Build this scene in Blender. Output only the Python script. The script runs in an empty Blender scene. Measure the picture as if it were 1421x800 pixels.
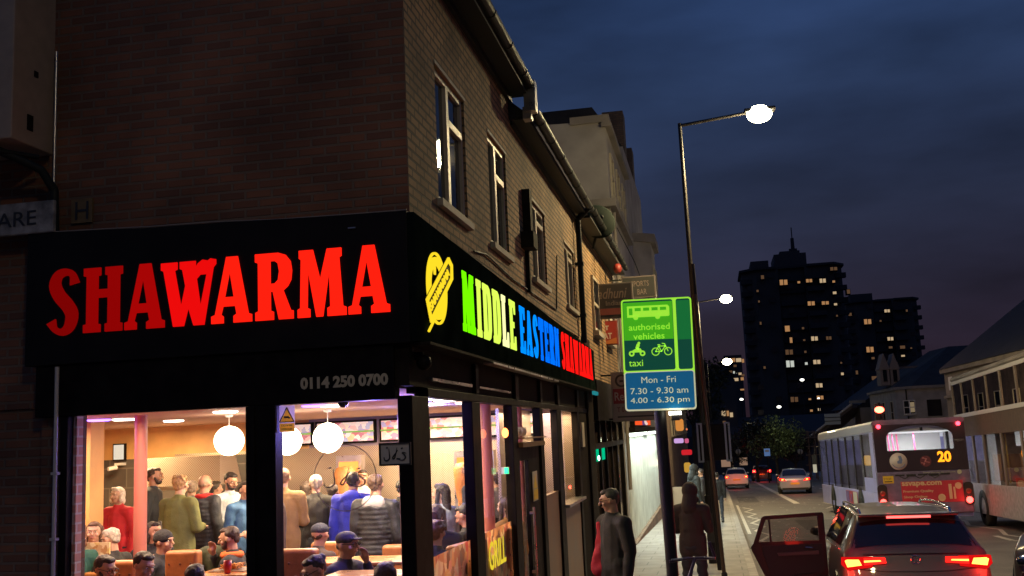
import bpy, bmesh, math, random
import numpy as np
from mathutils import Vector, Matrix
random.seed(7); rng = np.random.default_rng(5)
R_ = math.radians
SC = bpy.context.scene
COL = SC.collection
# ------------------------------------------------------------------ camera
def _n(v):
    v = np.array(v, float); return v/np.linalg.norm(v)
FPX = 1400.0; HS = -.045; CZ = 1.95; K = .0336
_Y = _n((992-710.5, 591-400, FPX)); _h = _n((-710.5, (591-HS*992)-400, FPX))
_U = _n(np.cross(_h, _Y));  _U = -_U if _U[1] > 0 else _U
_X = _n(np.cross(_Y, _U)); RW = np.array([_X, _Y, _U])      # world <- camera (x right, y down, z forward)
cam_d = bpy.data.cameras.new('camera'); cam = bpy.data.objects.new('camera', cam_d); COL.objects.link(cam)
cx, cy, cz = RW[:, 0], -RW[:, 1], -RW[:, 2]
cam.matrix_world = Matrix(((cx[0], cy[0], cz[0], 0), (cx[1], cy[1], cz[1], 0), (cx[2], cy[2], cz[2], CZ), (0, 0, 0, 1)))
cam_d.sensor_width = 36; cam_d.lens = 36*FPX/1421; cam_d.clip_start = .05; cam_d.clip_end = 3000
SC.camera = cam
def at(px, py, y):
    "point of the world plane Y=y seen at pixel px,py of the photograph"
    v = RW @ _n((px-710.5, py-400, FPX)); t = y/v[1]; return Vector((v[0]*t, y, CZ+v[2]*t))
def atx(px, py, x):
    v = RW @ _n((px-710.5, py-400, FPX)); t = x/v[0]; return Vector((x, v[1]*t, CZ+v[2]*t))
def gz(y): return -K*min(max(y, -40), 160)
# ------------------------------------------------------------------ sky and exposure
W = bpy.data.worlds.new('World'); SC.world = W; W.use_nodes = True
nt = W.node_tree; nt.nodes.clear()
def N(t, **kw):
    n = nt.nodes.new(t)
    for k, v in kw.items(): setattr(n, k, v)
    return n
wo = N('ShaderNodeOutputWorld'); bg = N('ShaderNodeBackground'); bg2 = N('ShaderNodeBackground'); ad = N('ShaderNodeAddShader')
sky = N('ShaderNodeTexSky'); sky.sky_type = 'NISHITA'; sky.sun_disc = False
sky.sun_elevation = R_(-3.5); sky.sun_rotation = R_(-80); sky.altitude = 50
nt.links.new(sky.outputs[0], bg.inputs[0]); bg.inputs[1].default_value = .06
tc = N('ShaderNodeTexCoord'); sx = N('ShaderNodeSeparateXYZ'); nt.links.new(tc.outputs['Generated'], sx.inputs[0])
rp = N('ShaderNodeValToRGB'); nt.links.new(sx.outputs[2], rp.inputs[0])
e = rp.color_ramp.elements; e[0].position = 0; e[0].color = (.020, .0105, .016, 1); e[1].position = .50; e[1].color = (.019, .046, .135, 1)
for p, c in ((.10, (.0175, .0145, .029, 1)), (.20, (.0165, .022, .048, 1)), (.32, (.018, .034, .085, 1))):
    q = e.new(p); q.color = c
ns = N('ShaderNodeTexNoise'); mp = N('ShaderNodeMapping'); mp.inputs['Scale'].default_value = (1.5, 1.5, 5)
nt.links.new(tc.outputs['Generated'], mp.inputs[0]); nt.links.new(mp.outputs[0], ns.inputs['Vector'])
ns.inputs['Scale'].default_value = 2.2; ns.inputs['Detail'].default_value = 5
mr = N('ShaderNodeMapRange'); nt.links.new(ns.outputs[0], mr.inputs[0]); mr.inputs[1].default_value = .3; mr.inputs[2].default_value = .7
mr.inputs[3].default_value = .62; mr.inputs[4].default_value = 1.45
mx = N('ShaderNodeMix', data_type='RGBA', blend_type='MULTIPLY'); mx.inputs[0].default_value = 1
nt.links.new(rp.outputs[0], mx.inputs[6]); nt.links.new(mr.outputs[0], mx.inputs[7])
nt.links.new(mx.outputs[2], bg2.inputs[0]); bg2.inputs[1].default_value = 1.0
nt.links.new(bg.outputs[0], ad.inputs[0]); nt.links.new(bg2.outputs[0], ad.inputs[1]); nt.links.new(ad.outputs[0], wo.inputs[0])
SC.view_settings.view_transform = 'Standard'; SC.view_settings.look = 'None'; SC.view_settings.exposure = 0; SC.view_settings.gamma = 1
SC.view_settings.use_curve_mapping = False
SC.cycles.max_bounces = 6; SC.cycles.transparent_max_bounces = 24; SC.cycles.sample_clamp_indirect = 4
# ------------------------------------------------------------------ lights
def lamp(name, kind, loc, power, col=(1, 1, 1), size=.1, rot=None, size_y=None, spot=None, parent=None):
    l = bpy.data.lights.new(name, kind); l.energy = power; l.color = col
    if kind == 'AREA':
        l.size = size
        if size_y: l.shape = 'RECTANGLE'; l.size_y = size_y
    elif kind in ('POINT', 'SPOT'): l.shadow_soft_size = size
    if spot: l.spot_size = R_(spot); l.spot_blend = .5
    o = bpy.data.objects.new(name, l); COL.objects.link(o); o.location = loc
    if rot: o.rotation_euler = rot
    return o
# ------------------------------------------------------------------ materials
MATS = {}
def mat(name, col, rough=.6, metal=0, var=0, vscale=8, bump=0, bscale=60, emit=None, estr=0, coat=0, spec=None):
    if name in MATS: return MATS[name]
    m = bpy.data.materials.new(name); m.use_nodes = True; t = m.node_tree; b = t.nodes['Principled BSDF']
    b.inputs['Base Color'].default_value = (*col, 1); b.inputs['Roughness'].default_value = rough; b.inputs['Metallic'].default_value = metal
    if coat: b.inputs['Coat Weight'].default_value = coat
    if spec is not None: b.inputs['Specular IOR Level'].default_value = spec
    if emit: b.inputs['Emission Color'].default_value = (*emit, 1); b.inputs['Emission Strength'].default_value = estr
    if var or bump:
        tcn = t.nodes.new('ShaderNodeTexCoord')
    if var:
        nz = t.nodes.new('ShaderNodeTexNoise'); nz.inputs['Scale'].default_value = vscale; nz.inputs['Detail'].default_value = 6
        t.links.new(tcn.outputs['Object'], nz.inputs['Vector'])
        m1 = t.nodes.new('ShaderNodeMapRange'); t.links.new(nz.outputs[0], m1.inputs[0]); m1.inputs[1].default_value = .3; m1.inputs[2].default_value = .7
        m1.inputs[3].default_value = 1-var; m1.inputs[4].default_value = 1+var
        mm = t.nodes.new('ShaderNodeMix'); mm.data_type = 'RGBA'; mm.blend_type = 'MULTIPLY'; mm.inputs[0].default_value = 1
        mm.inputs[6].default_value = (*col, 1); t.links.new(m1.outputs[0], mm.inputs[7]); t.links.new(mm.outputs[2], b.inputs['Base Color'])
        m2 = t.nodes.new('ShaderNodeMapRange'); t.links.new(nz.outputs[0], m2.inputs[0]); m2.inputs[3].default_value = max(.02, rough-.12); m2.inputs[4].default_value = min(1, rough+.12)
        t.links.new(m2.outputs[0], b.inputs['Roughness'])
    if bump:
        n2 = t.nodes.new('ShaderNodeTexNoise'); n2.inputs['Scale'].default_value = bscale; n2.inputs['Detail'].default_value = 4
        t.links.new(tcn.outputs['Object'], n2.inputs['Vector'])
        bp = t.nodes.new('ShaderNodeBump'); bp.inputs['Strength'].default_value = bump; bp.inputs['Distance'].default_value = .02
        t.links.new(n2.outputs[0], bp.inputs['Height']); t.links.new(bp.outputs[0], b.inputs['Normal'])
    MATS[name] = m; return m
def emi(name, col, s):
    if name in MATS: return MATS[name]
    m = bpy.data.materials.new(name); m.use_nodes = True; t = m.node_tree; t.nodes.clear()
    o = t.nodes.new('ShaderNodeOutputMaterial'); e = t.nodes.new('ShaderNodeEmission'); e.inputs[0].default_value = (*col, 1); e.inputs[1].default_value = s
    t.links.new(e.outputs[0], o.inputs[0]); MATS[name] = m; return m
def glass(name, tint=(1, 1, 1), ior=1.45, rough=0.0, refl=1.0):
    if name in MATS: return MATS[name]
    m = bpy.data.materials.new(name); m.use_nodes = True; t = m.node_tree; t.nodes.clear()
    o = t.nodes.new('ShaderNodeOutputMaterial'); tr = t.nodes.new('ShaderNodeBsdfTransparent'); tr.inputs[0].default_value = (*tint, 1)
    g = t.nodes.new('ShaderNodeBsdfGlossy'); g.inputs['Roughness'].default_value = rough; f = t.nodes.new('ShaderNodeFresnel'); f.inputs[0].default_value = ior
    mm = t.nodes.new('ShaderNodeMath'); mm.operation = 'MULTIPLY'; mm.inputs[1].default_value = refl
    x = t.nodes.new('ShaderNodeMixShader'); t.links.new(f.outputs[0], mm.inputs[0]); t.links.new(mm.outputs[0], x.inputs[0]); t.links.new(tr.outputs[0], x.inputs[1]); t.links.new(g.outputs[0], x.inputs[2]); t.links.new(x.outputs[0], o.inputs[0])
    MATS[name] = m; return m
def sticker(name, col, tr=.5):
    "printed film: lit from either side"
    if name in MATS: return MATS[name]
    m = bpy.data.materials.new(name); m.use_nodes = True; t = m.node_tree; b = t.nodes['Principled BSDF']; b.inputs['Base Color'].default_value = (*col, 1); b.inputs['Roughness'].default_value = .4
    tl = t.nodes.new('ShaderNodeBsdfTranslucent'); tl.inputs[0].default_value = (*col, 1); x = t.nodes.new('ShaderNodeMixShader'); x.inputs[0].default_value = tr
    t.links.new(b.outputs[0], x.inputs[1]); t.links.new(tl.outputs[0], x.inputs[2]); t.links.new(x.outputs[0], t.nodes['Material Output'].inputs[0]); MATS[name] = m; return m
def swizzle(t):
    "object coordinates laid on vertical walls: (run, height)"
    tcn = t.nodes.new('ShaderNodeTexCoord'); g = t.nodes.new('ShaderNodeNewGeometry')
    s = t.nodes.new('ShaderNodeSeparateXYZ'); t.links.new(g.outputs['True Normal'], s.inputs[0])
    a = t.nodes.new('ShaderNodeMath'); a.operation = 'ABSOLUTE'; t.links.new(s.outputs[0], a.inputs[0])
    c = t.nodes.new('ShaderNodeMath'); c.operation = 'GREATER_THAN'; c.inputs[1].default_value = .6; t.links.new(a.outputs[0], c.inputs[0])
    p = t.nodes.new('ShaderNodeSeparateXYZ'); t.links.new(tcn.outputs['Object'], p.inputs[0])
    mxx = t.nodes.new('ShaderNodeMix'); t.links.new(c.outputs[0], mxx.inputs[0]); t.links.new(p.outputs[0], mxx.inputs[2]); t.links.new(p.outputs[1], mxx.inputs[3])
    cb = t.nodes.new('ShaderNodeCombineXYZ'); t.links.new(mxx.outputs[0], cb.inputs[0]); t.links.new(p.outputs[2], cb.inputs[1])
    return cb, tcn
def brick(name, c1, c2, mortar, bw=.225, rh=.075, ms=.01, bump=.6, rough=.85, var=.35, vs=1.4):
    if name in MATS: return MATS[name]
    m = bpy.data.materials.new(name); m.use_nodes = True; t = m.node_tree; b = t.nodes['Principled BSDF']; b.inputs['Roughness'].default_value = rough
    cb, tcn = swizzle(t)
    br = t.nodes.new('ShaderNodeTexBrick'); t.links.new(cb.outputs[0], br.inputs['Vector'])
    br.inputs['Scale'].default_value = 1; br.inputs['Brick Width'].default_value = bw; br.inputs['Row Height'].default_value = rh
    br.inputs['Mortar Size'].default_value = ms; br.inputs['Mortar Smooth'].default_value = .3; br.inputs['Bias'].default_value = -.1
    br.inputs['Color1'].default_value = (*c1, 1); br.inputs['Color2'].default_value = (*c2, 1); br.inputs['Mortar'].default_value = (*mortar, 1)
    nz = t.nodes.new('ShaderNodeTexNoise'); nz.inputs['Scale'].default_value = vs; nz.inputs['Detail'].default_value = 8; t.links.new(tcn.outputs['Object'], nz.inputs['Vector'])
    mr = t.nodes.new('ShaderNodeMapRange'); t.links.new(nz.outputs[0], mr.inputs[0]); mr.inputs[1].default_value = .3; mr.inputs[2].default_value = .7; mr.inputs[3].default_value = 1-var; mr.inputs[4].default_value = 1+var
    mm = t.nodes.new('ShaderNodeMix'); mm.data_type = 'RGBA'; mm.blend_type = 'MULTIPLY'; mm.inputs[0].default_value = 1
    t.links.new(br.outputs[0], mm.inputs[6]); t.links.new(mr.outputs[0], mm.inputs[7]); t.links.new(mm.outputs[2], b.inputs['Base Color'])
    iv = t.nodes.new('ShaderNodeMath'); iv.operation = 'SUBTRACT'; iv.inputs[0].default_value = 1; t.links.new(br.outputs['Fac'], iv.inputs[1])
    bp = t.nodes.new('ShaderNodeBump'); bp.inputs['Strength'].default_value = bump; bp.inputs['Distance'].default_value = .012
    t.links.new(iv.outputs[0], bp.inputs['Height']); t.links.new(bp.outputs[0], b.inputs['Normal'])
    MATS[name] = m; return m
def voro(name, cols, scale=12, rough=.4, emit=0, stretch=(1, 1, 1), emin=0):
    "blotchy picture-like print made of coloured cells"
    if name in MATS: return MATS[name]
    m = bpy.data.materials.new(name); m.use_nodes = True; t = m.node_tree; b = t.nodes['Principled BSDF']; b.inputs['Roughness'].default_value = rough
    tcn = t.nodes.new('ShaderNodeTexCoord'); mpn = t.nodes.new('ShaderNodeMapping'); mpn.inputs['Scale'].default_value = stretch
    t.links.new(tcn.outputs['Object'], mpn.inputs[0])
    nz = t.nodes.new('ShaderNodeTexNoise'); nz.inputs['Scale'].default_value = scale*.7; nz.inputs['Detail'].default_value = 3; t.links.new(mpn.outputs[0], nz.inputs['Vector'])
    av = t.nodes.new('ShaderNodeMix'); av.data_type = 'RGBA'; av.blend_type = 'ADD'; av.inputs[0].default_value = .12; t.links.new(mpn.outputs[0], av.inputs[6]); t.links.new(nz.outputs[1], av.inputs[7])
    v = t.nodes.new('ShaderNodeTexVoronoi'); v.inputs['Scale'].default_value = scale; t.links.new(av.outputs[2], v.inputs['Vector'])
    s = t.nodes.new('ShaderNodeSeparateColor'); t.links.new(v.outputs['Color'], s.inputs[0])
    r = t.nodes.new('ShaderNodeValToRGB'); t.links.new(s.outputs[0], r.inputs[0]); el = r.color_ramp.elements
    el[0].color = (*cols[0], 1); el[1].color = (*cols[-1], 1)
    for i in range(1, len(cols)-1): q = el.new(i/(len(cols)-1)); q.color = (*cols[i], 1)
    t.links.new(r.outputs[0], b.inputs['Base Color'])
    if emit: t.links.new(r.outputs[0], b.inputs['Emission Color']); b.inputs['Emission Strength'].default_value = emit
    MATS[name] = m; return m
# ------------------------------------------------------------------ mesh builder
class MB:
    def __init__(s): s.v = []; s.f = []; s.sm = []; s.mi = []; s.cur = 0
    def add(s, vs, fs, smooth=False):
        o = len(s.v); s.v += [tuple(map(float, v)) for v in vs]; s.f += [tuple(i+o for i in f) for f in fs]; s.sm += [smooth]*len(fs); s.mi += [s.cur]*len(fs); return s
    def box(s, x0, x1, y0, y1, z0, z1):
        return s.add([(x0, y0, z0), (x1, y0, z0), (x1, y1, z0), (x0, y1, z0), (x0, y0, z1), (x1, y0, z1), (x1, y1, z1), (x0, y1, z1)],
                     [(0, 3, 2, 1), (4, 5, 6, 7), (0, 1, 5, 4), (1, 2, 6, 5), (2, 3, 7, 6), (3, 0, 4, 7)])
    def quad(s, a, b, c, d): return s.add([a, b, c, d], [(0, 1, 2, 3)])
    def prism(s, pts, O, U, V, Nn, d0, d1):
        "2-D polygon pts (u,v) on plane O,U,V pushed from d0 to d1 along N"
        O, U, V, Nn = map(Vector, (O, U, V, Nn)); n = len(pts)
        vs = [O+U*p[0]+V*p[1]+Nn*d0 for p in pts]+[O+U*p[0]+V*p[1]+Nn*d1 for p in pts]
        fs = [tuple(range(n))[::-1], tuple(range(n, 2*n))]+[(i, (i+1) % n, n+(i+1) % n, n+i) for i in range(n)]
        return s.add(vs, fs)
    def tube(s, p0, p1, r0, r1=None, n=10, cap=True):
        r1 = r0 if r1 is None else r1; p0, p1 = Vector(p0), Vector(p1); d = (p1-p0)
        if d.length < 1e-6: return s
        q = d.to_track_quat('Z', 'Y'); vs = []
        for p, r in ((p0, r0), (p1, r1)):
            for i in range(n): a = 2*math.pi*i/n; vs.append(p+q @ Vector((math.cos(a)*r, math.sin(a)*r, 0)))
        s.add(vs, [(i, (i+1) % n, n+(i+1) % n, n+i) for i in range(n)], True)
        if cap: s.add(vs, [tuple(range(n))[::-1], tuple(range(n, 2*n))])
        return s
    def path(s, pts, r, n=8):
        for a, b in zip(pts[:-1], pts[1:]): s.tube(a, b, r, n=n)
        for p in pts[1:-1]: s.ball(p, (r*1.0,)*3, 8, 5)
        return s
    def ball(s, c, r, nu=14, nv=9, q=None):
        if not hasattr(r, '__len__'): r = (r, r, r)
        c = Vector(c); vs = []; fs = []
        for j in range(1, nv):
            th = math.pi*j/nv
            for i in range(nu):
                a = 2*math.pi*i/nu; p = Vector((math.sin(th)*math.cos(a)*r[0], math.sin(th)*math.sin(a)*r[1], math.cos(th)*r[2])); vs.append(c+(q @ p if q else p))
        t_ = Vector((0, 0, r[2])); vs.append(c+(q @ t_ if q else t_)); vs.append(c-(q @ t_ if q else t_)); T, B = len(vs)-2, len(vs)-1
        for j in range(nv-2):
            for i in range(nu): fs.append((j*nu+i, (j+1)*nu+i, (j+1)*nu+(i+1) % nu, j*nu+(i+1) % nu))
        for i in range(nu): fs.append((T, i, (i+1) % nu)); fs.append((B, (nv-2)*nu+(i+1) % nu, (nv-2)*nu+i))
        return s.add(vs, fs, True)
    def cap(s, p0, p1, r0, r1=None, fl=1, nu=12):
        "tapered capsule, fl flattens along local Y"
        r1 = r0 if r1 is None else r1; s.ball(p0, (r0, r0*fl, r0), nu, 8); s.ball(p1, (r1, r1*fl, r1), nu, 8)
        p0, p1 = Vector(p0), Vector(p1); d = p1-p0
        if d.length < 1e-6: return s
        q = d.to_track_quat('Z', 'Y'); vs = []
        for p, r in ((p0, r0), (p1, r1)):
            for i in range(nu):
                a = 2*math.pi*i/nu; o = q @ Vector((math.cos(a)*r, math.sin(a)*r, 0)); o.y *= fl; vs.append(p+o)
        s.add(vs, [(i, (i+1) % nu, nu+(i+1) % nu, nu+i) for i in range(nu)]+[tuple(range(nu))[::-1], tuple(range(nu, 2*nu))], True); return s
    def lathe(s, prof, c, axis='z', n=20, smooth=True):
        vs = []; c = Vector(c)
        for r, h in prof:
            for i in range(n):
                a = 2*math.pi*i/n; u, w = r*math.cos(a), r*math.sin(a)
                vs.append(c+Vector({'z': (u, w, h), 'y': (u, h, w), 'x': (h, u, w)}[axis]))
        fs = [(j*n+i, j*n+(i+1) % n, (j+1)*n+(i+1) % n, (j+1)*n+i) for j in range(len(prof)-1) for i in range(n)]
        return s.add(vs, fs, smooth)
    def ring(s, c, R, r, axis='z', n=28, m=8, sc=(1, 1)):
        c = Vector(c); vs = []
        for i in range(n):
            a = 2*math.pi*i/n
            for j in range(m):
                b = 2*math.pi*j/m; rr = R+r*math.cos(b); u, w, h = rr*math.cos(a)*sc[0], rr*math.sin(a)*sc[1], r*math.sin(b)
                vs.append(c+Vector({'z': (u, w, h), 'y': (u, h, w), 'x': (h, u, w)}[axis]))
        return s.add(vs, [(i*m+j, ((i+1) % n)*m+j, ((i+1) % n)*m+(j+1) % m, i*m+(j+1) % m) for i in range(n) for j in range(m)], True)
    def wall(s, axis, c, u0, u1, z0, z1, holes, depth, th=None):
        "sheet on plane axis=c with rectangular holes (u0,u1,z0,z1) and reveals going depth"
        us = sorted({u0, u1, *[h[0] for h in holes], *[h[1] for h in holes]}); zs = sorted({z0, z1, *[h[2] for h in holes], *[h[3] for h in holes]})
        us = [u for u in us if u0 <= u <= u1]; zs = [z for z in zs if z0 <= z <= z1]
        P = (lambda u, z, d=0: (c+d, u, z)) if axis == 'x' else (lambda u, z, d=0: (u, c+d, z))
        for i in range(len(us)-1):
            for j in range(len(zs)-1):
                um, zm = (us[i]+us[i+1])/2, (zs[j]+zs[j+1])/2
                if any(h[0] < um < h[1] and h[2] < zm < h[3] for h in holes): continue
                s.quad(P(us[i], zs[j]), P(us[i+1], zs[j]), P(us[i+1], zs[j+1]), P(us[i], zs[j+1]))
        for a, b, e, g in holes:
            for (p, q) in (((a, e), (b, e)), ((b, e), (b, g)), ((b, g), (a, g)), ((a, g), (a, e))):
                s.quad(P(*p), P(*q), P(*q, depth), P(*p, depth))
        return s
    def build(s, name, m, parent=None, world=True, bevel=0, subs=0, label=None):
        me = bpy.data.meshes.new(name); off = Vector(LOC.get(parent.name, (0, 0, 0))) if (parent and world) else Vector((0, 0, 0))
        me.from_pydata([tuple(Vector(v)-off) for v in s.v], [], s.f); me.update()
        me.polygons.foreach_set('use_smooth', s.sm)
        if isinstance(m, (list, tuple)):
            for k in m: me.materials.append(k)
            me.polygons.foreach_set('material_index', s.mi)
        elif m: me.materials.append(m)
        o = bpy.data.objects.new(name, me); COL.objects.link(o)
        if parent: o.parent = parent; LOC[o.name] = LOC.get(parent.name, (0, 0, 0))
        else: LOC[o.name] = (0, 0, 0)
        if bevel:
            b = o.modifiers.new('b', 'BEVEL'); b.width = bevel; b.segments = 2; b.limit_method = 'ANGLE'; b.angle_limit = R_(40)
        if label: o['label'] = label
        return o
LOC = {}
def tag(o, label, cat, group=None, kind=None):
    o['label'] = label; o['category'] = cat
    if group: o['group'] = group
    if kind: o['kind'] = kind
    return o
def thing(name, label, cat, loc=(0, 0, 0), group=None, rz=0):
    o = bpy.data.objects.new(name, None); COL.objects.link(o); o.location = loc; o.rotation_euler = (0, 0, rz); o.empty_display_size = .2
    LOC[o.name] = tuple(loc); return tag(o, label, cat, group)
def struct(o): o['kind'] = 'structure'; return o
def dup(root, loc=None, rz=None, label=None, group=None):
    def cp(o, par):
        c = o.copy(); COL.objects.link(c)
        if par: c.parent = par
        for ch in o.children: cp(ch, c)
        return c
    r = cp(root, None)
    if loc is not None: r.location = loc
    if rz is not None: r.rotation_euler.z = rz
    if label: r['label'] = label
    if group: r['group'] = group
    return r
def recenter(o, p):
    "give a one-mesh thing its origin at p"
    p = Vector(p); o.data.transform(Matrix.Translation(-p)); o.location = p; LOC[o.name] = tuple(p); return o
# ------------------------------------------------------------------ lettering
def curve_mesh(splines, extrude):
    cu = bpy.data.curves.new('t', 'CURVE'); cu.dimensions = '2D'; cu.fill_mode = 'BOTH'; cu.extrude = extrude
    for pts in splines:
        sp = cu.splines.new('POLY'); sp.points.add(len(pts)-1); sp.use_cyclic_u = True
        for i, p in enumerate(pts): sp.points[i].co = (p[0], p[1], 0, 1)
    o = bpy.data.objects.new('t', cu); COL.objects.link(o); me = bpy.data.meshes.new_from_object(o)
    vs = [tuple(v.co) for v in me.vertices]; fs = [tuple(p.vertices) for p in me.polygons]
    bpy.data.objects.remove(o); bpy.data.curves.remove(cu); return vs, fs
def text_mesh(s, bold=0, shear=0, align='LEFT'):
    cu = bpy.data.curves.new('t', 'FONT'); cu.body = s; cu.size = 1; cu.extrude = .01; cu.offset = bold; cu.shear = shear; cu.resolution_u = 3
    o = bpy.data.objects.new('t', cu); COL.objects.link(o); me = bpy.data.meshes.new_from_object(o)
    vs = [tuple(v.co) for v in me.vertices]; fs = [tuple(p.vertices) for p in me.polygons]
    bpy.data.objects.remove(o); bpy.data.curves.remove(cu); return vs, fs
def lay(mb, vs, fs, O, U, V, Nn, w, h, d0=0, d1=.01, fit=True):
    "lay 2-D glyph geometry on a plane, fitted to w x h (or scaled by h only if w is None)"
    O, U, V, Nn = Vector(O), Vector(U).normalized(), Vector(V).normalized(), Vector(Nn).normalized()
    xs = [v[0] for v in vs]; ys = [v[1] for v in vs]; zs = [v[2] for v in vs]
    x0, x1, y0, y1, za, zb = min(xs), max(xs), min(ys), max(ys), min(zs), max(zs)
    if w is None: w = h*(x1-x0)/(y1-y0)
    out = [O+U*((v[0]-x0)/(x1-x0)*w)+V*((v[1]-y0)/(y1-y0)*h)+Nn*(d0+(d1-d0)*(v[2]-za)/(zb-za)) for v in vs]
    mb.add(out, fs); return mb
def words(mb, s, O, U, V, Nn, w, h, d0=.001, d1=.006, bold=0, shear=0):
    vs, fs = text_mesh(s, bold, shear); return lay(mb, vs, fs, O, U, V, Nn, w, h, d0, d1)
def arc(cx, cy, rx, ry, a0, a1, n):
    return [(cx+rx*math.cos(R_(a0+(a1-a0)*i/n)), cy+ry*math.sin(R_(a0+(a1-a0)*i/n))) for i in range(n+1)]
def thick(pts, ws):
    "outline of a stroke of varying width"
    L, Rr = [], []
    for i, p in enumerate(pts):
        a = pts[max(0, i-1)]; b = pts[min(len(pts)-1, i+1)]; dx, dy = b[0]-a[0], b[1]-a[1]; l = math.hypot(dx, dy); nx, ny = -dy/l, dx/l; w = ws[i]/2
        L.append((p[0]+nx*w, p[1]+ny*w)); Rr.append((p[0]-nx*w, p[1]-ny*w))
    return L+Rr[::-1]
def dense(pts, ws, k=4):
    P = np.array([(*p, w) for p, w in zip(pts, ws)]); P = np.vstack([2*P[0]-P[1], P, 2*P[-1]-P[-2]]); out = []
    for i in range(1, len(P)-2):
        for j in range(k):
            t = j/k; a, b, c, d = P[i-1], P[i], P[i+1], P[i+2]
            out.append(.5*((2*b)+(-a+c)*t+(2*a-5*b+4*c-d)*t*t+(-a+3*b-3*c+d)*t**3))
    out.append(P[-2]); return [(o[0], o[1]) for o in out], [o[2] for o in out]
SLAB = {
 'H': [[(0,0),(.26,0),(.26,.12),(.22,.13),(.22,.53),(.37,.53),(.37,.13),(.33,.12),(.33,0),(.59,0),(.59,.12),(.55,.13),(.55,.87),(.59,.88),(.59,1),(.33,1),(.33,.88),(.37,.87),(.37,.66),(.22,.66),(.22,.87),(.26,.88),(.26,1),(0,1),(0,.88),(.045,.87),(.045,.13),(0,.12)]],
 'A': [[(0,0),(.18,0),(.18,.10),(.145,.13),(.175,.25),(.355,.25),(.375,.13),(.33,.10),(.33,0),(.6,0),(.6,.11),(.55,.13),(.395,1),(.225,1),(.055,.13),(0,.11)],[(.20,.39),(.275,.78),(.335,.39)]],
 'M': [[(0,0),(.19,0),(.19,.12),(.15,.14),(.165,.70),(.285,0),(.385,0),(.49,.68),(.5,.14),(.455,.12),(.455,0),(.74,0),(.74,.12),(.69,.14),(.645,.86),(.68,.88),(.68,1),(.46,1),(.35,.55),(.245,1),(.03,1),(.03,.88),(.06,.86),(.04,.14),(0,.12)]],
 'R': [[(0,0),(.28,0),(.28,.12),(.235,.14),(.235,.42),(.27,.42),(.36,0),(.58,0),(.58,.12),(.54,.13),(.43,.43),(.50,.49),(.55,.58),(.565,.72),(.545,.86),(.47,.96),(.36,1),(0,1),(0,.88),(.045,.86),(.045,.14),(0,.12)],[(.235,.54),(.235,.88),(.30,.88),(.35,.84),(.37,.72),(.35,.59),(.30,.54)]],
 'W': [[(0,1),(.25,1),(.25,.89),(.21,.87),(.31,.30),(.375,.62),(.33,.87),(.29,.89),(.29,1),(.53,1),(.53,.90),(.57,.96),(.64,1.01),(.72,.99),(.76,1.02),(.84,1.0),(.84,.93),(.80,.88),(.66,0),(.50,0),(.42,.28),(.35,0),(.19,0),(.04,.87),(0,.89)],[(.545,.72),(.60,.78),(.70,.78),(.605,.28)]],
 'I': [[(0,0),(.28,0),(.28,.12),(.235,.13),(.235,.87),(.28,.88),(.28,1),(0,1),(0,.88),(.045,.87),(.045,.13),(0,.12)]],
 'D': [[(0,0),(.36,0),(.47,.05),(.54,.2),(.56,.5),(.54,.8),(.47,.95),(.36,1),(0,1),(0,.88),(.045,.87),(.045,.13),(0,.12)],[(.235,.12),(.235,.88),(.30,.88),(.35,.8),(.37,.5),(.35,.2),(.30,.12)]],
 'L': [[(0,0),(.5,0),(.5,.30),(.42,.30),(.37,.13),(.235,.13),(.235,.87),(.29,.88),(.29,1),(0,1),(0,.88),(.045,.87),(.045,.13),(0,.12)]],
 'E': [[(0,0),(.5,0),(.5,.28),(.42,.28),(.37,.13),(.235,.13),(.235,.45),(.38,.45),(.38,.57),(.235,.57),(.235,.87),(.37,.87),(.42,.74),(.49,.74),(.49,1),(0,1),(0,.88),(.045,.87),(.045,.13),(0,.12)]],
 'T': [[(.15,0),(.43,0),(.43,.12),(.385,.13),(.385,.87),(.44,.87),(.50,.70),(.58,.70),(.57,1),(.01,1),(0,.70),(.08,.70),(.14,.87),(.195,.87),(.195,.13),(.15,.12)]],
 'N': [[(0,0),(.2,0),(.2,.12),(.16,.13),(.16,.66),(.40,0),(.55,0),(.55,.87),(.60,.88),(.60,1),(.40,1),(.40,.88),(.44,.87),(.44,.40),(.22,1),(0,1),(0,.88),(.045,.87),(.045,.13),(0,.12)]]}
_p, _w = dense([(.42,.76),(.38,.90),(.27,.945),(.15,.90),(.10,.76),(.17,.60),(.31,.44),(.38,.30),(.34,.13),(.23,.055),(.11,.10),(.045,.22)], [.16,.10,.11,.15,.19,.20,.20,.20,.17,.11,.09,.16])
SLAB['S'] = [thick(_p, _w)]
def slab(mb, ch, O, U, V, Nn, w, h, d0=0, d1=.03):
    vs, fs = curve_mesh(SLAB[ch], .01); return lay(mb, vs, fs, O, U, V, Nn, w, h, d0, d1)
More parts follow.
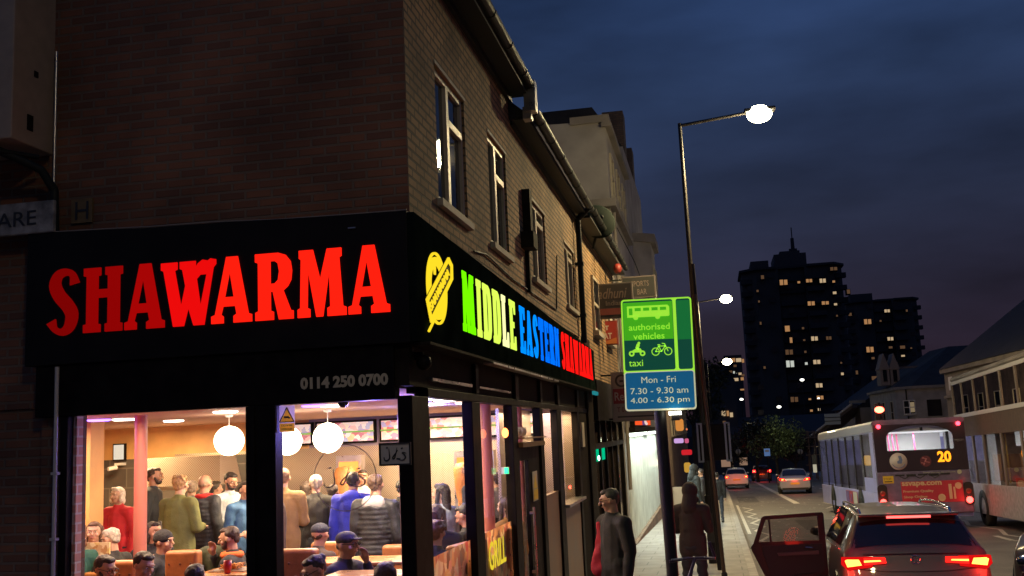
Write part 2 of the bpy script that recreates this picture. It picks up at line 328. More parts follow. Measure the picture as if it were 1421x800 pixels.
# ================================================================== MATERIALS
M = {}
M['brick'] = brick('brown brick', (.34,.195,.085), (.23,.135,.06), (.08,.06,.035), ms=.013, bump=1.0, var=.5, vs=1.0)
M['brickd'] = brick('old red brick', (.22,.085,.04), (.13,.055,.03), (.17,.11,.07), ms=.012, var=.55, vs=.8, bump=1.0)
M['brickg'] = brick('sooty brick', (.12,.075,.05), (.09,.055,.04), (.06,.05,.04), var=.5)
M['render'] = mat('cream render', (.30,.27,.245), .85, var=.25, vscale=1.2, bump=.2)
M['render2'] = mat('grimy render', (.22,.19,.16), .85, var=.3, vscale=.8, bump=.2)
M['slate'] = brick('roof slate', (.022,.019,.020), (.016,.014,.015), (.02,.02,.02), bw=.25, rh=.2, ms=.006)
M['black'] = mat('black sign acrylic', (.010,.008,.007), .5, var=.3, vscale=3, spec=.15)
M['green'] = mat('dark green sign panel', (.007,.011,.009), .8, var=.5, vscale=3, spec=0)
M['frame'] = mat('black painted frame', (.009,.007,.006), .5, var=.4, vscale=7, bump=.05, spec=.08)
M['dwood'] = mat('dark grimy timber', (.018,.0135,.010), .7, var=.5, vscale=6, bump=.2, spec=.05)
M['pvc'] = mat('cream window frame', (.42,.36,.27), .45, var=.1)
M['gut'] = mat('black gutter', (.014,.017,.014), .5, spec=.2)
M['glass'] = glass('shop glass', (.93,.93,.93), 1.4, refl=.55)
M['wglass'] = mat('dark upstairs glass', (.012,.014,.018), .03, spec=1.0)
M['concrete'] = mat('concrete', (.25,.23,.21), .85, var=.25, vscale=3, bump=.3)
M['steel'] = mat('brushed steel', (.55,.53,.5), .3, 1, var=.15)
M['wood'] = mat('amber wood panelling', (.70,.39,.15), .45, var=.16, vscale=2.2)
M['tile'] = brick('dark block tile', (.07,.06,.055), (.10,.085,.075), (.16,.14,.12), bw=.62, rh=.32, ms=.012, bump=.2, rough=.4)
M['salmon'] = mat('salmon ceiling', (.62,.38,.30), .6, var=.08, vscale=1)
M['floor'] = mat('brown floor tile', (.16,.10,.07), .35, var=.2)
M['redcol'] = mat('pink painted column', (.48,.16,.13), .4)
M['leather'] = mat('tan leather', (.45,.17,.055), .38, var=.25, vscale=9, bump=.15, bscale=20)
M['table'] = mat('varnished table top', (.58,.27,.09), .25, var=.25, vscale=5)
M['white'] = mat('white paint', (.75,.73,.70), .5)
M['globe'] = emi('globe lamp', (1,.82,.55), 9)
M['bulbw'] = emi('white downlight', (1,.93,.8), 9)
M['bulbp'] = emi('violet downlight', (.25,.12,1), 7)
M['stone'] = mat('window sill stone', (.32,.28,.22), .7, var=.2)
M['poster'] = voro('food poster print', [(.45,.14,.05),(.80,.36,.10),(.16,.06,.03),(.85,.60,.25),(.60,.08,.05),(.8,.45,.12)], 11, .3, stretch=(1,1,.8))
def backlit(m, k=.6):
    "paper print on glass: also lets the room light through"
    t = m.node_tree; b = t.nodes['Principled BSDF']; src = b.inputs['Base Color'].links[0].from_socket; tl = t.nodes.new('ShaderNodeBsdfTranslucent'); t.links.new(src, tl.inputs[0]); x = t.nodes.new('ShaderNodeMixShader'); x.inputs[0].default_value = k
    t.links.new(b.outputs[0], x.inputs[1]); t.links.new(tl.outputs[0], x.inputs[2]); t.links.new(x.outputs[0], t.nodes['Material Output'].inputs[0])
backlit(M['poster'])
M['menu'] = voro('backlit menu pictures', [(.75,.45,.45),(.85,.75,.7),(.55,.12,.12),(.35,.42,.7),(.8,.6,.3),(.8,.8,.85)], 11, .3, emit=.62, stretch=(1,1,1.4))
def mesh_mat():
    m = bpy.data.materials.new('expanded metal mesh'); m.use_nodes = True; t = m.node_tree; b = t.nodes['Principled BSDF']
    b.inputs['Roughness'].default_value = .35; b.inputs['Metallic'].default_value = .6
    cb, tcn = swizzle(t); v = t.nodes.new('ShaderNodeTexVoronoi'); v.inputs['Scale'].default_value = 40; v.inputs['Randomness'].default_value = 0; v.voronoi_dimensions = '2D'
    mp_ = t.nodes.new('ShaderNodeMapping'); mp_.inputs['Rotation'].default_value = (0, 0, R_(45)); t.links.new(cb.outputs[0], mp_.inputs[0]); t.links.new(mp_.outputs[0], v.inputs['Vector'])
    r = t.nodes.new('ShaderNodeValToRGB'); t.links.new(v.outputs[0], r.inputs[0]); r.color_ramp.elements[0].color = (.34,.26,.19,1); r.color_ramp.elements[1].color = (.64,.53,.42,1); r.color_ramp.elements[0].position = .25; r.color_ramp.elements[1].position = .5
    t.links.new(r.outputs[0], b.inputs['Base Color']); return m
M['mesh'] = mesh_mat()
X0, Y0 = -2.16, 7.14
WX, WY = -2.175, 7.28           # brick faces
# ================================================================== THE SHOP BUILDING
S = thing('shop_building', 'brown brick corner building with the kebab shop on its ground floor', 'building', (WX, WY, gz(7)))
wins = [(8.16,9.22,3.97,5.18), (10.26,11.22,3.97,5.18), (12.82,13.95,3.97,5.02), (15.85,16.98,3.97,4.98)]
b = MB(); b.wall('x', WX, WY, 11.55, 3.55, 6.0, wins[:2], -.09); b.wall('x', WX, 11.55, 17.35, 3.55, 5.72, wins[2:], -.09)
b.build('street_wall', M['brick'], S)
b = MB(); b.wall('y', WY, -5.28, WX, 2.6, 8.6, [], .2)
b.add([(-5.28,WY,8.6),(WX,WY,8.6),((-5.28+WX)/2,WY,8.6)], [(0,1,2)]); b.build('side_wall', M['brickd'], S)
b = MB(); b.box(-14,-5.285,WY+.05,WY+.2,-1,8.6); b.box(-5.28,-5.06,WY-.02,WY+.25,-1,2.64); b.build('brick_pier', M['brickd'], S)
# roof and eaves
b = MB(); b.prism([(-1.93,6.06),(-5.6,9.2),(-5.6,8.9),(-2.2,5.98)], (0,0,0),(1,0,0),(0,0,1),(0,1,0), WY, 11.6)
b.prism([(-1.95,5.78),(-5.6,8.9),(-5.6,8.6),(-2.2,5.70)], (0,0,0),(1,0,0),(0,0,1),(0,1,0), 11.6, 17.4); b.build('roof', M['slate'], S)
b = MB(); b.box(-2.172,-1.93,WY-.05,11.62,6.0,6.03); b.box(-2.172,-2.13,WY-.05,11.62,5.93,5.998); b.build('soffit', M['gut'], S)
b = MB(); b.box(-2.172,-1.95,11.62,17.4,5.72,5.75); b.box(-2.172,-2.14,11.62,17.4,5.66,5.718); b.build('soffit', M['gut'], S)
def gutter(y0, y1, z, x=-1.90):
    g = MB(); prof = [(.065*math.cos(R_(a)), .065*math.sin(R_(a))) for a in range(180, 361, 20)]; prof = prof+[(p[0]*.9, p[1]*.9) for p in prof[::-1]]
    g.prism(prof, (x,0,z),(1,0,0),(0,0,1),(0,1,0), y0, y1)
    yy = y0+.4
    while yy < y1: g.prism([(p[0]*1.12, p[1]*1.12) for p in prof], (x,0,z),(1,0,0),(0,0,1),(0,1,0), yy, yy+.03); yy += .85
    return g
gutter(WY-.05, 11.62, 6.12).build('gutter', M['gut'], S); gutter(11.7, 17.45, 5.84, -1.88).build('gutter', M['gut'], S)
b = MB(); b.box(-1.97,-1.83,11.5,11.66,5.78,6.16); b.box(-2.0,-1.9,11.55,11.7,5.7,5.85); b.build('gutter_outlet', M['steel'], S)
b = MB(); b.tube((-2.09,17.2,3.45),(-2.09,17.2,5.62),.05); b.tube((-2.09,17.2,5.62),(-1.9,17.2,5.8),.05)
for z in (3.9,4.8): b.box(-2.17,-2.03,17.13,17.27,z,z+.05)
b.build('drainpipe', M['gut'], S)
for i, (a, c, z0, z1) in enumerate(wins):
    xw = WX-.055; f = MB(); t_ = .055
    f.box(xw-.03,xw+.03,a,c,z1-t_,z1); f.box(xw-.03,xw+.03,a,c,z0,z0+t_); f.box(xw-.03,xw+.03,a,a+t_,z0+t_,z1-t_); f.box(xw-.03,xw+.03,c-t_,c,z0+t_,z1-t_)
    mid = a+(c-a)*.46; f.box(xw-.028,xw+.034,mid-.045,mid+.045,z0+t_,z1-t_); f.box(xw-.026,xw+.036,mid+.045,c-t_,z0+.80,z0+.87)
    F = f.build('window', M['pvc'], S, bevel=.004)
    dx = .017*(mid-a) if i == 0 else 0
    g = MB(); g.quad((xw-dx,a+t_,z0+t_),(xw,mid,z0+t_),(xw,mid,z1-t_),(xw-dx,a+t_,z1-t_)); g.build('pane', M['wglass'], F)
    g = MB(); g.quad((xw,mid,z0+t_),(xw,c-t_,z0+t_),(xw,c-t_,z1-t_),(xw,mid,z1-t_)); g.build('pane', M['wglass'], F)
    s = MB(); s.box(WX-.1,WX+.05,a-.05,c+.05,z0-.065,z0-.002); s.build('sill', M['stone'], F)
    s = MB(); s.box(WX-.1,WX+.012,a-.02,c+.02,z1+.002,z1+.035); s.build('lintel', M['stone'], F)
b = MB(); b.box(WX,WX+.10,12.2,12.36,4.3,5.0); b.box(WX,WX+.05,12.24,12.32,3.7,4.3); b.box(WX,WX+.16,12.0,12.3,4.22,4.42); b.build('extract_duct', M['dwood'], S)
b = MB(); pts = [(WX+.015,9.35,3.72),(WX+.015,9.9,3.78),(WX+.015,10.4,3.76),(WX+.015,11.3,3.72),(WX+.015,14.6,3.74),(WX+.015,14.9,4.6)]; b.path(pts,.010,6); b.build('cable', M['gut'], S)
# lower shopfront on the street side
DW = (11.22,12.80)
b = MB(); zb = -1.0
b.box(-2.27,-2.162,Y0,7.60,zb,2.27)                                       # corner post on street side
b.box(-2.232,-2.16,7.145,7.22,zb,2.27)
for a, c in ((9.07,9.39),(10.94,11.24),(12.74,12.97),(14.18,14.58),(16.33,16.55)): b.box(-2.27,-2.17,a,c,zb,2.27)
b.box(-2.28,-2.165,7.60,18.3,2.271,2.34)
for a, c in ((9.18,9.30),(11.1,11.3),(12.76,12.9),(14.2,14.4),(16.3,16.5)): b.box(-2.2,-2.15,a,c,2.345,2.62)
b.build('shopfront_frame', M['frame'], S, bevel=.006)
b = MB(); b.box(-2.3,-2.19,7.2,18.3,2.345,2.64); b.box(-2.30,-2.02,7.2,18.3,2.641,2.662); b.build('transom_band', M['dwood'], S)
b = MB(); b.box(-2.19,-2.165,7.75,9.1,2.40,2.425); b.box(-2.19,-2.165,9.4,10.9,2.40,2.42); b.box(-2.1,-2.0,9.3,13.4,2.62,2.64); b.build('flashing', M['steel'], S)
b = MB(); b.box(-2.3,-2.18,16.55,18.4,zb,2.27); b.box(-2.2,-2.14,17.6,18.4,zb,3.6); b.build('end_pilaster', M['dwood'], S, bevel=.01)
b = MB(); b.box(-2.18,-2.15,16.7,17.0,1.7,2.1); b.build('meter_box', M['pvc'], S)
for a, c, z0 in ((7.60,9.07,-.7),(9.39,10.94,-.7),(11.24,12.74,1.83),(12.97,14.18,-.7),(14.58,16.33,-.7)):
    b = MB(); b.quad((-2.22,a,z0),(-2.22,c,z0),(-2.22,c,2.271),(-2.22,a,2.271)); b.build('shop_window', M['glass'], S)
# poster strips inside the glass (part of the window dressing)
for a, c in ((7.62,9.06),(9.40,10.93)):
    b = MB(); b.quad((-2.232,a,-.7),(-2.232,c,-.7),(-2.232,c,1.03),(-2.232,a,1.03)); b.build('window_poster', M['poster'], S)
b = MB(); words(b, 'GRILL', (-2.214,9.72,.66),(0,1,0),(0,0,1),(1,0,0), .78, .27, 0, .003, bold=.01); b.build('poster_lettering', emi('yellow poster letters',(.9,.68,.04),.9), S)  # printed letters given their own glow
b = MB(); b.box(-2.26,-2.2,12.97,14.16,-.7,1.15); b.build('lower_panel', mat('scratched brown panel',(.20,.12,.075),.4,var=.3,vscale=3), S)
b = MB(); b.box(-2.26,-2.19,14.6,16.3,-.7,.88); b.build('lower_panel', mat('scratched brown panel',(.20,.12,.075)), S)
b = MB(); b.box(-2.3,-2.1,14.55,16.4,.885,.925); b.build('serving_ledge', M['steel'], S)
# the door (recessed, dark, with sticker)
D = MB(); D.box(-2.25,-2.2,11.26,11.42,-.8,1.80); D.box(-2.25,-2.2,11.95,12.72,-.8,1.80); D.box(-2.25,-2.2,11.42,11.95,-.8,-.35); D.box(-2.25,-2.2,11.42,11.95,1.65,1.80)
dr = D.build('door', M['frame'], S, bevel=.005)
b = MB(); b.quad((-2.225,11.42,-.35),(-2.225,11.95,-.35),(-2.225,11.95,1.65),(-2.225,11.42,1.65)); b.build('pane', M['glass'], dr)
b = MB(); b.tube((-2.15,11.9,.3),(-2.15,11.9,1.1),.015); b.box(-2.2,-2.14,11.88,11.92,.35,.38); b.box(-2.2,-2.14,11.88,11.92,1.02,1.05); b.build('handle', M['steel'], dr)
b = MB(); b.box(-2.24,-2.12,11.24,12.74,1.805,1.86); b.box(-2.24,-2.1,11.24,12.74,1.90,1.915); b.build('door_canopy', mat('brass trim',(.35,.22,.10),.35,.6), S)
b = MB(); b.box(-2.22,-2.15,7.2,7.22,0,1); 
# --- left shop side
b = MB(); b.box(-5.06,-4.995,7.18,7.30,zb,2.25); b.box(-3.48,-3.24,7.16,7.30,zb,2.25); b.box(-5.28,-2.30,7.17,7.3,2.251,2.66)
b.box(-3.44,-3.40,7.14,7.16,zb,2.25); b.build('shopfront_frame', M['frame'], S, bevel=.006)
b = MB(); b.box(-2.31,-2.235,7.25,7.45,zb,2.25); b.build('inner_post', mat('pink brown post',(.62,.36,.28),.4), S, bevel=.01)
for a, c in ((-4.995,-3.48),(-3.24,-2.235)):
    b = MB(); b.quad((a,7.235,-.8),(c,7.235,-.8),(c,7.235,2.251),(a,7.235,2.251)); b.build('shop_window', M['glass'], S)
b = MB(); b.box(-5.0,-4.965,7.26,7.34,-.8,2.25); b.build('brick_jamb', brick('pink brick',(.50,.25,.18),(.42,.2,.14),(.5,.42,.35)), S)
b = MB(); b.tube((-5.06,7.13,-.6),(-5.06,7.13,2.64),.016)
for z in (.9,1.3,1.8): b.box(-5.085,-5.035,7.11,7.16,z,z+.02)
b.build('conduit', mat('pale conduit',(.55,.5,.45),.35), S)
# phone number
b = MB(); words(b, '0114 250 0700', (-3.035,7.168,2.355),(1,0,0.0),(0,0,1),(0,-1,0), .69, .09, 0, .004, bold=.045)
b.build('phone_number', mat('tarnished gold letters',(.55,.46,.30),.5), S)
b = MB(); b.ball((-2.12,7.35,2.52),(.06,.06,.06)); b.box(-2.19,-2.12,7.33,7.37,2.54,2.6); b.build('camera_dome', M['frame'], S)
# vinyl stickers: CCTV notice, halal plate, round halal print
yst = 7.228
b = MB(); b.quad((-3.235,yst,2.045),(-3.11,yst,2.045),(-3.11,yst,2.245),(-3.235,yst,2.245)); st = b.build('cctv_sticker', sticker('sticker film',(.85,.78,.66),.85), S)
b = MB(); b.add([(-3.224,yst-.004,2.125),(-3.12,yst-.004,2.125),(-3.172,yst-.004,2.22)],[(0,1,2)]); b.quad((-3.232,yst-.004,2.05),(-3.113,yst-.004,2.05),(-3.113,yst-.004,2.112),(-3.232,yst-.004,2.112)); b.build('warning_triangle', sticker('sticker yellow film',(.95,.6,.05),.85), st)
b = MB()
for p, q in (((-.058,-.005),(.058,-.005)),((.058,-.005),(0,.103)),((0,.103),(-.058,-.005))): b.tube((-3.172+p[0],yst-.007,2.127+p[1]),(-3.172+q[0],yst-.007,2.127+q[1]),.004,n=6)
b.box(-3.195,-3.155,yst-.009,yst-.006,2.150,2.166); b.box(-3.16,-3.145,yst-.009,yst-.006,2.146,2.157); words(b,'CCTV IN',(-3.215,yst-.008,2.088),(1,0,0),(0,0,1),(0,-1,0),.085,.013,0,.002); words(b,'OPERATION',(-3.215,yst-.008,2.062),(1,0,0),(0,0,1),(0,-1,0),.085,.013,0,.002)
b.build('notice_print', mat('print black',(.02,.02,.02),.4), st)
def arabic(mb, O, w, h, r):
    "hal a l: strokes drawn in a 4 x 2.4 box, read right to left"
    def P(u, v): return (O[0]+u/4*w, O[1], O[2]+v/2.4*h)
    st_ = [[(3.9,1.35),(3.5,1.5),(3.2,1.45),(3.55,1.15),(3.75,.75),(3.5,.4),(3.0,.3),(2.6,.5)], [(2.9,.6),(2.5,.55),(2.25,.6)], [(2.35,2.3),(2.15,1.4),(1.95,.75),(1.75,.55),(1.6,.7),(1.75,1.0),(2.1,1.4),(2.45,1.9)],
           [(1.0,2.2),(1.05,1.4),(1.1,.8),(.9,.45),(.5,.3),(.2,.5),(.15,.9)], [(.5,2.3),(.8,2.35)], [(3.0,2.1),(3.3,2.2)]]
    for s_ in st_:
        pp, _ = dense(s_, [1]*len(s_)); n_ = len(pp)
        for i in range(n_-1): mb.tube(P(*pp[i]), P(*pp[i+1]), r*(.6+.8*math.sin(math.pi*i/n_)), n=6)
b = MB(); b.box(-2.395,-2.165,7.085,7.10,1.775,1.925); hp = b.build('halal_plate', mat('plate face',(.62,.55,.46),.5), S)
b = MB(); b.box(-2.4,-2.16,7.075,7.09,1.92,1.932); b.box(-2.4,-2.16,7.075,7.09,1.768,1.78); b.box(-2.4,-2.388,7.075,7.09,1.78,1.92); b.box(-2.172,-2.16,7.075,7.09,1.78,1.92)
arabic(b, (-2.37,7.08,1.79), .18, .11, .004); b.build('frame', mat('print black',(.02,.02,.02)), hp)
b = MB(); b.ring((-2.72,yst,1.69),.243,.0032,'y',n=48,m=6); arabic(b, (-2.90,yst,1.60), .36, .17, .0045); b.build('round_sticker', sticker('frosted print',(.45,.40,.36),.5), S)
b = MB(); b.box(-2.19,-2.183,12.1,12.42,1.15,1.50); st = b.build('warning_sticker', mat('sticker white',(.55,.5,.42)), S)
b = MB(); b.prism([(-.12,0),(.12,0),(0,.17)], (-2.183,12.26,1.30),(0,1,0),(0,0,1),(1,0,0),.001,.003); b.box(-2.182,-2.179,12.12,12.40,1.165,1.285); b.build('warning_triangle', mat('sticker yellow2',(.8,.6,.03),.4), st)
# ------------------------------------------------------------------ the room
b = MB(); b.quad((-11.2,7.3,2.335),(-2.3,7.3,2.335),(-2.3,15.5,2.335),(-11.2,15.5,2.335)); b.build('ceiling', M['salmon'], S)
b = MB(); b.box(-2.31,-2.25,7.5,16.6,2.30,2.345); b.build('ceiling_edge', M['frame'], S)
b = MB(); b.box(-11.2,-2.28,7.3,16.6,-.25,-.2); b.build('room_floor', M['floor'], S)
b = MB(); b.quad((-11.2,15.42,-.2),(-6.9,15.42,-.2),(-6.9,15.42,1.83),(-11.2,15.42,1.83)); b.build('tiled_wall', M['tile'], S)
b = MB(); b.quad((-11.2,15.44,1.83),(-6.4,15.44,1.83),(-6.4,15.44,2.34),(-11.2,15.44,2.34)); b.quad((-11.2,7.3,-.2),(-11.2,15.5,-.2),(-11.2,15.5,2.34),(-11.2,7.3,2.34)); b.build('wood_wall', M['wood'], S)
b = MB(); b.quad((-2.9,16.58,-.2),(-2.28,16.58,-.2),(-2.28,16.58,2.3),(-2.9,16.58,2.3)); b.quad((-8.75,15.43,-.2),(-2.28,15.43,-.2),(-2.28,15.43,1.88),(-8.75,15.43,1.88)); b.build('mesh_wall', M['mesh'], S)
b = MB(); b.quad((-6.4,15.435,1.88),(-2.28,15.435,1.88),(-2.28,15.435,2.34),(-6.4,15.435,2.34)); b.build('back_wall', mat('mauve wall',(.35,.28,.36),.6), S)
b = MB(); b.quad((-2.3,12.9,-.2),(-2.3,16.6,-.2),(-2.3,16.6,.9),(-2.3,12.9,.9)); b.quad((-4.2,13.0,-.2),(-2.3,13.0,-.2),(-2.3,13.0,.9),(-4.2,13.0,.9)); b.build('kitchen_counter_wall', M['dwood'], S)
b = MB(); b.box(-2.80,-2.76,13.0,16.6,-.2,2.3); b.build('kitchen_screen', M['mesh'], S)
b = MB(); b.box(-7.63,-7.34,11.0,11.28,-.2,2.335); b.build('timber_column', M['wood'], S)
b = MB(); b.tube((-6.07,10.0,-.2),(-6.07,10.0,2.335),.068,n=20); b.build('round_column', M['redcol'], S)
b = MB(); b.tube((-2.40,10.6,-.2),(-2.40,10.6,2.335),.065,n=20); b.build('round_column', M['redcol'], S)
b = MB(); b.tube((-2.36,12.2,-.2),(-2.36,12.2,2.335),.06,n=20); b.build('round_column', M['redcol'], S)
# ================================================================== SIGNS OF THE SHOP
sg = thing('shop_sign', 'black fascia over the side windows with SHAWARMA in glowing red letters', 'shop sign', (-3.8,7.14,2.66), 'fascia signs of the kebab shop')
b = MB(); b.prism([(-5.36,2.66),(X0,2.66),(X0,3.655),(-2.5,3.66),(-3.0,3.67),(-3.6,3.69),(-4.3,3.70),(-5.1,3.735),(-5.36,3.74)], (0,7.14,0),(1,0,0),(0,0,1),(0,1,0),0,.14); b.build('board', M['black'], sg, bevel=.004)
b = MB(); b.path([(-5.36,7.15,3.745),(-4.7,7.15,3.725),(-4.3,7.15,3.71),(-3.7,7.15,3.70),(-3.2,7.15,3.675),(-2.6,7.15,3.665),(X0,7.15,3.66)],.006,6); b.build('flashing', mat('torn grey flashing',(.25,.2,.16),.6), sg)
ends = [(62,107),(113,167),(170.5,226),(221,298),(291.5,348),(353,406),(412,480),(483,541)]
for ch, (a, c), k in zip('SHAWARMA', ends, (.20,.27,.38,.85,1.15,1.25,1.35,1.25)):
    p0 = at(a,462,7.11); p1 = at(c,462,7.11); lb = MB(); zz = 2.885 if ch == 'S' else 2.895
    slab(lb, ch, (p0.x,7.14,zz),(1,0,0),(0,0,1),(0,-1,0), p1.x-p0.x, .54 if ch == 'S' else .515, 0, .014)
    lb.build('letter', emi('red letter %.2f' % k, (1,.004 if k < 1 else .012,.004), k), sg)
b = MB(); b.box(-2.62,-2.56,7.13,7.14,3.55,3.56); b.build('clip', M['steel'], sg)
sg = thing('shop_sign', 'long dark green fascia on the street side with MIDDLE EASTERN SHAWARMA in three colours', 'shop sign', (-2.16,12.8,2.66), 'fascia signs of the kebab shop')
b = MB(); b.prism([(7.145,2.665),(18.6,2.665),(18.6,3.42),(7.145,3.64)], (0,0,0),(0,1,0),(0,0,1),(1,0,0),-2.172,-2.10); b.build('board', M['green'], sg, bevel=.004)
XS = -2.10
def rowof(word, y0, y1, z0, z1, mats, name='letter'):
    wd = [max(p[0] for p in SLAB[c][0])-min(p[0] for p in SLAB[c][0]) for c in word]; gap = .15; tot = sum(wd)+gap*(len(word)-1); y = y0
    for c, w_, m_ in zip(word, wd, mats):
        w2 = w_/tot*(y1-y0); lb = MB(); slab(lb, c, (XS,y,z0),(0,1,0),(0,0,1),(1,0,0), w2, z1-z0, 0, .010); lb.build(name, m_, sg); y += w2+gap/tot*(y1-y0)
gr = emi('green letter',(.18,1,.0),1.1); yg = emi('lime letter',(.72,1,.10),1.1); yw = emi('pale lime letter',(.95,1,.42),1.2)
rowof('MIDDLE', 8.55,10.97,2.87,3.41,[gr,yg,yg,yg,yw,yg]); bl = emi('blue letter',(.0,.16,1),1.1); bl2 = emi('bright blue letter',(.0,.25,1),1.2)
rowof('EASTERN', 11.25,14.2,2.87,3.41,[bl2,bl2,bl2,bl,bl,bl,bl]); rd = emi('street red letter',(1,.008,.006),1.1)
rowof('SHAWARMA', 14.45,18.2,2.86,3.41,[rd]*8)
ylw = emi('yellow logo',(1,.72,.02),1.05)
b = MB(); c0 = (7.70,3.13)
def rg(R0, R1):
    pts = arc(0,0,R0,R0,0,360,40)[:-1]; ins = arc(0,0,R1,R1,0,360,40)[:-1]; vs, fs = curve_mesh([pts, ins], .01); b.add([(XS+.006+v[2], c0[0]+v[0], c0[1]+v[1]) for v in vs], fs)
rg(.29,.272); rg(.252,.185)
U = Vector((0,.85,.53)).normalized(); V = Vector((0,-U.z,U.y)); 
ban = [(-.42,-.10),(.40,-.10),(.47,.0),(.40,.10),(-.42,.10)]; ban2 = [(p[0]*.93+.0,p[1]*.74) for p in ban]
vs, fs = curve_mesh([ban, ban2], .01); b.add([Vector((XS+.035,c0[0],c0[1]))+U*v[0]+V*v[1]+Vector((v[2],0,0)) for v in vs], fs)
b.tube(Vector((XS+.03,c0[0],c0[1]))+U*(-.50)+V*(-.13),Vector((XS+.03,c0[0],c0[1]))+U*(.10)+V*(-.13),.012,n=6)
words(b,'SHAWARMA',Vector((XS+.03,c0[0],c0[1]))-U*.36-V*.035,U,V,(1,0,0),.70,.07,0,.01,bold=0)
for s_ in (-1,1): b.prism([(-.02,0),(.02,0),(.03,.06),(0,.09),(-.025,.06)],(XS+.01,c0[0]+s_*-.08,c0[1]+s_*.10),(0,1,0),(0,0,1),(1,0,0),0,.01)
b.build('logo', ylw, sg)
bk = MB(); bk.prism(ban,(XS+.02,c0[0],c0[1]),U,V,(1,0,0),0,.008); bk.build('logo_backing', M['black'], sg)
# ================================================================== ROOM LIGHTS
def dl(px, py, y, m, label, r=.13):
    p = at(px, py, y); b = MB(); b.lathe([(0.001,-.012),(r*.85,-.012),(r,-.004),(r,0.004)],(p.x,y,2.325),n=20); o = b.build('downlight', m, None); recenter(o,(p.x,y,2.33)); tag(o, label, 'ceiling light', 'round ceiling lights in the shop')
dl(137,592,10.5,M['bulbp'],'violet ceiling light, leftmost in the left shop window'); dl(172,593,10.7,M['bulbw'],'white ceiling light beside the violet one in the left shop window')
dl(241,598,12.2,M['bulbw'],'white ceiling light between the pink column and the globe lamp'); dl(313,584,10,M['bulbw'],'white ceiling light right above the globe lamp')
dl(437,576,9.6,M['bulbp'],'violet ceiling light above the globe lamp of the middle window'); dl(461,576.5,9.8,M['bulbw'],'white ceiling light touching the violet one in the middle window')
dl(620,560,10,M['bulbw'],'white ceiling light in the middle of the first street window'); dl(648,562,11,M['bulbw'],'white ceiling light at the right of the first street window'); dl(604,566,11,M['bulbw'],'lower white ceiling light at the left of the first street window',.1); dl(602,557.5,9.3,M['bulbw'],'upper white ceiling light in the left corner of the first street window',.1)
for px, py, y, lab in ((318,612,11,'glowing white globe lamp hanging in the left shop window'),(455,608,11,'whole glowing globe lamp in the middle shop window'),(399,612,11.4,'globe lamp half hidden by the frame and the camera warning sticker')):
    p = at(px, py, y); r = .172; G = thing('globe_lamp', lab, 'pendant lamp', (p.x,y,2.33), 'globe lamps hanging in the shop')
    b = MB(); b.ball(p,(r,r,r),24,16); b.build('globe', M['globe'], G); b = MB(); b.tube((p.x,y,p.z+r-.01),(p.x,y,2.335),.006,n=6); b.lathe([(.05,0),(.04,-.03),(.001,-.03)],(p.x,y,2.33)); b.build('cord', M['white'], G)
for x, y, p_, c in ((-7.8,10,95,(1,.68,.36)),(-5.2,12.5,190,(1,.71,.40)),(-3.6,10,110,(1,.76,.52)),(-8.6,13.8,190,(1,.68,.34)),(-4.2,14.2,160,(1,.74,.44)),(-5.6,9,80,(1,.72,.44)),(-2.52,14.0,0,(1,.72,.4))):
    lamp('ceiling_area', 'AREA', (x,y,2.27), p_, c, .9)
lamp('kitchen_light', 'AREA', (-2.5,14.8,2.25), 70, (1,.72,.42), .25, None, 3.0); lamp('violet_glow', 'POINT', (-3.0,8.6,2.1), 60, (.25,.2,1), .1); lamp('violet_glow', 'POINT', (-6.9,9.6,2.15), 16, (.5,.15,1), .1); lamp('blue_glow', 'POINT', (-3.3,11.5,2.15), 60, (.3,.32,1), .1)
lamp('red_glow', 'POINT', (-6.3,8.7,2.1), 14, (1,.1,.1), .1)
# ================================================================== FURNITURE IN THE ROOM
def menu(x0, x1, z0, z1, lab):
    T = thing('menu_board', lab, 'menu board', ((x0+x1)/2,15.36,z0), 'lit menu boards behind the counter'); b = MB(); b.box(x0,x1,15.33,15.40,z0,z1); b.build('frame', M['frame'], T)
    b = MB(); b.quad((x0+.03,15.325,z0+.03),(x1-.03,15.325,z0+.03),(x1-.03,15.325,z1-.03),(x0+.03,15.325,z1-.03)); b.build('screen', M['menu'], T)
    b = MB(); b.box(x0+.02,x1-.02,15.315,15.322,(z0+z1)/2-.012,(z0+z1)/2+.012); b.build('green_strip', emi('lime strip',(.4,.7,.15),.8), T)
for x0, x1, lab in ((-7.1,-6.30,'lit menu board partly behind the middle window globe lamps'),(-6.25,-5.25,'lit food menu board right of the middle window globe lamp'),(-5.18,-4.45,'lit menu board above the black framed plate'),(-4.38,-3.62,'lit menu board filling the first street window top'),(-3.52,-2.6,'lit menu board in the second street window')): menu(x0,x1,1.93,2.29,lab)
def booth(px, py, y, lab, w=.62, rz=0, h=1.02):
    p = at(px, py, y); T = thing('booth_seat', lab, 'booth seat', (p.x, y, -.2), 'tan leather booth seats', rz); z1 = p.z+.2
    b = MB(); b.box(-w/2,w/2,-.07,.07,.1,z1); o = b.build('backrest', M['leather'], T, False, bevel=.035); o.modifiers['b'].segments = 4
    b = MB()
    for i in range(3):
        for j in range(3): b.ball((-w/2+w*(i+.5)/3,-.072,z1-.12-.16*j),(.012,.006,.012),8,5)
    b.build('buttons', mat('dark button',(.16,.05,.02),.4), T, False)
    b = MB(); b.box(-w/2,w/2,.07,.52,.1,.46); b.build('seat', M['leather'], T, False, bevel=.03)
booth(255,764,9.2,'tan leather booth back in the middle of the left shop window',.34); booth(172,778,8.9,'low booth back behind the man in red in the left shop window',.3); booth(218,770,10.2,'booth back partly behind the beanie man',.4)
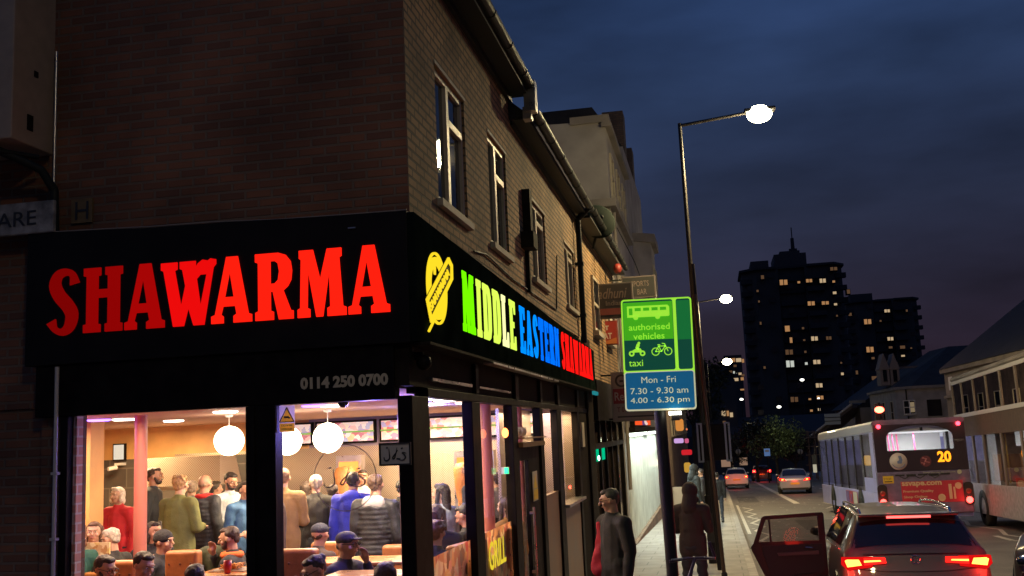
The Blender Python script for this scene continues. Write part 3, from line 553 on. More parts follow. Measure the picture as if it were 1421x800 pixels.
booth(405,762,8.9,'tan booth back at the left of the middle shop window',.5); booth(452,752,10.3,'narrow booth back between the two capped men',.3); booth(551,756,10.4,'booth back beside the corner column',.3)
booth(634,741,10.0,'booth back seen low in the first street window',.6,R_(80)); booth(648,752,9.4,'nearest booth back low in the first street window',.7,R_(80)); booth(690,735,10.6,'booth back below the exit light in the second street window',.5,R_(80))
def ttable(px, py, y, lab, w=.7, d=.6):
    p = at(px, py, y); T = thing('table', lab, 'table', (p.x,y,-.2), 'wooden tables in the shop'); h = p.z+.2
    b = MB(); b.box(-w/2,w/2,-d/2,d/2,h-.035,h); b.build('table_top', M['table'], T, False, bevel=.008); b = MB(); b.tube((0,0,.02),(0,0,h-.04),.03); b.lathe([(.22,0),(.2,.02),(.03,.03)],(0,0,0)); b.build('leg', M['frame'], T, False); return Vector((p.x,y,p.z))
t1 = ttable(322,792,8.6,'wooden table in front of the bearded man in the left window',.5); ttable(128,790,9.9,'table between the two women in the left window',.5); t3 = ttable(505,776,9.4,'long wooden table crossing the foot of the middle window',1.3,.5); ttable(530,795,8.2,'nearest table at the foot of the middle window',.9,.4)
ttable(625,760,9.7,'table low in the first street window',.5)
p0 = at(285,764,9.6); b = MB(); b.cap(p0+Vector((-.14,0,-.08)), p0+Vector((.16,.02,-.06)), .09, .12, .7); b.cap(p0+Vector((.1,0,-.1)), p0+Vector((.22,0,-.5)), .12, .10, .7); b.cap(p0+Vector((-.1,0,-.1)), p0+Vector((-.02,0,-.5)), .10, .09, .7)
COATP = (b, p0)
# food tray and cups, card, clock
tr = thing('food_tray', 'tray of orange chips on the table of the bearded man', 'food tray', tuple(t1)); b = MB(); b.box(-.17,.17,-.12,.12,.002,.012); b.build('tray', M['steel'], tr, False)
b = MB(); [b.tube(Vector((random.uniform(-.1,.1),random.uniform(-.07,.07),.02+random.random()*.03)),Vector((random.uniform(-.1,.1),random.uniform(-.07,.07),.02+random.random()*.05)),.007,n=5) for _ in range(46)]; b.build('chips', mat('fried chips',(.75,.36,.06),.5), tr, False)
b = MB(); b.lathe([(.001,0),(.03,0),(.036,.11),(.033,.11),(.028,.01)],(0,0,0)); o = b.build('drink_cup', mat('cup red',(.5,.03,.02),.3)); o.location = tuple(t1+Vector((.06,-.2,.001))); tag(o,'red paper cup beside the tray of chips','cup')
b = MB(); p = at(134,772,9.8); b.box(p.x-.16,p.x+.16,9.78,9.80,p.z-.22,p.z+.14); o = b.build('menu_card', voro('yellow card print',[(.6,.45,.15),(.7,.6,.4),(.4,.2,.08)],18)); recenter(o,p); tag(o,'yellow menu card standing between the two seated women','menu card')
p = at(162,628,15.3); C_ = thing('wall_clock', 'white square wall box high on the amber wood wall', 'wall clock', tuple(p)); b = MB(); b.box(p.x-.11,p.x+.11,15.36,15.41,p.z-.14,p.z+.14); b.build('case', M['dwood'], C_); b = MB(); b.box(p.x-.09,p.x+.09,15.35,15.36,p.z-.12,p.z+.12); b.build('face', emi('lit face',(1,.85,.65),.9), C_)
p = at(162,649,15.2); C_ = thing('security_camera', 'white camera on the dark tiled wall', 'security camera', tuple(p)); b = MB(); b.tube(p,p+Vector((-.08,-.12,-.02)),.035); b.build('barrel', M['white'], C_); b = MB(); b.box(p.x-.03,p.x+.03,p.y-.02,p.y+.22,p.z+.03,p.z+.07); b.build('bracket', M['white'], C_)
p = at(476,566,7.6); C_ = thing('security_camera', 'dark dome camera on the ceiling just inside the middle window', 'security camera', (p.x,7.6,2.33)); b = MB(); b.ball((p.x,7.6,2.27),(.045,.045,.05)); b.build('dome', M['wglass'], C_); b = MB(); b.lathe([(.05,0),(.05,-.05),(.03,-.055)],(p.x,7.6,2.33)); b.build('base', M['frame'], C_)
# kitchen: hood, grills, counter
H = thing('extractor_hood', 'steel extractor hood with mesh front at the back of the left window', 'extractor hood', (-7.4,14.7,1.3)); a_ = at(238,648,14.7); c_ = at(335,648,14.7)
b = MB(); b.prism([(0,0),(.7,0),(.5,.42),(0,.42)],(a_.x,14.0,1.42),(0,1,0),(0,0,1),(1,0,0),0,c_.x-a_.x); b.build('canopy', M['mesh'], H); b = MB(); b.box(a_.x,c_.x,13.98,14.02,1.36,1.42); b.build('rim', M['steel'], H)
b = MB(); b.box(-6.9,-6.7,14.0,14.1,1.33,1.36); b.box(-6.6,-6.45,14.0,14.1,1.33,1.36); b.build('lamp', M['bulbw'], H)
KC = thing('serving_counter', 'long steel serving counter behind the queue', 'counter', (-6,13.8,-.2)); b = MB(); b.box(-9.0,-3.9,13.6,14.3,-.2,.8); b.build('base', mat('cream counter panel',(.5,.42,.33),.4), KC); b = MB(); b.box(-9.05,-3.85,13.55,14.35,.8,.85); b.build('top', M['steel'], KC)
b = MB(); b.quad((-8.9,13.62,.86),(-4.3,13.62,.86),(-4.3,13.5,1.2),(-8.9,13.5,1.2)); b.build('sneeze_guard', M['glass'], KC)
def doner(px, py, y, lab):
    p = at(px, py, y); T = thing('kebab_grill', lab, 'kebab grill', (p.x,y,.85), 'upright kebab grills'); b = MB(); b.box(p.x-.2,p.x+.2,y+.12,y+.3,.85,1.75); b.box(p.x-.22,p.x+.22,y-.2,y+.3,.85,.9); b.build('housing', M['steel'], T)
    b = MB(); [b.box(p.x-.15,p.x+.15,y+.105,y+.118,.98+k*.18,1.12+k*.18) for k in range(4)]; b.build('burner', emi('gas burner',(1,.25,.05),3), T)
    b = MB(); b.lathe([(.001,.95),(.08,.96),(.12,1.1),(.15,1.3),(.16,1.5),(.12,1.58),(.001,1.6)],(p.x,y-.05,0)); b.build('meat', mat('doner meat',(.45,.18,.06),.5,bump=.6,bscale=40,var=.3), T)
doner(646,655,14.2,'kebab grill with orange glow beside the standing cook'); doner(664,660,14.0,'kebab grill near the mullion of the street windows'); doner(480,650,14.5,'kebab grill behind the man in the blue hoodie')
b = MB(); p = at(708,660,10.9); 
ex = thing('exit_light', 'small green lit exit sign on the pink column in the street window', 'exit sign', tuple(at(703,653,10.5))); p = at(703,653,10.5); b = MB(); b.box(p.x-.04,p.x+.04,10.42,10.45,p.z-.035,p.z+.035); b.build('case', M['white'], ex); b = MB(); b.box(p.x-.005,p.x+.036,10.41,10.42,p.z-.03,p.z+.03); b.build('face', emi('exit green',(.05,1,.35),2.2), ex)
b = MB(); p = at(701,601,10.2); b.ball(p,(.035,.035,.05)); o = b.build('wall_lamp', emi('orange bulb',(1,.25,.06),6)); recenter(o,p); tag(o,'small orange lamp high in the second street window','lamp')
p = at(733,609,12.0); tp = thing('teapot', 'row of pale ornaments on the ledge above the shop door', 'ornament', (-2.28,11.9,1.92)); b = MB()
for k in range(3): b.ball((-2.3,11.6+.3*k,1.98),(.05,.08,.06)); b.tube((-2.3,11.66+.3*k,1.98),(-2.3,11.76+.3*k,2.03),.012)
b.build('body', mat('pale china',(.75,.6,.4),.3), tp)
for k, (px, py, y) in enumerate(((797,668,15.6),)):
    p = atx(px,py,-2.5); b = MB(); b.box(p.x-.1,p.x+.1,p.y-.25,p.y+.25,p.z-.04,p.z+.04); o = b.build('heat_lamp', emi('red heat lamp',(1,.1,.04),4)); recenter(o,p); tag(o,'red glowing heat lamp behind the kitchen hatch window','heat lamp')
# ================================================================== CORNER BITS ON THE LEFT
A_ = thing('wall_cabinet', 'beige metal cabinet high on the wall at the top left corner', 'wall cabinet', (-5.6,7.0,4.4)); b = MB(); b.box(-6.3,-5.25,6.77,7.30,4.43,6.3); b.build('case', mat('beige cabinet paint',(.36,.26,.17),.5,var=.12), A_, bevel=.01)
b = MB(); b.box(-5.249,-5.243,6.95,7.02,4.55,4.68); b.box(-5.249,-5.243,7.02,7.07,5.02,5.07); b.build('vent', M['dwood'], A_); b = MB(); b.path([(-5.5,6.8,4.40),(-5.35,6.95,4.33),(-5.22,7.1,4.25),(-5.17,7.2,4.1),(-5.17,7.22,3.75)],.035); b.path([(-5.7,6.8,4.42),(-5.4,6.85,4.36),(-5.25,7.1,4.36)],.02); b.build('hose', M['gut'], A_)
P_ = MB(); P_.tube((-5.19,7.22,4.1),(-5.19,7.22,5.3),.012,n=6); P_.build('cable', M['steel'], S)
N_ = thing('street_name_sign', 'weathered white street name plate ending in ARE at the left edge', 'street sign', (-5.5,7.2,3.72)); b = MB(); b.box(-6.6,-5.115,7.12,7.16,3.735,4.0); b.build('plate', mat('peeling white plate',(.24,.22,.20),.6,var=.6,vscale=9), N_, bevel=.01); b = MB(); words(b,'ARE',(-5.63,7.118,3.80),(1,0,.02),(0,0,1),(0,-1,0),.36,.12,0,.004); b.build('lettering', mat('print black',(.02,.02,.02)), N_)
N_ = thing('hydrant_sign', 'small old plate with the letter H beside the street name plate', 'hydrant sign', (-4.95,7.26,3.85)); b = MB(); b.box(-5.05,-4.86,7.255,7.275,3.82,4.02); b.build('plate', mat('dull ochre plate',(.16,.10,.035),.6,var=.3), N_); b = MB(); words(b,'H',(-5.01,7.252,3.845),(1,0,.02),(0,0,1),(0,-1,0),.12,.15,0,.003); b.build('lettering', mat('print black',(.02,.02,.02)), N_)
# ================================================================== PEOPLE
def remesh(o, vox, smooth=3, disp=None):
    m = o.modifiers.new('r', 'REMESH'); m.mode = 'VOXEL'; m.voxel_size = vox; m.use_smooth_shade = True
    if smooth: s = o.modifiers.new('s', 'SMOOTH'); s.factor = .5; s.iterations = smooth
    dg = bpy.context.evaluated_depsgraph_get(); me = bpy.data.meshes.new_from_object(o.evaluated_get(dg)); old = o.data; nm = old.name
    mats = [k for k in old.materials]; o.modifiers.clear(); o.data = me; bpy.data.meshes.remove(old); me.name = nm
    me.materials.clear(); [me.materials.append(k) for k in mats]
    for p in me.polygons: p.use_smooth = True
    if disp:
        n_ = len(me.vertices); co = np.empty(n_*3, np.float32); me.vertices.foreach_get('co', co); co = co.reshape(-1,3); no = np.empty(n_*3, np.float32); me.vertex_normals.foreach_get('vector', no); no = no.reshape(-1,3)
        sd = [noise.noise(Vector((x*disp[1], y*disp[1], z*disp[1]*disp[2]))+DV) for x, y, z in co]
        co = co+no*(np.array(sd)[:,None]*disp[0]); me.vertices.foreach_set('co', co.astype(np.float32).ravel()); me.update()
    DV.x += 3.7
from mathutils import noise
DV = Vector((0,0,0))
SKIN = [(.48,.27,.18),(.40,.22,.14),(.28,.14,.08),(.52,.32,.23)]
def cloth(name, c, bump=.25, scale=30, rough=.8): return mat('cloth '+name, c, rough, bump=bump, bscale=scale, var=.12, vscale=10)
def person(lab, top, floor, pose='stand', rz=0, skin=0, hair='short', hairc=(.03,.02,.015), coat=(.02,.02,.025), coatn='black', legs=(.03,.035,.05), arms='down', turn=0, tilt=0, glasses=False, beard=False,
           hat=None, hatc=(.015,.015,.018), hood=None, group='diners and staff inside the shop', quilt=False, wide=1, hs=1, bulk=1, bag=None, scarf=None, collar=None, vox=.011):
    top = Vector(top); H = (top.z-floor) if pose in ('stand', 'walk') else 1.72; s = H/1.75; rz = rz+R_(0)
    T = thing('person', lab, 'person', (top.x, top.y, floor), group, rz)
    sh = .19*wide; P = {}
    if pose in ('stand', 'walk'):
        ph = .95*s; lean = 0
        for sd in (-1, 1):
            st_ = (.16*sd if pose == 'walk' else 0); P[sd] = dict(hip=(.09*sd,0,.92*s), knee=(.10*sd,-.02-st_*.7,.50*s), ank=(.10*sd,.03-st_,.09*s), toe=(.11*sd,-.13-st_,.045*s))
    else:
        ph = (top.z-floor)-.80*s; lean = 0
        for sd in (-1, 1): P[sd] = dict(hip=(.09*sd,.02,ph-.02), knee=(.11*sd,-.42,ph), ank=(.11*sd,-.40,max(.09,ph-.45)), toe=(.11*sd,-.56,.045))
    Z = lambda h: ph+(h-.95)*s                                     # height above a standing floor, carried with the pelvis
    hc = Vector((0, -.03, Z(1.635))); hr = .098*s*hs
    q = Matrix.Rotation(turn, 3, 'Z').to_quaternion() @ Matrix.Rotation(tilt, 3, 'X').to_quaternion()
    hd = lambda x, y, z: hc+q @ Vector((x*hr, y*hr, z*hr))         # head space: -y is the face
    # arms
    A = {}
    for sd in (-1, 1):
        a = arms if isinstance(arms, str) else arms[0 if sd < 0 else 1]
        S0 = Vector((sh*sd*s, .01, Z(1.40)))
        if a == 'down': E, Wr = Vector((sd*(sh+.055)*s, .03, Z(1.12))), Vector((sd*(sh+.06)*s, -.03, Z(.87)))
        elif a == 'pocket': E, Wr = Vector((sd*(sh+.09)*s, .07, Z(1.13))), Vector((sd*(sh-.02)*s, -.09, Z(.95)))
        elif a == 'front': E, Wr = Vector((sd*(sh+.05)*s, -.02, Z(1.13))), Vector((sd*(sh-.06)*s, -.27, Z(1.12)))
        elif a == 'table': E, Wr = Vector((sd*(sh+.05)*s, -.08, Z(1.15))), Vector((sd*(sh-.08)*s, -.34, Z(1.10)))
        elif a == 'chin': E, Wr = Vector((sd*(sh-.02)*s, -.20, Z(1.18))), Vector((sd*.06*s, -.20, Z(1.46)))
        else: E, Wr = Vector((sd*(sh+.08)*s, -.10, Z(1.14))), Vector((sd*.04*s, -.20, Z(1.20)))     # folded
        A[sd] = (S0, E, Wr)
    # --- body: one continuous skin surface with head, hands and fingers
    b = MB()
    b.ball(hd(0,.12,.18), (hr*.80,hr*.98,hr*.95), 18, 12, q); b.ball(hd(0,-.22,-.42), (hr*.58,hr*.66,hr*.70), 14, 10, q); b.ball(hd(0,-.50,-.88), (hr*.30,hr*.28,hr*.22), 10, 8, q)
    b.cap(hd(0,-.92,.16), hd(0,-1.14,-.22), hr*.075, hr*.14, nu=8); b.ball(hd(0,-.86,.32), (hr*.5,hr*.16,hr*.12), 10, 6, q)
    for sd in (-1, 1): b.ball(hd(.82*sd,.06,-.08), (hr*.12,hr*.2,hr*.28), 8, 8, q); b.ball(hd(.42*sd,-.66,-.28), (hr*.24,hr*.2,hr*.2), 8, 6, q)
    b.cap(Vector((0,.015,Z(1.40))), hd(0,.1,-.5), .062*s, .058*s)
    b.cap((0,0,ph), (0,.01,Z(1.30)), .12*s, .13*s, .7)
    for sd in (-1, 1):
        S0, E, Wr = A[sd]; b.cap((0,.01,Z(1.38)), S0, .07*s, .05*s); b.cap(S0, E, .045*s, .036*s); b.cap(E, Wr, .036*s, .024*s)
        d = (Wr-E).normalized(); side = d.cross(Vector((0,0,1))); side = side.normalized() if side.length > .2 else Vector((0,-1,0)); inn = Vector((-sd,0,0)) if abs(d.z) > .6 else Vector((0,0,-1))
        pc = Wr+d*.075*s; b.cap(Wr+d*.02, pc, .027*s, .036*s, .8)
        side = d.cross(inn).normalized()
        for k, (o_, l_) in enumerate(((-.030,.062),(-.010,.072),(.010,.068),(.029,.055))):
            r0 = pc+side*o_*s+d*.015; m_ = r0+d*l_*.6*s; b.cap(r0, m_, .0105, .0095, nu=8); b.cap(m_, m_+(d*.7+inn*.7)*l_*.55*s, .0095, .008, nu=8)
        b.cap(Wr+d*.03-side*.028*s, Wr+d*.075-side*.052*s, .013, .010, nu=8)
        L = P[sd]; b.cap(L['hip'], L['knee'], .07*s, .05*s); b.cap(L['knee'], L['ank'], .048*s, .035*s); b.cap(L['ank'], L['toe'], .035, .03)
    sk = mat('skin tone %d' % skin, SKIN[skin], .5, var=.06, vscale=20)
    o = b.build('body', sk, T, False); remesh(o, .0085, 2)
    # --- coat
    k = bulk; c = MB(); c.cap((0,.0,ph+.0), (0,.01,Z(1.20)), .165*s*k, .165*s*k*wide, .72); c.cap((0,.01,Z(1.15)), (0,.012,Z(1.33)), .17*s*k, .165*s*wide*k, .72)
    c.ball((0,.015,Z(1.40)), (.15*s*wide,.10*s,.085*s)); c.cap((0,.02,Z(1.42)), (0,.0,Z(1.475)), .082*s, .075*s)
    for sd in (-1, 1):
        S0, E, Wr = A[sd]; c.cap((sd*.08,.01,Z(1.41)), S0, .085*s, .078*s*k); c.cap(S0, E, .075*s*k, .058*s*k); c.cap(E, Wr+(E-Wr)*.04, .058*s*k, .045*s*k)
        c.cap((.07*sd*s,0,ph+.05), (.08*sd*s,0,ph-.08), .12*s*k, .115*s*k, .85)
    if hood == 'down': c.ball((0,.10,Z(1.44)), (.13*s,.09*s,.09*s)); c.ball((0,.12,Z(1.38)), (.10*s,.07*s,.12*s))
    cm = cloth(coatn, coat, .5 if quilt else .25, 14 if quilt else 30, .55 if quilt else .8)
    if quilt:
        for i in range(11): z = ph-.08+i*.052*s; c.ring((0,.005,z), .150*s*k, .030*s, 'z', 24, 8, sc=(1.07, .76))
    o = c.build('coat', cm, T, False); remesh(o, vox, 3, (.018 if quilt else .011, 9, 1.0))
    # --- trousers and shoes
    c = MB(); c.ball((0,0,ph-.02), (.15*s,.115*s,.13*s))
    for sd in (-1, 1): L = P[sd]; c.cap(L['hip'], L['knee'], .093*s, .066*s); c.cap(L['knee'], L['ank'], .064*s, .054*s)
    o = c.build('trousers', cloth('leg %.2f %.2f' % (legs[0], legs[2]), legs), T, False); remesh(o, .014, 3, (.016, 10, 1.8))
    for sd in (-1, 1):
        c = MB(); L = P[sd]; c.cap(Vector(L['ank'])+Vector((0,.03,-.03)), L['toe'], .05, .04, 1); o = c.build('shoe', mat('dark shoe',(.02,.018,.016),.5), T, False)
    # --- hair
    h = MB(); hm = mat('hair %.2f %.2f %.2f' % hairc, hairc, .55, var=.3, vscale=40, bump=.35, bscale=70)
    if hair != 'bald' and hat is None:
        h.ball(hd(0,.28,.36), (hr*.86,hr*.92,hr*.84), 16, 12, q); h.ball(hd(0,-.25,.86), (hr*.62,hr*.55,hr*.30), 12, 8, q); h.ball(hd(0,.72,-.15), (hr*.62,hr*.34,hr*.5), 10, 8, q)
    elif hair == 'bald' or hat: h.ball(hd(0,.62,-.12), (hr*.72,hr*.42,hr*.42), 10, 8, q)
    if hair == 'bob':
        for sd in (-1, 1): h.cap(hd(.78*sd,.1,.5), hd(.86*sd,-.1,-.75), hr*.32, hr*.34)
        h.cap(hd(0,.7,.3), hd(0,.75,-.85), hr*.65, hr*.62); h.ball(hd(0,-.5,.98), (hr*.6,hr*.38,hr*.25), 10, 8, q)
    if hair in ('long', 'curly'):
        n_ = 5 if hair == 'long' else 16
        for sd in (-1, 1): h.cap(hd(.80*sd,.15,.4), hd(.86*sd,-.05,-1.9 if hair == 'long' else -1.0), hr*.27, hr*.25)
        h.cap(hd(0,.75,.2), hd(0,.8,-2.0 if hair == 'long' else -1.0), hr*.62, hr*.55)
        if hair == 'curly':
            for i in range(26): a = i*2.4; h.ball(hd(.95*math.cos(a),.45+.55*math.sin(a),.9-1.7*i/26), hr*.30, 8, 6)
    if hair == 'tousled':
        for i in range(22): a = i*2.4; r_ = .75; h.ball(hd(r_*math.cos(a),.25+r_*math.sin(a)*.8,1.05-.9*i/22), hr*.26, 8, 6)
    if hair == 'bun': h.ball(hd(0,1.0,.6), (hr*.4,hr*.4,hr*.4))
    if h.v: o = h.build('hair', hm, T, False); remesh(o, .009, 1, (.006, 45, .6))
    if beard:
        h = MB(); h.ball(hd(0,-.46,-.72), (hr*.52,hr*.50,hr*.36), 12, 8, q)
        for sd in (-1, 1): h.cap(hd(.66*sd,-.1,-.1), hd(.42*sd,-.45,-.75), hr*.14, hr*.24)
        h.ball(hd(0,-.96,-.42), (hr*.26,hr*.12,hr*.08), 8, 6, q); o = h.build('beard', hm, T, False); remesh(o, .008, 1)
    # --- face
    e_ = MB(); [e_.ball(hd(.33*sd,-.80,.08), (hr*.13,hr*.08,hr*.065), 10, 6, q) for sd in (-1, 1)]; eo = e_.build('eyes', mat('eye white',(.6,.56,.5),.3), T, False)
    e_ = MB(); [e_.ball(hd(.33*sd,-.875,.08), (hr*.055,hr*.02,hr*.055), 8, 6, q) for sd in (-1, 1)]; e_.build('pupils', mat('pupil',(.02,.015,.01),.2), eo, False)
    e_ = MB(); [e_.cap(hd(.18*sd,-.93,.27), hd(.50*sd,-.83,.30), hr*.035, hr*.03, nu=6) for sd in (-1, 1)]; e_.build('eyebrows', hm, T, False)
    e_ = MB(); e_.cap(hd(-.2,-.90,-.56), hd(.2,-.90,-.56), hr*.05, hr*.05, nu=8); e_.build('mouth', mat('lips',(.35,.12,.10),.4), T, False)
    if glasses:
        g = MB()
        for sd in (-1, 1):
            n_ = 14; pr = [hd(.36*sd+.27*math.cos(2*math.pi*i/n_),-1.02,.06+.20*math.sin(2*math.pi*i/n_)) for i in range(n_+1)]
            for i in range(n_): g.tube(pr[i], pr[i+1], hr*.032, n=5)
            g.tube(hd(.62*sd,-1.0,.1), hd(.86*sd,.0,.1), hr*.03, n=5)
        g.tube(hd(-.1,-1.04,.1), hd(.1,-1.04,.1), hr*.03, n=5); g.build('glasses', mat('spectacle frame',(.01,.01,.01),.3), T, False)
    if hat:
        g = MB(); m_ = cloth('hat %.2f' % hatc[0], hatc, .4, 50)
        if hat == 'beanie': g.ball(hd(0,.12,.42), (hr*.92,hr*1.06,hr*.88), 18, 12, q); g.ball(hd(0,.12,.22), (hr*.95,hr*1.08,hr*.25), 18, 8, q)
        elif hat == 'cap': g.ball(hd(0,.12,.48), (hr*.90,hr*1.04,hr*.70), 18, 12, q); g.ball(hd(0,-1.05,.50), (hr*.62,hr*.75,hr*.07), 14, 6, q)
        elif hat == 'hood': g.ball(hd(0,.22,.18), (hr*1.12,hr*1.2,hr*1.22), 18, 12, q); g.cap(hd(0,.5,-.5), (0,.06,Z(1.44)), hr*.95, hr*1.15); g.cap(hd(-.6,-.3,-1.1), hd(.6,-.3,-1.1), hr*.5, hr*.5)
        o = g.build({'beanie':'beanie','cap':'cap','hood':'hood'}[hat], cm if hat == 'hood' else m_, T, False)
        remesh(o, .010, 1)
    if scarf: g = MB(); g.ring((0,.0,Z(1.475)), .085*s, .034*s, 'z', 20, 8); g.build('scarf', cloth('scarf %.2f' % scarf[0], scarf), T, False)
    if collar: g = MB(); g.cap((-.05*s,.07,Z(1.44)), (.05*s,.07,Z(1.44)), .085*s, .085*s, .8); g.cap((-.09*s,-.03,Z(1.45)), (.0,.07,Z(1.45)), .04*s, .06*s); g.cap((.09*s,-.03,Z(1.45)), (.0,.07,Z(1.45)), .04*s, .06*s); o = g.build('hood', cloth('hood %.2f' % collar[0], collar), T, False); remesh(o, .012, 2)
    return T
PI = math.pi; FL = -.2
def seat(lab, px, py, y, rz, **kw): return person(lab, at(px, py, y), FL, 'sit', rz, **kw)
def standp(lab, px, py, y, rz, **kw): return person(lab, at(px, py, y), FL, 'stand', rz, **kw)
gy = (.42,.38,.33)
# left window
o = COATP[0].build('draped_coat', cloth('draped olive',(.04,.05,.025)), None); remesh(o, .012, 2, (.03, 11, .8)); recenter(o, COATP[1]); tag(o, 'dark green coat draped over a booth back in the left window', 'coat')
seat('seated man in a black jacket with his back to the glass in the left window', 270, 783, 8.1, R_(185), hairc=(.03,.02,.015), coat=(.02,.02,.022), skin=0)
seat('seated woman with dark hair nearest the corner in the middle window', 533, 780, 8.0, R_(160), hair='long', hairc=(.04,.025,.02), coat=(.05,.02,.02), skin=3)
seat('seated woman with auburn curls and a green jacket left in the left window', 105, 729, 9.6, R_(60), hair='curly', hairc=(.16,.06,.03), coat=(.02,.09,.075), coatn='green', skin=3)
seat('seated girl with long brown hair and a pink red top facing the window', 131, 724, 10.3, R_(25), hair='long', hairc=(.10,.05,.03), coat=(.45,.03,.06), coatn='pinkred', skin=3)
seat('seated grey haired man with glasses and a dark jacket seen from the side', 157, 733, 9.9, R_(-95), hairc=gy, coat=(.02,.02,.022), glasses=True, skin=3, arms='table', tilt=.25)
standp('woman with a white bob and a red jacket standing beside the pink column', 165, 676, 12.6, R_(-10), hair='bob', hairc=(.72,.66,.58), coat=(.50,.02,.035), coatn='red', skin=3)
seat('black haired man with glasses low in the left window, cut off by the bottom edge', 143, 771, 8.15, R_(75), hairc=(.02,.015,.015), coat=(.03,.02,.02), glasses=True, beard=True, skin=1, tilt=.25)
seat('short haired man in a red shirt low in the left window', 197, 766, 8.2, R_(70), hairc=(.03,.02,.015), coat=(.45,.015,.02), coatn='red', skin=0, tilt=.35)
standp('tall bearded man in a dark coat standing just right of the pink column', 212, 649, 13.2, R_(105), hairc=(.05,.03,.02), coat=(.03,.035,.045), coatn='navy', beard=True, skin=0, bulk=1.1)
standp('person with tousled fair hair in an olive green coat seen from behind', 249, 660, 11.9, R_(170), hair='tousled', hairc=(.36,.22,.10), coat=(.12,.13,.045), coatn='olive', bulk=1.15, arms='front', skin=3)
seat('seated woman with dark curly hair behind the beanie man', 212, 724, 10.6, R_(60), hair='curly', hairc=(.03,.02,.018), coat=(.04,.03,.03), skin=0)
seat('man in a black beanie and black jacket seated in profile', 224, 736, 9.5, R_(85), hat='beanie', coat=(.015,.015,.017), skin=0, hairc=(.02,.02,.02))
standp('balding man in a dark blue padded coat with a red scarf seen from behind', 283, 659, 12.7, R_(165), hair='bald', hairc=(.28,.2,.15), coat=(.035,.04,.055), coatn='slate', scarf=(.5,.02,.02), bulk=1.12, skin=0, quilt=True)
standp('bearded man in a pale blue shirt behind the queue of the left window', 319, 656, 13.0, R_(60), hairc=(.02,.015,.015), coat=(.42,.45,.50), coatn='paleblue', beard=True, skin=1, arms='front', tilt=.3)
standp('man in a blue top at the right edge of the left window', 339, 668, 12.4, R_(60), coat=(.05,.14,.32), coatn='midblue', hairc=(.03,.02,.02), skin=0)
seat('bearded man in a dark jacket with an orange collar, hand at his mouth', 322, 731, 9.5, R_(-80), hairc=(.04,.02,.015), coat=(.025,.02,.022), beard=True, arms=('chin','table'), skin=0, scarf=(.75,.16,.03), tilt=.2)
standp('older man in a dark coat behind the olive coat person', 266, 667, 13.3, R_(200), hairc=(.35,.28,.22), coat=(.06,.06,.065), coatn='grey', skin=3)
# middle window
standp('man in a brown jacket with his back to the middle window', 392, 650, 12.0, R_(195), hairc=(.22,.13,.08), coat=(.27,.16,.07), coatn='brown', bulk=1.1, skin=0, arms='front')
standp('man half hidden by the frame at the left of the middle window, holding something blue', 381, 661, 11.3, R_(-60), hair='bald', hairc=(.2,.15,.1), coat=(.10,.06,.05), coatn='maroon', skin=3, arms='front')
standp('grey haired person in a dark coat left of the round window sticker', 438, 659, 12.6, R_(200), hair='short', hairc=(.40,.36,.32), coat=(.03,.03,.035), skin=3, arms=('down','front'))
standp('person in a dark coat between the grey haired person and the blue hoodie', 461, 672, 13.0, R_(180), hairc=(.03,.02,.02), coat=(.06,.06,.055), coatn='darkolive')
standp('person in a bright blue hoodie with its hood down seen from behind', 489, 655, 12.3, R_(185), hairc=(.02,.015,.015), coat=(.025,.035,.42), coatn='royal', hood='down', bulk=1.1, skin=2)
standp('man in a black quilted jacket with a grey hood and pale trousers', 520, 658, 10.9, R_(180), hairc=(.10,.06,.04), coat=(.022,.024,.028), coatn='puffer', quilt=True, collar=(.42,.42,.42), legs=(.45,.36,.28), bulk=1.05, skin=0)
standp('person in black behind the corner column of the middle window', 557, 666, 12.6, R_(180), hairc=(.02,.02,.02), coat=(.02,.02,.022), skin=0)
standp('man in a dark green coat at the back of the queue in the left window', 297, 668, 13.6, R_(150), hairc=(.05,.04,.03), coat=(.03,.05,.035), coatn='dkgreen', skin=0)
standp('woman in a black coat standing between the two capped men and the queue', 425, 668, 13.2, R_(190), hair='long', hairc=(.04,.03,.02), coat=(.02,.02,.022), skin=3)
standp('man in a grey jacket behind the mullion in the second street window', 690, 655, 13.6, R_(-150), hairc=(.05,.03,.02), coat=(.16,.15,.15), coatn='midgrey', skin=0)
seat('seated woman in a mustard top in the second street window', 703, 690, 11.6, R_(-120), hair='long', hairc=(.06,.03,.02), coat=(.35,.18,.04), coatn='mustard', skin=3)
standp('cook in a white shirt behind the counter in the middle window', 503, 652, 14.6, R_(20), hairc=(.03,.02,.02), coat=(.55,.52,.5), coatn='white', skin=1)
seat('seated man in a navy cap and brown coat, smaller of the two capped men', 441, 726, 9.9, R_(150), hat='cap', hatc=(.025,.028,.045), hairc=(.04,.03,.02), coat=(.05,.03,.025), coatn='dkbrown', skin=0, turn=.3)
seat('seated man in a dark grey cap and glasses, larger of the two capped men', 478, 738, 8.8, R_(75), hat='cap', hatc=(.05,.05,.06), hairc=(.2,.18,.16), coat=(.035,.035,.045), coatn='charcoal', glasses=True, skin=0, arms=('table','chin'), hs=1.05)
seat('seated person with a dark bun and glasses at the foot of the middle window', 440, 771, 8.0, R_(-40), hair='bun', hairc=(.03,.02,.02), coat=(.05,.03,.03), glasses=True, skin=0, tilt=.4, arms=('chin','table'))
seat('seated person reaching onto the table beside the corner column', 583, 745, 8.9, R_(-90), coat=(.03,.03,.035), hairc=(.02,.02,.02), arms='table')
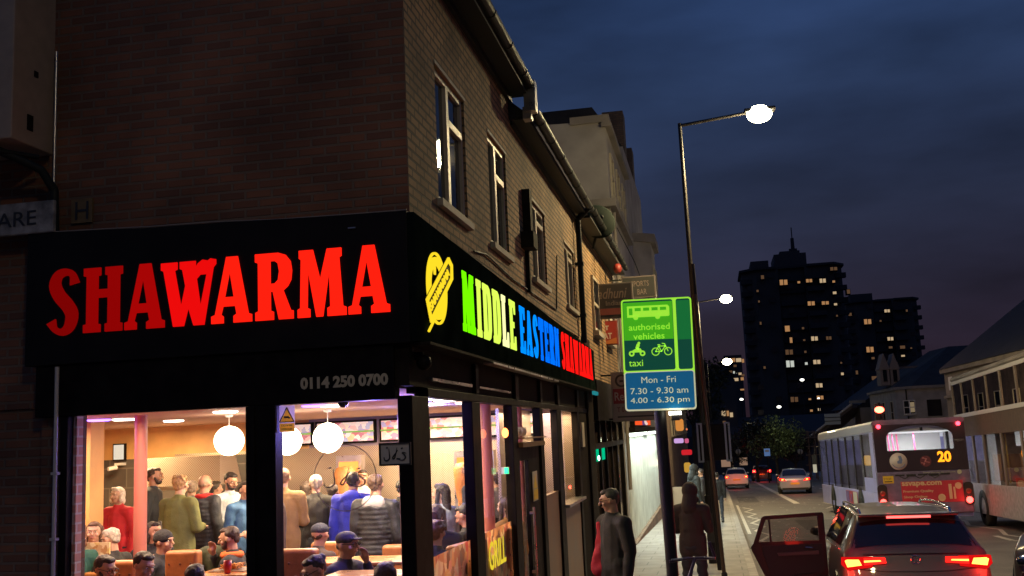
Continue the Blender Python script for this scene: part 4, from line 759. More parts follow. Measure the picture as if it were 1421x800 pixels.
# street windows
standp('woman in a pale blue top with dark hair in the first street window', 614, 671, 10.9, R_(-110), hair='long', hairc=(.03,.025,.025), coat=(.32,.40,.48), coatn='paleblue2', skin=3, arms='front')
seat('seated girl with brown hair and a pink hair tie in the first street window', 604, 700, 9.6, R_(190), hair='long', hairc=(.10,.055,.035), coat=(.04,.04,.045), skin=3)
standp('cook in a dark top standing by the kebab grill in the first street window', 655, 640, 12.9, R_(-100), hairc=(.02,.015,.015), coat=(.035,.04,.05), coatn='navy', skin=1)
seat('seated person in a black coat leaning over the table in the first street window', 648, 700, 10.2, R_(-100), hairc=(.02,.015,.015), coat=(.015,.015,.017), arms='table', tilt=.4, skin=0, bulk=1.15)
seat('fair haired person in a dark coat low left in the first street window', 603, 722, 8.9, R_(180), hairc=(.2,.12,.06), coat=(.03,.03,.035), skin=3, hair='tousled')
# the pavement
gp = 'people on the pavement'
p = at(848, 678, 10.4); person('man with glasses in a black padded jacket walking along the pavement', p, gz(10.4), 'walk', R_(-52), hairc=(.05,.035,.03), coat=(.012,.010,.011), coatn='streetpuffer', glasses=True, legs=(.06,.08,.12), arms='down', turn=R_(-30), tilt=.2, group=gp, wide=1.02, bulk=1.1, skin=0)
p0 = at(832, 722, 10.5); b = MB(); b.cap(p0+Vector((0,0,-.05)), p0+Vector((-.02,0,-.48)), .035, .085, .6); b.cap(p0+Vector((.03,.02,-.1)), p0+Vector((.03,.02,-.5)), .03, .07, .6); o = b.build('red_coat', cloth('red coat',(.36,.012,.025)), None); remesh(o, .012, 2, (.03, 12, .7)); recenter(o, p0); tag(o, 'red coat hanging from the arm of the man with glasses', 'coat')
p = at(956, 671, 13.6); person('person in a long brown hooded coat standing behind the bus lane sign pole', p, gz(13.6), 'stand', R_(165), hat='hood', coat=(.045,.028,.022), coatn='browncoat', legs=(.03,.03,.035), arms='front', group=gp)
p = at(962, 645, 28); person('taller person of the distant pair standing by the shops', p, gz(28), 'stand', R_(120), hat='hood', coat=(.03,.035,.04), group=gp, coatn='farblue', vox=.02)
p = at(973, 651, 31); person('shorter person of the distant pair standing by the shops', p, gz(31), 'stand', R_(-100), coat=(.05,.05,.06), coatn='grey', group=gp, vox=.02)
p = at(994, 656, 34); person('distant pedestrian in dark clothes walking away beside the kerb', p, gz(34), 'walk', R_(180), coat=(.02,.02,.022), group=gp, vox=.02)
# ================================================================== GROUND
def sheet(x0, x1, ys, off, xs=None):
    b = MB(); vs = []; fs = []
    for y in ys: vs += [(x0, y, gz(y)+off), (x1, y, gz(y)+off)]
    for i in range(len(ys)-1): fs.append((2*i, 2*i+1, 2*i+3, 2*i+2))
    return b.add(vs, fs)
def ground_mat(name, col, var, rough, vs=3, bump=.3, bs=90, brick_=None):
    m = mat(name, col, rough, var=var, vscale=vs, bump=bump, bscale=bs); return m
asph = ground_mat('asphalt', (.125,.11,.10), .35, .62, 1.3, .5, 120)
YS = [-20,0,5,10,15,20,30,45,60,80,110,160,400,2500]
struct(sheet(-1500,1500,YS,-.16).build('ground', mat('dark ground',(.04,.04,.035),.9)))
struct(sheet(.55,10.3,YS[:-1],-.12).build('road', asph))
m = brick('paving slabs', (.26,.235,.21), (.22,.20,.18), (.12,.11,.10), bw=.6, rh=.6, ms=.012, bump=.3, rough=.6, var=.3, vs=1.5)
def flat_uv(m):
    t = m.node_tree; br = [n for n in t.nodes if n.type == 'TEX_BRICK'][0]; tcn = [n for n in t.nodes if n.type == 'TEX_COORD'][0]; t.links.new(tcn.outputs['Object'], br.inputs['Vector'])
flat_uv(m)
struct(sheet(-14,.40,YS[:-1],0).build('pavement', m)); struct(sheet(10.45,14.0,YS[:-1],0).build('far_pavement', m))
for nm, a, c in (('kerb',.40,.55),('far_kerb',10.3,10.45)):
    b = MB()
    for y0, y1 in zip(YS[:-2], YS[1:-1]):
        b.add([(a,y0,gz(y0)-.14),(c,y0,gz(y0)-.14),(c,y1,gz(y1)-.14),(a,y1,gz(y1)-.14),(a,y0,gz(y0)+.004),(c,y0,gz(y0)+.004),(c,y1,gz(y1)+.004),(a,y1,gz(y1)+.004)],[(0,1,5,4),(1,2,6,5),(2,3,7,6),(3,0,4,7),(4,5,6,7)])
    struct(b.build(nm, mat('kerb stone',(.34,.31,.28),.7,var=.3,vscale=4,bump=.3)))
# painted markings
pm = mat('worn white road paint',(.50,.46,.40),.6,var=.35,vscale=7)
mk = MB()
def stripe(p0, p1, w, k=1):
    p0, p1 = Vector(p0), Vector(p1); n_ = max(1, int((p1-p0).length/5)); d = (p1-p0); s_ = Vector((-d.y, d.x)).normalized()*w/2
    for i in range(n_):
        a = p0+d*i/n_; c = p0+d*(i+1)/n_; q = [a+s_, a-s_, c-s_, c+s_]; mk.quad(*[(v.x, v.y, gz(v.y)-.12+.004*k) for v in q])
stripe((3.45,49),(3.2,140),.28); stripe((.75,30),(.75,49),.1)
for x in (.95,6.85):
    y = 16.
    while y < 46: stripe((x,y),(x+.35,y+1.9),.11); stripe((x+.35,y+1.9),(x,y+3.8),.11,1.5); y += 3.8
stripe((.6,78.5),(3.1,78.5),.25,2); stripe((4.3,44),(5.0,46.5),.12); stripe((5.0,46.5),(4.6,49),.12,1.5); stripe((4.6,38),(6.2,36),.15); stripe((6.55,25.6),(7.9,25.6),.14); stripe((6.55,25.7),(6.55,27.2),.14,1.5)
y = 22
while y < 130: stripe((6.6,y),(6.6,y+2),.1,2.5) if y > 50 else None; y += 6
struct(mk.build('road_markings', pm))
lt_ = MB()
for i in range(150):
    x, y = random.uniform(.7,4.5), random.uniform(14,60); s_ = random.uniform(.02,.07); a = random.random()*3; lt_.quad(*[(x+s_*math.cos(a+k*1.57),y+s_*math.sin(a+k*1.57),gz(y)-.105) for k in range(4)])
for x, y, w, l in ((1.0,22,.9,2.6),(2.4,31,1.2,5),(5.0,47,1.4,6),(.9,52,1.0,8)):
    mk2 = MB(); mk2.add([(x,y,gz(y)-.1175),(x+w,y,gz(y)-.1175),(x+w,y+l,gz(y+l)-.1175),(x,y+l,gz(y+l)-.1175)],[(0,1,2,3)]); struct(mk2.build('road_patch', mat('darker tarmac patch',(.07,.062,.058),.7,var=.3,vscale=3,bump=.5,bscale=110)))
for k, (x, y) in enumerate(((1.9,20.5),(2.6,40),(5.4,56))):
    b = MB(); b.lathe([(.001,.004),(.30,.004),(.33,.002)],(x,y,gz(y)-.112),n=26); o = b.build('manhole_cover', mat('iron cover',(.05,.045,.04),.45,.6,bump=.8,bscale=40)); recenter(o,(x,y,gz(y)-.11)); tag(o, ['round iron manhole cover nearest the open car door','round iron manhole cover in the bus lane before the white line','round iron manhole cover near the silver saloon'][k], 'manhole cover', 'manhole covers in the road')
b = MB(); [b.box(.60,.95,25+.045*i,25.03+.045*i,gz(25)-.118,gz(25)-.108) for i in range(9)]; o = b.build('drain_grate', mat('iron cover',(.05,.045,.04))); recenter(o,(.78,25.2,gz(25)-.11)); tag(o,'iron drain grate in the gutter by the kerb','drain')
tag(lt_.build('litter', mat('pale litter',(.5,.48,.44),.7)), 'small pale leaves and litter scattered on the bus lane', 'litter', kind='stuff')
# ================================================================== STREET LAMPS
steelp = mat('dark painted post', (.018,.015,.014), .5, .2, var=.2)
headm = emi('lamp head glow', (1,.95,.62), 38)
def street_lamp(base, armx, h, lab, power, head=.20, tilt=0, glow=headm):
    T = thing('street_lamp', lab, 'street lamp', base, 'street lamps along the kerb'); B = Vector(base); top = Vector((B.x-tilt, B.y, B.z+h))
    b = MB(); mid = B+Vector((0,0,1.3)); b.tube(B, mid, .085, .08, 14); b.tube(mid, top, .058, .04, 14); b.build('post', steelp, T)
    b = MB(); e_ = Vector((B.x+armx-.25, B.y, top.z+.08)); b.tube(top-Vector((0,0,.05)), e_, .035, .03); b.build('arm', steelp, T)
    b = MB(); b.box(B.x+armx-.3, B.x+armx+.32, B.y-.14, B.y+.14, top.z+.07, top.z+.14); b.build('lantern', steelp, T, bevel=.02)
    b = MB(); b.ball((B.x+armx, B.y, top.z+.03), (head*1.15, head, head*.8), 20, 12); b.build('lamp_bowl', glow, T)
    b = MB(); b.box(B.x-.075,B.x+.075,B.y-.092,B.y-.07,B.z+.4,B.z+.95); b.build('access_door', mat('dull post door',(.05,.045,.04),.5), T)
    if power: lamp('street_lamp_light', 'POINT', (B.x+armx, B.y, top.z-.24), power*.22, (1,.80,.42), .14); lamp('street_lamp_beam', 'SPOT', (B.x+armx, B.y, top.z-.26), power*.85, (1,.75,.36), .14, (0,0,0), spot=172)
street_lamp((-.22,20.5,gz(20.5)), 1.56, 8.85, 'tall street lamp behind the bus lane sign, its head glaring at top right', 2300, .22, .05)
street_lamp((-.35,51,gz(51)), 1.35, 9.85, 'second street lamp, glowing left of the tower block top', 4500, .26, .05, emi('far lamp glow',(1,.93,.6),40))
street_lamp((-.3,100,gz(100)), 1.9, 11.35, 'third street lamp, glowing beside the distant lit tower', 900, .40, 0, emi('far lamp glow',(1,.93,.6),40))
street_lamp((.1,-1.6,gz(-1.6)), 2.1, 8.9, 'street lamp on the near kerb just behind the viewer', 270)  # added out of view to warm the side wall
# ================================================================== BUS LANE SIGN
BS = thing('bus_lane_sign', 'bright green and blue bus lane sign with hours and symbols on a dark post', 'road sign', (-.475,9.46,gz(9.46)))
b = MB(); b.tube((-.455,9.47,gz(9.46)),(-.50,9.47,3.0),.055,n=18); b.build('post', steelp, BS)
TL, TR, BR_, BL = at(856,415,9.40), at(955,404,9.40), at(967,568,9.40), at(868,571,9.40)
O_ = BL; Ux = (BR_-BL); Wd = Ux.length; Ux.normalize(); Vz = (TL-BL); Ht = Vz.length; Vz = Vector((0,0,1))-Ux*Ux.z; Vz = (Vz-Ux*0).normalized(); Nn = Vector((0,-1,0))
def rrect(x0, x1, y0, y1, r): return arc(x1-r,y0+r,r,r,-90,0,5)+arc(x1-r,y1-r,r,r,0,90,5)+arc(x0+r,y1-r,r,r,90,180,5)+arc(x0+r,y0+r,r,r,180,270,5)
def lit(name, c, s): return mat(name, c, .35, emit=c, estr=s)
g_bd = lit('green lit sign border', (.40,.95,.05), .75); g_bg = lit('green light sign face', (.01,.22,.05), .55); g_dk = lit('dark green light sign face', (.006,.085,.05), .55); b_bg = lit('blue sign face', (.01,.13,.27), .55); c_tx = lit('cream sign print', (.75,.75,.45), .55)  # blue sign: green light falling on it is put into colour and glow
g_hot = lit('painted green light', (.06,.42,.01), .8)
def onp(polys, m, name, d0, d1):
    b = MB()
    for p in polys: b.prism(p, O_, Ux, Vz, Nn, d0, d1)
    return b.build(name, m, BS)
Hs = Ht*.985; sp = .346*Hs
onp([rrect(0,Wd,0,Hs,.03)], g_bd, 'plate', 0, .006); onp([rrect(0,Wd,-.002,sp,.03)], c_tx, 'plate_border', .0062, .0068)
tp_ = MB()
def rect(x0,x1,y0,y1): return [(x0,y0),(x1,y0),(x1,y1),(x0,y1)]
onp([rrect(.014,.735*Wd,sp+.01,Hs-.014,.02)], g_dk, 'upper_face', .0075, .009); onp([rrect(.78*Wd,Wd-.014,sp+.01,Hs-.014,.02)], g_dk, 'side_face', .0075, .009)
onp([rect(.78*Wd+.004,Wd-.018,.62*Hs,Hs-.03)], g_bg, 'side_green_light', .0095, .0105); onp([rect(.018,.735*Wd-.004,.63*Hs,Hs-.03)], g_hot, 'upper_green_light', .0095, .0105)  # brightest green light painted over the upper part
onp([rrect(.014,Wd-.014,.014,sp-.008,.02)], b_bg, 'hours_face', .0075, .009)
tx = MB(); lm = MB()
def w_(mb, s, u, v, w, h, bold=0): words(mb, s, O_+Ux*u+Vz*v+Nn*.011, Ux, Vz, Nn, w, h, 0, .003, bold)
w_(lm,'authorised',.10*Wd,.718*Hs,.58*Wd,.056*Hs); w_(lm,'vehicles',.16*Wd,.635*Hs,.44*Wd,.056*Hs); w_(lm,'taxi',.08*Wd,.396*Hs,.2*Wd,.056*Hs)
w_(tx,'Mon - Fri',.245*Wd,.243*Hs,.485*Wd,.056*Hs); w_(tx,'7.30 - 9.30 am',.085*Wd,.147*Hs,.81*Wd,.054*Hs); w_(tx,'4.00 - 6.30 pm',.08*Wd,.052*Hs,.83*Wd,.064*Hs)
lm.build('green_lit_lettering', g_bd, BS); lm = MB()   # bus pictogram with window holes
bx, by, bw_, bh = .085*Wd, .822*Hs, .60*Wd, .115*Hs
outl = [(0,.12),(.98,.12),(1,.2),(1,.85),(.96,1),(.0,1)]; holes = [[(.04,.3),(.04,.85),(.13,.85),(.13,.3)]]+[[(.18+.2*k,.60),(.18+.2*k,.86),(.33+.2*k,.86),(.33+.2*k,.60)] for k in range(4)]
vs, fs = curve_mesh([[(p[0]*bw_,p[1]*bh) for p in outl]]+[[(p[0]*bw_,p[1]*bh) for p in h] for h in holes], .0015)
lm.add([O_+Ux*(bx+v[0])+Vz*(by+v[1])+Nn*(.013+v[2]) for v in vs], fs)
def disc(mb, u, v, r, d=.014, ri=0):
    sp_ = [arc(0,0,r,r,0,360,18)[:-1]]+([arc(0,0,ri,ri,0,360,18)[:-1]] if ri else []); vs, fs = curve_mesh(sp_, .0015); mb.add([O_+Ux*(u+q[0])+Vz*(v+q[1])+Nn*(d+q[2]) for q in vs], fs)
for k in (.2,.72): disc(lm, bx+k*bw_, by+.1*bh, .022, .016); 
def seg(mb, pts, w):
    for p, q in zip(pts[:-1], pts[1:]):
        mb.prism(thick([p,q],[w,w]), O_, Ux, Vz, Nn, .0115, .014)
lm.build('bus_symbol', g_bd, BS); lm = MB(); u0, v0 = .125*Wd, .510*Hs                                   # motorcycle
disc(lm,u0,v0,.026,.014,.012); disc(lm,u0+.10,v0,.026,.014,.012); lm.prism([(u0,v0+.01),(u0+.1,v0+.01),(u0+.085,v0+.045),(u0+.05,v0+.05),(u0+.01,v0+.03)],O_,Ux,Vz,Nn,.0115,.014); seg(lm,[(u0+.05,v0+.045),(u0+.065,v0+.085)],.03); disc(lm,u0+.07,v0+.095,.013)
lm.build('motorcycle_symbol', g_bd, BS); lm = MB(); u0, v0 = .465*Wd, .520*Hs                                   # bicycle
disc(lm,u0,v0,.038,.014,.030); disc(lm,u0+.115,v0,.038,.014,.030); seg(lm,[(u0,v0),(u0+.03,v0+.05),(u0+.055,v0),(u0,v0)],.008); seg(lm,[(u0+.03,v0+.05),(u0+.09,v0+.05),(u0+.055,v0)],.008); seg(lm,[(u0+.115,v0),(u0+.085,v0+.07),(u0+.06,v0+.075)],.008); seg(lm,[(u0+.02,v0+.062),(u0+.045,v0+.062)],.01)
lm.build('bicycle_symbol', g_bd, BS); tx.build('cream_print', c_tx, BS)
b = MB(); p = at(937,573,9.38); b.box(p.x-.055,p.x+.055,9.32,9.42,p.z-.02,p.z+.012); b.build('sign_lamp', emi('sign lamp',(1,.95,.8),6), BS); b = MB(); b.box(p.x-.035,p.x+.035,9.34,9.42,p.z-.07,p.z-.02); b.build('lamp_housing', steelp, BS)
# second post with the small framed panel and base glow
T = thing('framed_sign', 'narrow sign box with a pale blue frame on the post beside the tall lamp', 'sign', (-.15,19.2,gz(19.2))); a_ = at(966,590,19.2); c_ = at(1016,638,19.2)
b = MB(); b.tube((-.10,19.2,gz(19.2)),(-.20,19.2,5.0),.04,n=12); b.build('post', steelp, T)
b = MB(); w2 = .035
for x in (a_.x, c_.x-w2*3): b.box(x,x+w2,19.1,19.13,c_.z,a_.z); b.box(x+w2*2,x+w2*3,19.1,19.13,c_.z,a_.z); b.box(x,x+w2*3,19.1,19.13,a_.z,a_.z+.03); b.box(x,x+w2*3,19.1,19.13,c_.z-.03,c_.z)
b.build('frame', mat('pale blue frame',(.30,.36,.42),.4), T)
b = MB(); b.box(a_.x+.02,c_.x-.02,19.14,19.17,c_.z,a_.z); b.build('back_panel', M['black'], T)
T = thing('orange_tinted_post', 'thin post catching orange light on its street side beside the tall lamp', 'post', (-.02,17.5,gz(17.5))); b = MB(); b.tube((-.02,17.5,gz(17.5)),(-.19,17.5,4.2),.032,n=12); b.build('pole', mat('post with painted orange light',(.10,.06,.035),.4,.3), T); b = MB(); b.lathe([(.05,0),(.05,.12),(.035,.14)],(-.02,17.5,gz(17.5))); b.build('base_collar', steelp, T)  # orange light is put into the pole colour
# ================================================================== BICYCLE leaning on the sign post
def bicycle():
    y0 = 9.0; g = gz(y0); X = -.36
    T = thing('bicycle', 'dark bicycle leaning by the bus lane sign post, only its handlebars in view', 'bicycle', (X, y0, g)); fm = mat('purple black bike frame',(.06,.03,.06),.3)
    Wf, Wr = Vector((X,y0+.0,g+.34)), Vector((X,y0-1.02,g+.34))
    for nm, c in (('wheel',Wf),('wheel',Wr)):
        b = MB(); b.ring(c,.325,.018,'x',32,8); w = b.build(nm, mat('tyre rubber',(.02,.02,.02),.8), T); b = MB()
        for k in range(16): a = k*PI/8; b.tube(c, c+Vector((0,math.cos(a)*.31,math.sin(a)*.31)), .0015, n=4)
        b.ring(c,.305,.008,'x',32,6); b.build('rim', M['steel'], w)
    sc_ = Vector((X,y0-.62,g+.86)); hd_ = Vector((X,y0-.16,g+.86)); bb = Vector((X,y0-.56,g+.3)); b = MB()
    for p, q, r in ((sc_,hd_,.016),(bb,hd_-Vector((0,-.02,.1)),.018),(bb,sc_,.016),(sc_,Wr,.009),(bb,Wr,.009),(hd_+Vector((0,-.02,.08)),Wf,.013)): b.tube(p,q,r)
    b.build('frame', fm, T)
    p = at(968,775,y0); H0 = Vector((p.x-.02,y0,p.z)); b = MB(); b.tube(hd_,H0,.014); b.path([H0+Vector((-.22,-.03,-.02)),H0+Vector((-.06,0,0)),H0+Vector((.05,0,0)),H0+Vector((.17,-.02,.0))],.012); b.tube(H0+Vector((.17,-.02,0)),H0+Vector((.13,-.06,.14)),.013); b.build('handlebar', fm, T)
    b = MB(); b.tube(H0+Vector((.07,-.04,.015)),H0+Vector((.17,-.07,.01)),.006); b.tube(H0+Vector((-.2,-.06,0)),H0+Vector((-.1,-.06,.01)),.006); b.build('brake_lever', M['steel'], T)
    b = MB(); b.ball((X,y0-.66,g+.97),(.07,.13,.03)); b.tube(sc_,(X,y0-.66,g+.95),.012); b.build('saddle', mat('saddle',(.02,.02,.02),.6), T)
    b = MB(); b.tube(bb+Vector((-.07,0,0)),bb+Vector((.07,0,0)),.02); b.tube(bb+Vector((.06,0,0)),bb+Vector((.06,.1,-.12)),.01); b.box(X+.05,X+.14,bb.y+.06,bb.y+.13,bb.z-.14,bb.z-.12); b.ring(bb+Vector((.03,0,0)),.09,.004,'x'); b.build('crank', M['steel'], T)
bicycle()
# ================================================================== CARS
def mono(xs, ys, x): return float(np.interp(x, xs, ys))
class Car:
    """lofted car; local y runs from the rear bumper (0) to the nose, x to the right, z up"""
    def __init__(s, W, st, wheels, wr=.32):
        s.W = W; s.st = np.array(st, float); s.wheels = wheels; s.wr = wr
    def sec(s, y):
        c = [np.mean([np.interp(y+d, s.st[:,0], s.st[:,k]) for d in (-.05,-.02,0,.02,.05)]) for k in range(1, 6)]
        zb, zs, zr, wb, wt = c; w = s.W/2*wb; t = s.W/2*wt
        k = np.array([(0,zb),(.80*w,zb),(.965*w,zb+.10),(w,zb+(zs-zb)*.45),(.99*w,zb+(zs-zb)*.72),(.955*w,zs),(t+(w*.955-t)*.08,zr-(zr-zs)*.12),(t*.93,zr-.012),(t*.6,zr+.012),(0,zr+.022)])
        return k
    def S(s, y, u, off=0, sd=1):
        k = s.sec(y); n_ = len(k)-1; i = min(int(u), n_-1); f = u-i
        a = k[max(i-1,0)]; b_ = k[i]; c = k[i+1]; d = k[min(i+2,n_)]
        lin = b_*(1-f)+c*f; cr = .5*((2*b_)+(-a+c)*f+(2*a-5*b_+4*c-d)*f*f+(-a+3*b_-3*c+d)*f**3); p = lin*.45+cr*.55
        return np.array([p[0]*sd, y, p[1]])
    def P(s, y, u, off=0, sd=1):
        p = s.S(y,u)
        if off:
            e = .02; a = s.S(y+e,u)-s.S(y-e,u); c = s.S(y,min(u+.05,8.99))-s.S(y,max(u-.05,0)); n_ = np.cross(c, a); l = np.linalg.norm(n_); n_ = n_/l if l > 1e-9 else np.array([0,0,1.])
            if n_[0] < -.05 or (abs(n_[0]) <= .05 and n_[2] < 0 and u > 4): n_ = -n_
            p = p+n_*off
        p[0] *= sd; return p
    def body(s, b, u0=0, u1=9, ny=64, nu=40):
        y0, y1 = s.st[0,0], s.st[-1,0]; ys = sorted(set([round(v,3) for v in np.linspace(y0,y1,ny)]+[round(q+d,3) for q in s.st[:,0] for d in (-.03,0,.03) if y0 <= q+d <= y1])); us = np.linspace(u0,u1,nu)
        for sd in (1,-1):
            vs = [s.S(y,u)*np.array([sd,1,1]) for y in ys for u in us]; n_ = nu
            fs = [((i)*n_+j,(i+1)*n_+j,(i+1)*n_+j+1,i*n_+j+1) for i in range(len(ys)-1) for j in range(n_-1)]
            if sd < 0: fs = [f[::-1] for f in fs]
            b.add(vs, fs, True)
        for y, fl in ((ys[0],0),(ys[-1],1)):
            pts = [s.S(y,u) for u in us]; pl = pts+[p*np.array([-1,1,1]) for p in pts[-2:0:-1]]; b.add(pl, [tuple(range(len(pl)))])
        return b
    def patch(s, b, c, off=.006, sd=1, n=10, th=.0):
        "c: 4 corners (y,u) walked round; a curved pane proud of the body"
        for o_ in ((off,) if not th else (off, off-th)):
            vs = []
            for i in range(n+1):
                for j in range(n+1):
                    f, g = i/n, j/n; q = [(c[0][k]*(1-f)+c[1][k]*f)*(1-g)+(c[3][k]*(1-f)+c[2][k]*f)*g for k in (0,1)]; vs.append(s.P(q[0], q[1], o_, sd))
            b.add(vs, [(i*(n+1)+j,(i+1)*(n+1)+j,(i+1)*(n+1)+j+1,i*(n+1)+j+1) for i in range(n) for j in range(n)], True)
        return b
def finish(T, x, y, yaw=0, flip=False):
    T.location = (x, y, gz(y)-.115); T.rotation_euler = (-math.atan(K)*(1 if not flip else -1), 0, yaw); return T
tyre = mat('tyre rubber',(.02,.02,.02),.8); dglass = mat('tinted car glass',(.008,.007,.008),.04,spec=.8); trim = mat('black plastic trim',(.015,.014,.014),.45); chrome = mat('chrome',(.7,.7,.7),.12,1)
tl_hot = emi('brake lamp hot',(1,.22,.035),7); tl_red = emi('brake lamp red',(1,.015,.01),2.2); tl_bar = emi('brake bar',(1,.07,.06),5)
def wheels(T, car, r, ys, mrim=chrome):
    for y in ys:
        for sd in (-1,1):
            x = sd*(car.W/2-.10); b = MB(); b.lathe([(r*.62,-.10),(r*.93,-.105),(r,-.08),(r,.08),(r*.93,.105),(r*.62,.10)],(x,y,r),'x',28); w = b.build('wheel', tyre, T, False)
            b = MB(); xx = x+sd*.09; b.ring((xx,y,r),r*.58,.016,'x',28,6); [b.tube((xx,y,r),(xx,y+math.cos(k*1.2566)*r*.58,r+math.sin(k*1.2566)*r*.58),.022,.018,6) for k in range(5)]; b.lathe([(.001,-.012),(.05,-.01),(.05,.012),(.001,.014)],(xx,y,r),'x',12); b.build('rim', mrim, w, False)
            b = MB(); a_ = arc(y,r,r+.06,r+.06,-8,188,20); i_ = arc(y,r,r+.015,r+.015,188,-8,20); b.prism(a_+i_,(sd*(car.W/2-.012),0,0),(0,1,0),(0,0,1),(sd,0,0),0,.02); b.build('wheel_arch', trim, T, False)
            b = MB(); b.prism(arc(y,r,r+.05,r+.05,0,360,24)[:-1],(sd*(car.W/2-.06),0,0),(0,1,0),(0,0,1),(sd,0,0),0,.052); b.build('wheel_well', trim, T, False)
def plate(T, y, z, txt, w=.52, m=None):
    b = MB(); b.box(-w/2,w/2,y-.012,y,z-.055,z+.055); p = b.build('number_plate', m or mat('yellow plate',(.65,.45,.05),.4), T, False)
    if txt: b = MB(); words(b, txt, (-w/2+.03,y-.013,z-.035),(1,0,0),(0,0,1),(0,-1,0), w-.06, .07, 0, .002, .02); b.build('plate_text', mat('print black',(.02,.02,.02)), p, False)
def light_shape(T, pts, y, m, sd, depth=.05, name='tail_light', side=0):
    b = MB(); b.prism([(p[0]*sd,p[1]) for p in pts], (0,y,0),(1,0,0),(0,0,1),(0,1,0),0,depth); return b.build(name, m, T, False)
# ---- the near estate with its door open
est = Car(1.76, [(0,.30,.58,.62,.90,.80),(.03,.26,.70,.78,.955,.86),(.08,.24,.97,1.0,.975,.84),(.16,.24,.99,1.10,.98,.80),(.36,.22,.99,1.375,.99,.70),(.46,.2,.985,1.425,1,.69),(1.2,.2,.97,1.475,1,.70),(2.2,.2,.95,1.485,1,.70),(2.9,.2,.94,1.44,1,.68),(3.55,.2,.94,1.02,1,.74),(4.2,.2,.86,.90,.97,.75),(4.5,.22,.72,.76,.90,.72),(4.62,.30,.55,.6,.78,.66)],(.86,3.6))
G = thing('estate_car', 'dark grey estate car with glowing brake lights and its rear left door open', 'car', (0,0,0))
gpaint = mat('grey metallic paint',(.11,.10,.10),.36,.5,coat=.4)
est.body(MB()).build('body', gpaint, G, False) if False else None
bb_ = MB(); est.body(bb_); bo = bb_.build('body', gpaint, G, False)
b = MB(); est.patch(b,[(.125,6.1),(.125,9),(.345,9),(.335,6.75)],.008); est.patch(b,[(.125,6.1),(.125,9),(.345,9),(.335,6.75)],.008,-1); b.build('rear_window', dglass, G, False)
for sd in (1,-1):
    for c in (((.62,5.15),(1.22,5.15),(1.22,6.35),(.80,6.3)),((1.30,5.15),(2.18,5.15),(2.18,6.4),(1.30,6.35)),((2.27,5.15),(3.28,5.15),(2.86,6.3),(2.27,6.4))):
        b = MB(); est.patch(b,c,.006,sd); b.build('side_window', dglass, G, False)
    b = MB(); b.path([Vector(est.P(y,7.15,.05,sd)) for y in (.62,.75,1.3,1.9,2.4,2.75)],.014); b.tube(Vector(est.P(.62,7.15,.05,sd)),Vector(est.P(.55,7.15,0,sd)),.02); b.tube(Vector(est.P(2.75,7.15,.05,sd)),Vector(est.P(2.85,7.15,0,sd)),.02); b.build('roof_rail', chrome, G, False)
    b = MB(); b.path([Vector(est.P(y,6.45,.004,sd)) for y in (.6,1.2,1.9,2.5,2.9,3.3)],.008,6); b.path([Vector(est.P(y,5.05,.004,sd)) for y in (.6,1.2,1.9,2.5,3.3)],.008,6); b.build('window_trim', chrome, G, False)
    b = MB(); m0 = Vector(est.P(3.15,5.2,.02,sd)); b.ball(m0+Vector((.11*sd,0,.05)),(.11,.06,.07)); b.tube(m0,m0+Vector((.08*sd,0,.03)),.025); b.build('door_mirror', gpaint, G, False)
b = MB(); est.patch(b,[(2.98,6.2),(2.98,9),(3.5,9),(3.45,6.3)],.007); est.patch(b,[(2.98,6.2),(2.98,9),(3.5,9),(3.45,6.3)],.007,-1); b.build('windscreen', dglass, G, False)
b = MB(); b.prism([(-.58,1.405),(.58,1.405),(.60,1.44),(-.60,1.44)],(0,.26,0),(1,0,0),(0,0,1),(0,1,0),0,.22); b.build('spoiler', gpaint, G, False, bevel=.012)
b = MB(); b.box(-.26,.26,.245,.262,1.385,1.412); b.build('high_brake_light', tl_bar, G, False)
for sd in (1,-1):
    # outer cluster wraps the corner, inner part sits on the tailgate; red lens glow widened as bloom
    light_shape(G,[(.50,.82),(.80,.785),(.865,.85),(.855,.94),(.50,.94)],.016,emi('tail lens bloom',(1,.008,.008),.75),sd,.10,'tail_light_lens')
    light_shape(G,[(.63,.845),(.80,.825),(.825,.90),(.80,.915),(.66,.912)],.004,tl_hot,sd,.02); light_shape(G,[(.34,.865),(.60,.845),(.60,.93),(.35,.93)],.010,tl_red,sd,.06); light_shape(G,[(.40,.888),(.60,.878),(.60,.90),(.41,.903)],.004,tl_hot,sd,.02)
b = MB(); b.box(-.86,.86,-.012,.03,.46,.50); b.build('bumper_strip', trim, G, False); plate(G,-.0,.56,'')
b = MB(); b.ring((0,.035,.90),.052,.007,'y',28,8); b.tube((-.024,.033,.93),(0,.033,.898),.005); b.tube((.024,.033,.93),(0,.033,.898),.005); b.path([(-.036,.033,.915),(-.016,.033,.868),(0,.033,.893),(.016,.033,.868),(.036,.033,.915)],.005,6); b.build('badge', chrome, G, False)
b = MB(); b.path([(-.70,.028,.80),(-.35,.012,.765),(0,.008,.76),(.35,.012,.765),(.70,.028,.80)],.004,5); b.path([(-.60,.055,.965),(0,.05,.972),(.60,.055,.965)],.006,5); b.build('tailgate_seam', trim, G, False)
b = MB(); b.tube((0,.2,1.05),(.30,.14,1.07),.008); b.tube((0,.13,1.03),(0,.2,1.05),.02); b.build('rear_wiper', trim, G, False)
wheels(G, est, .325, (.86,3.55))
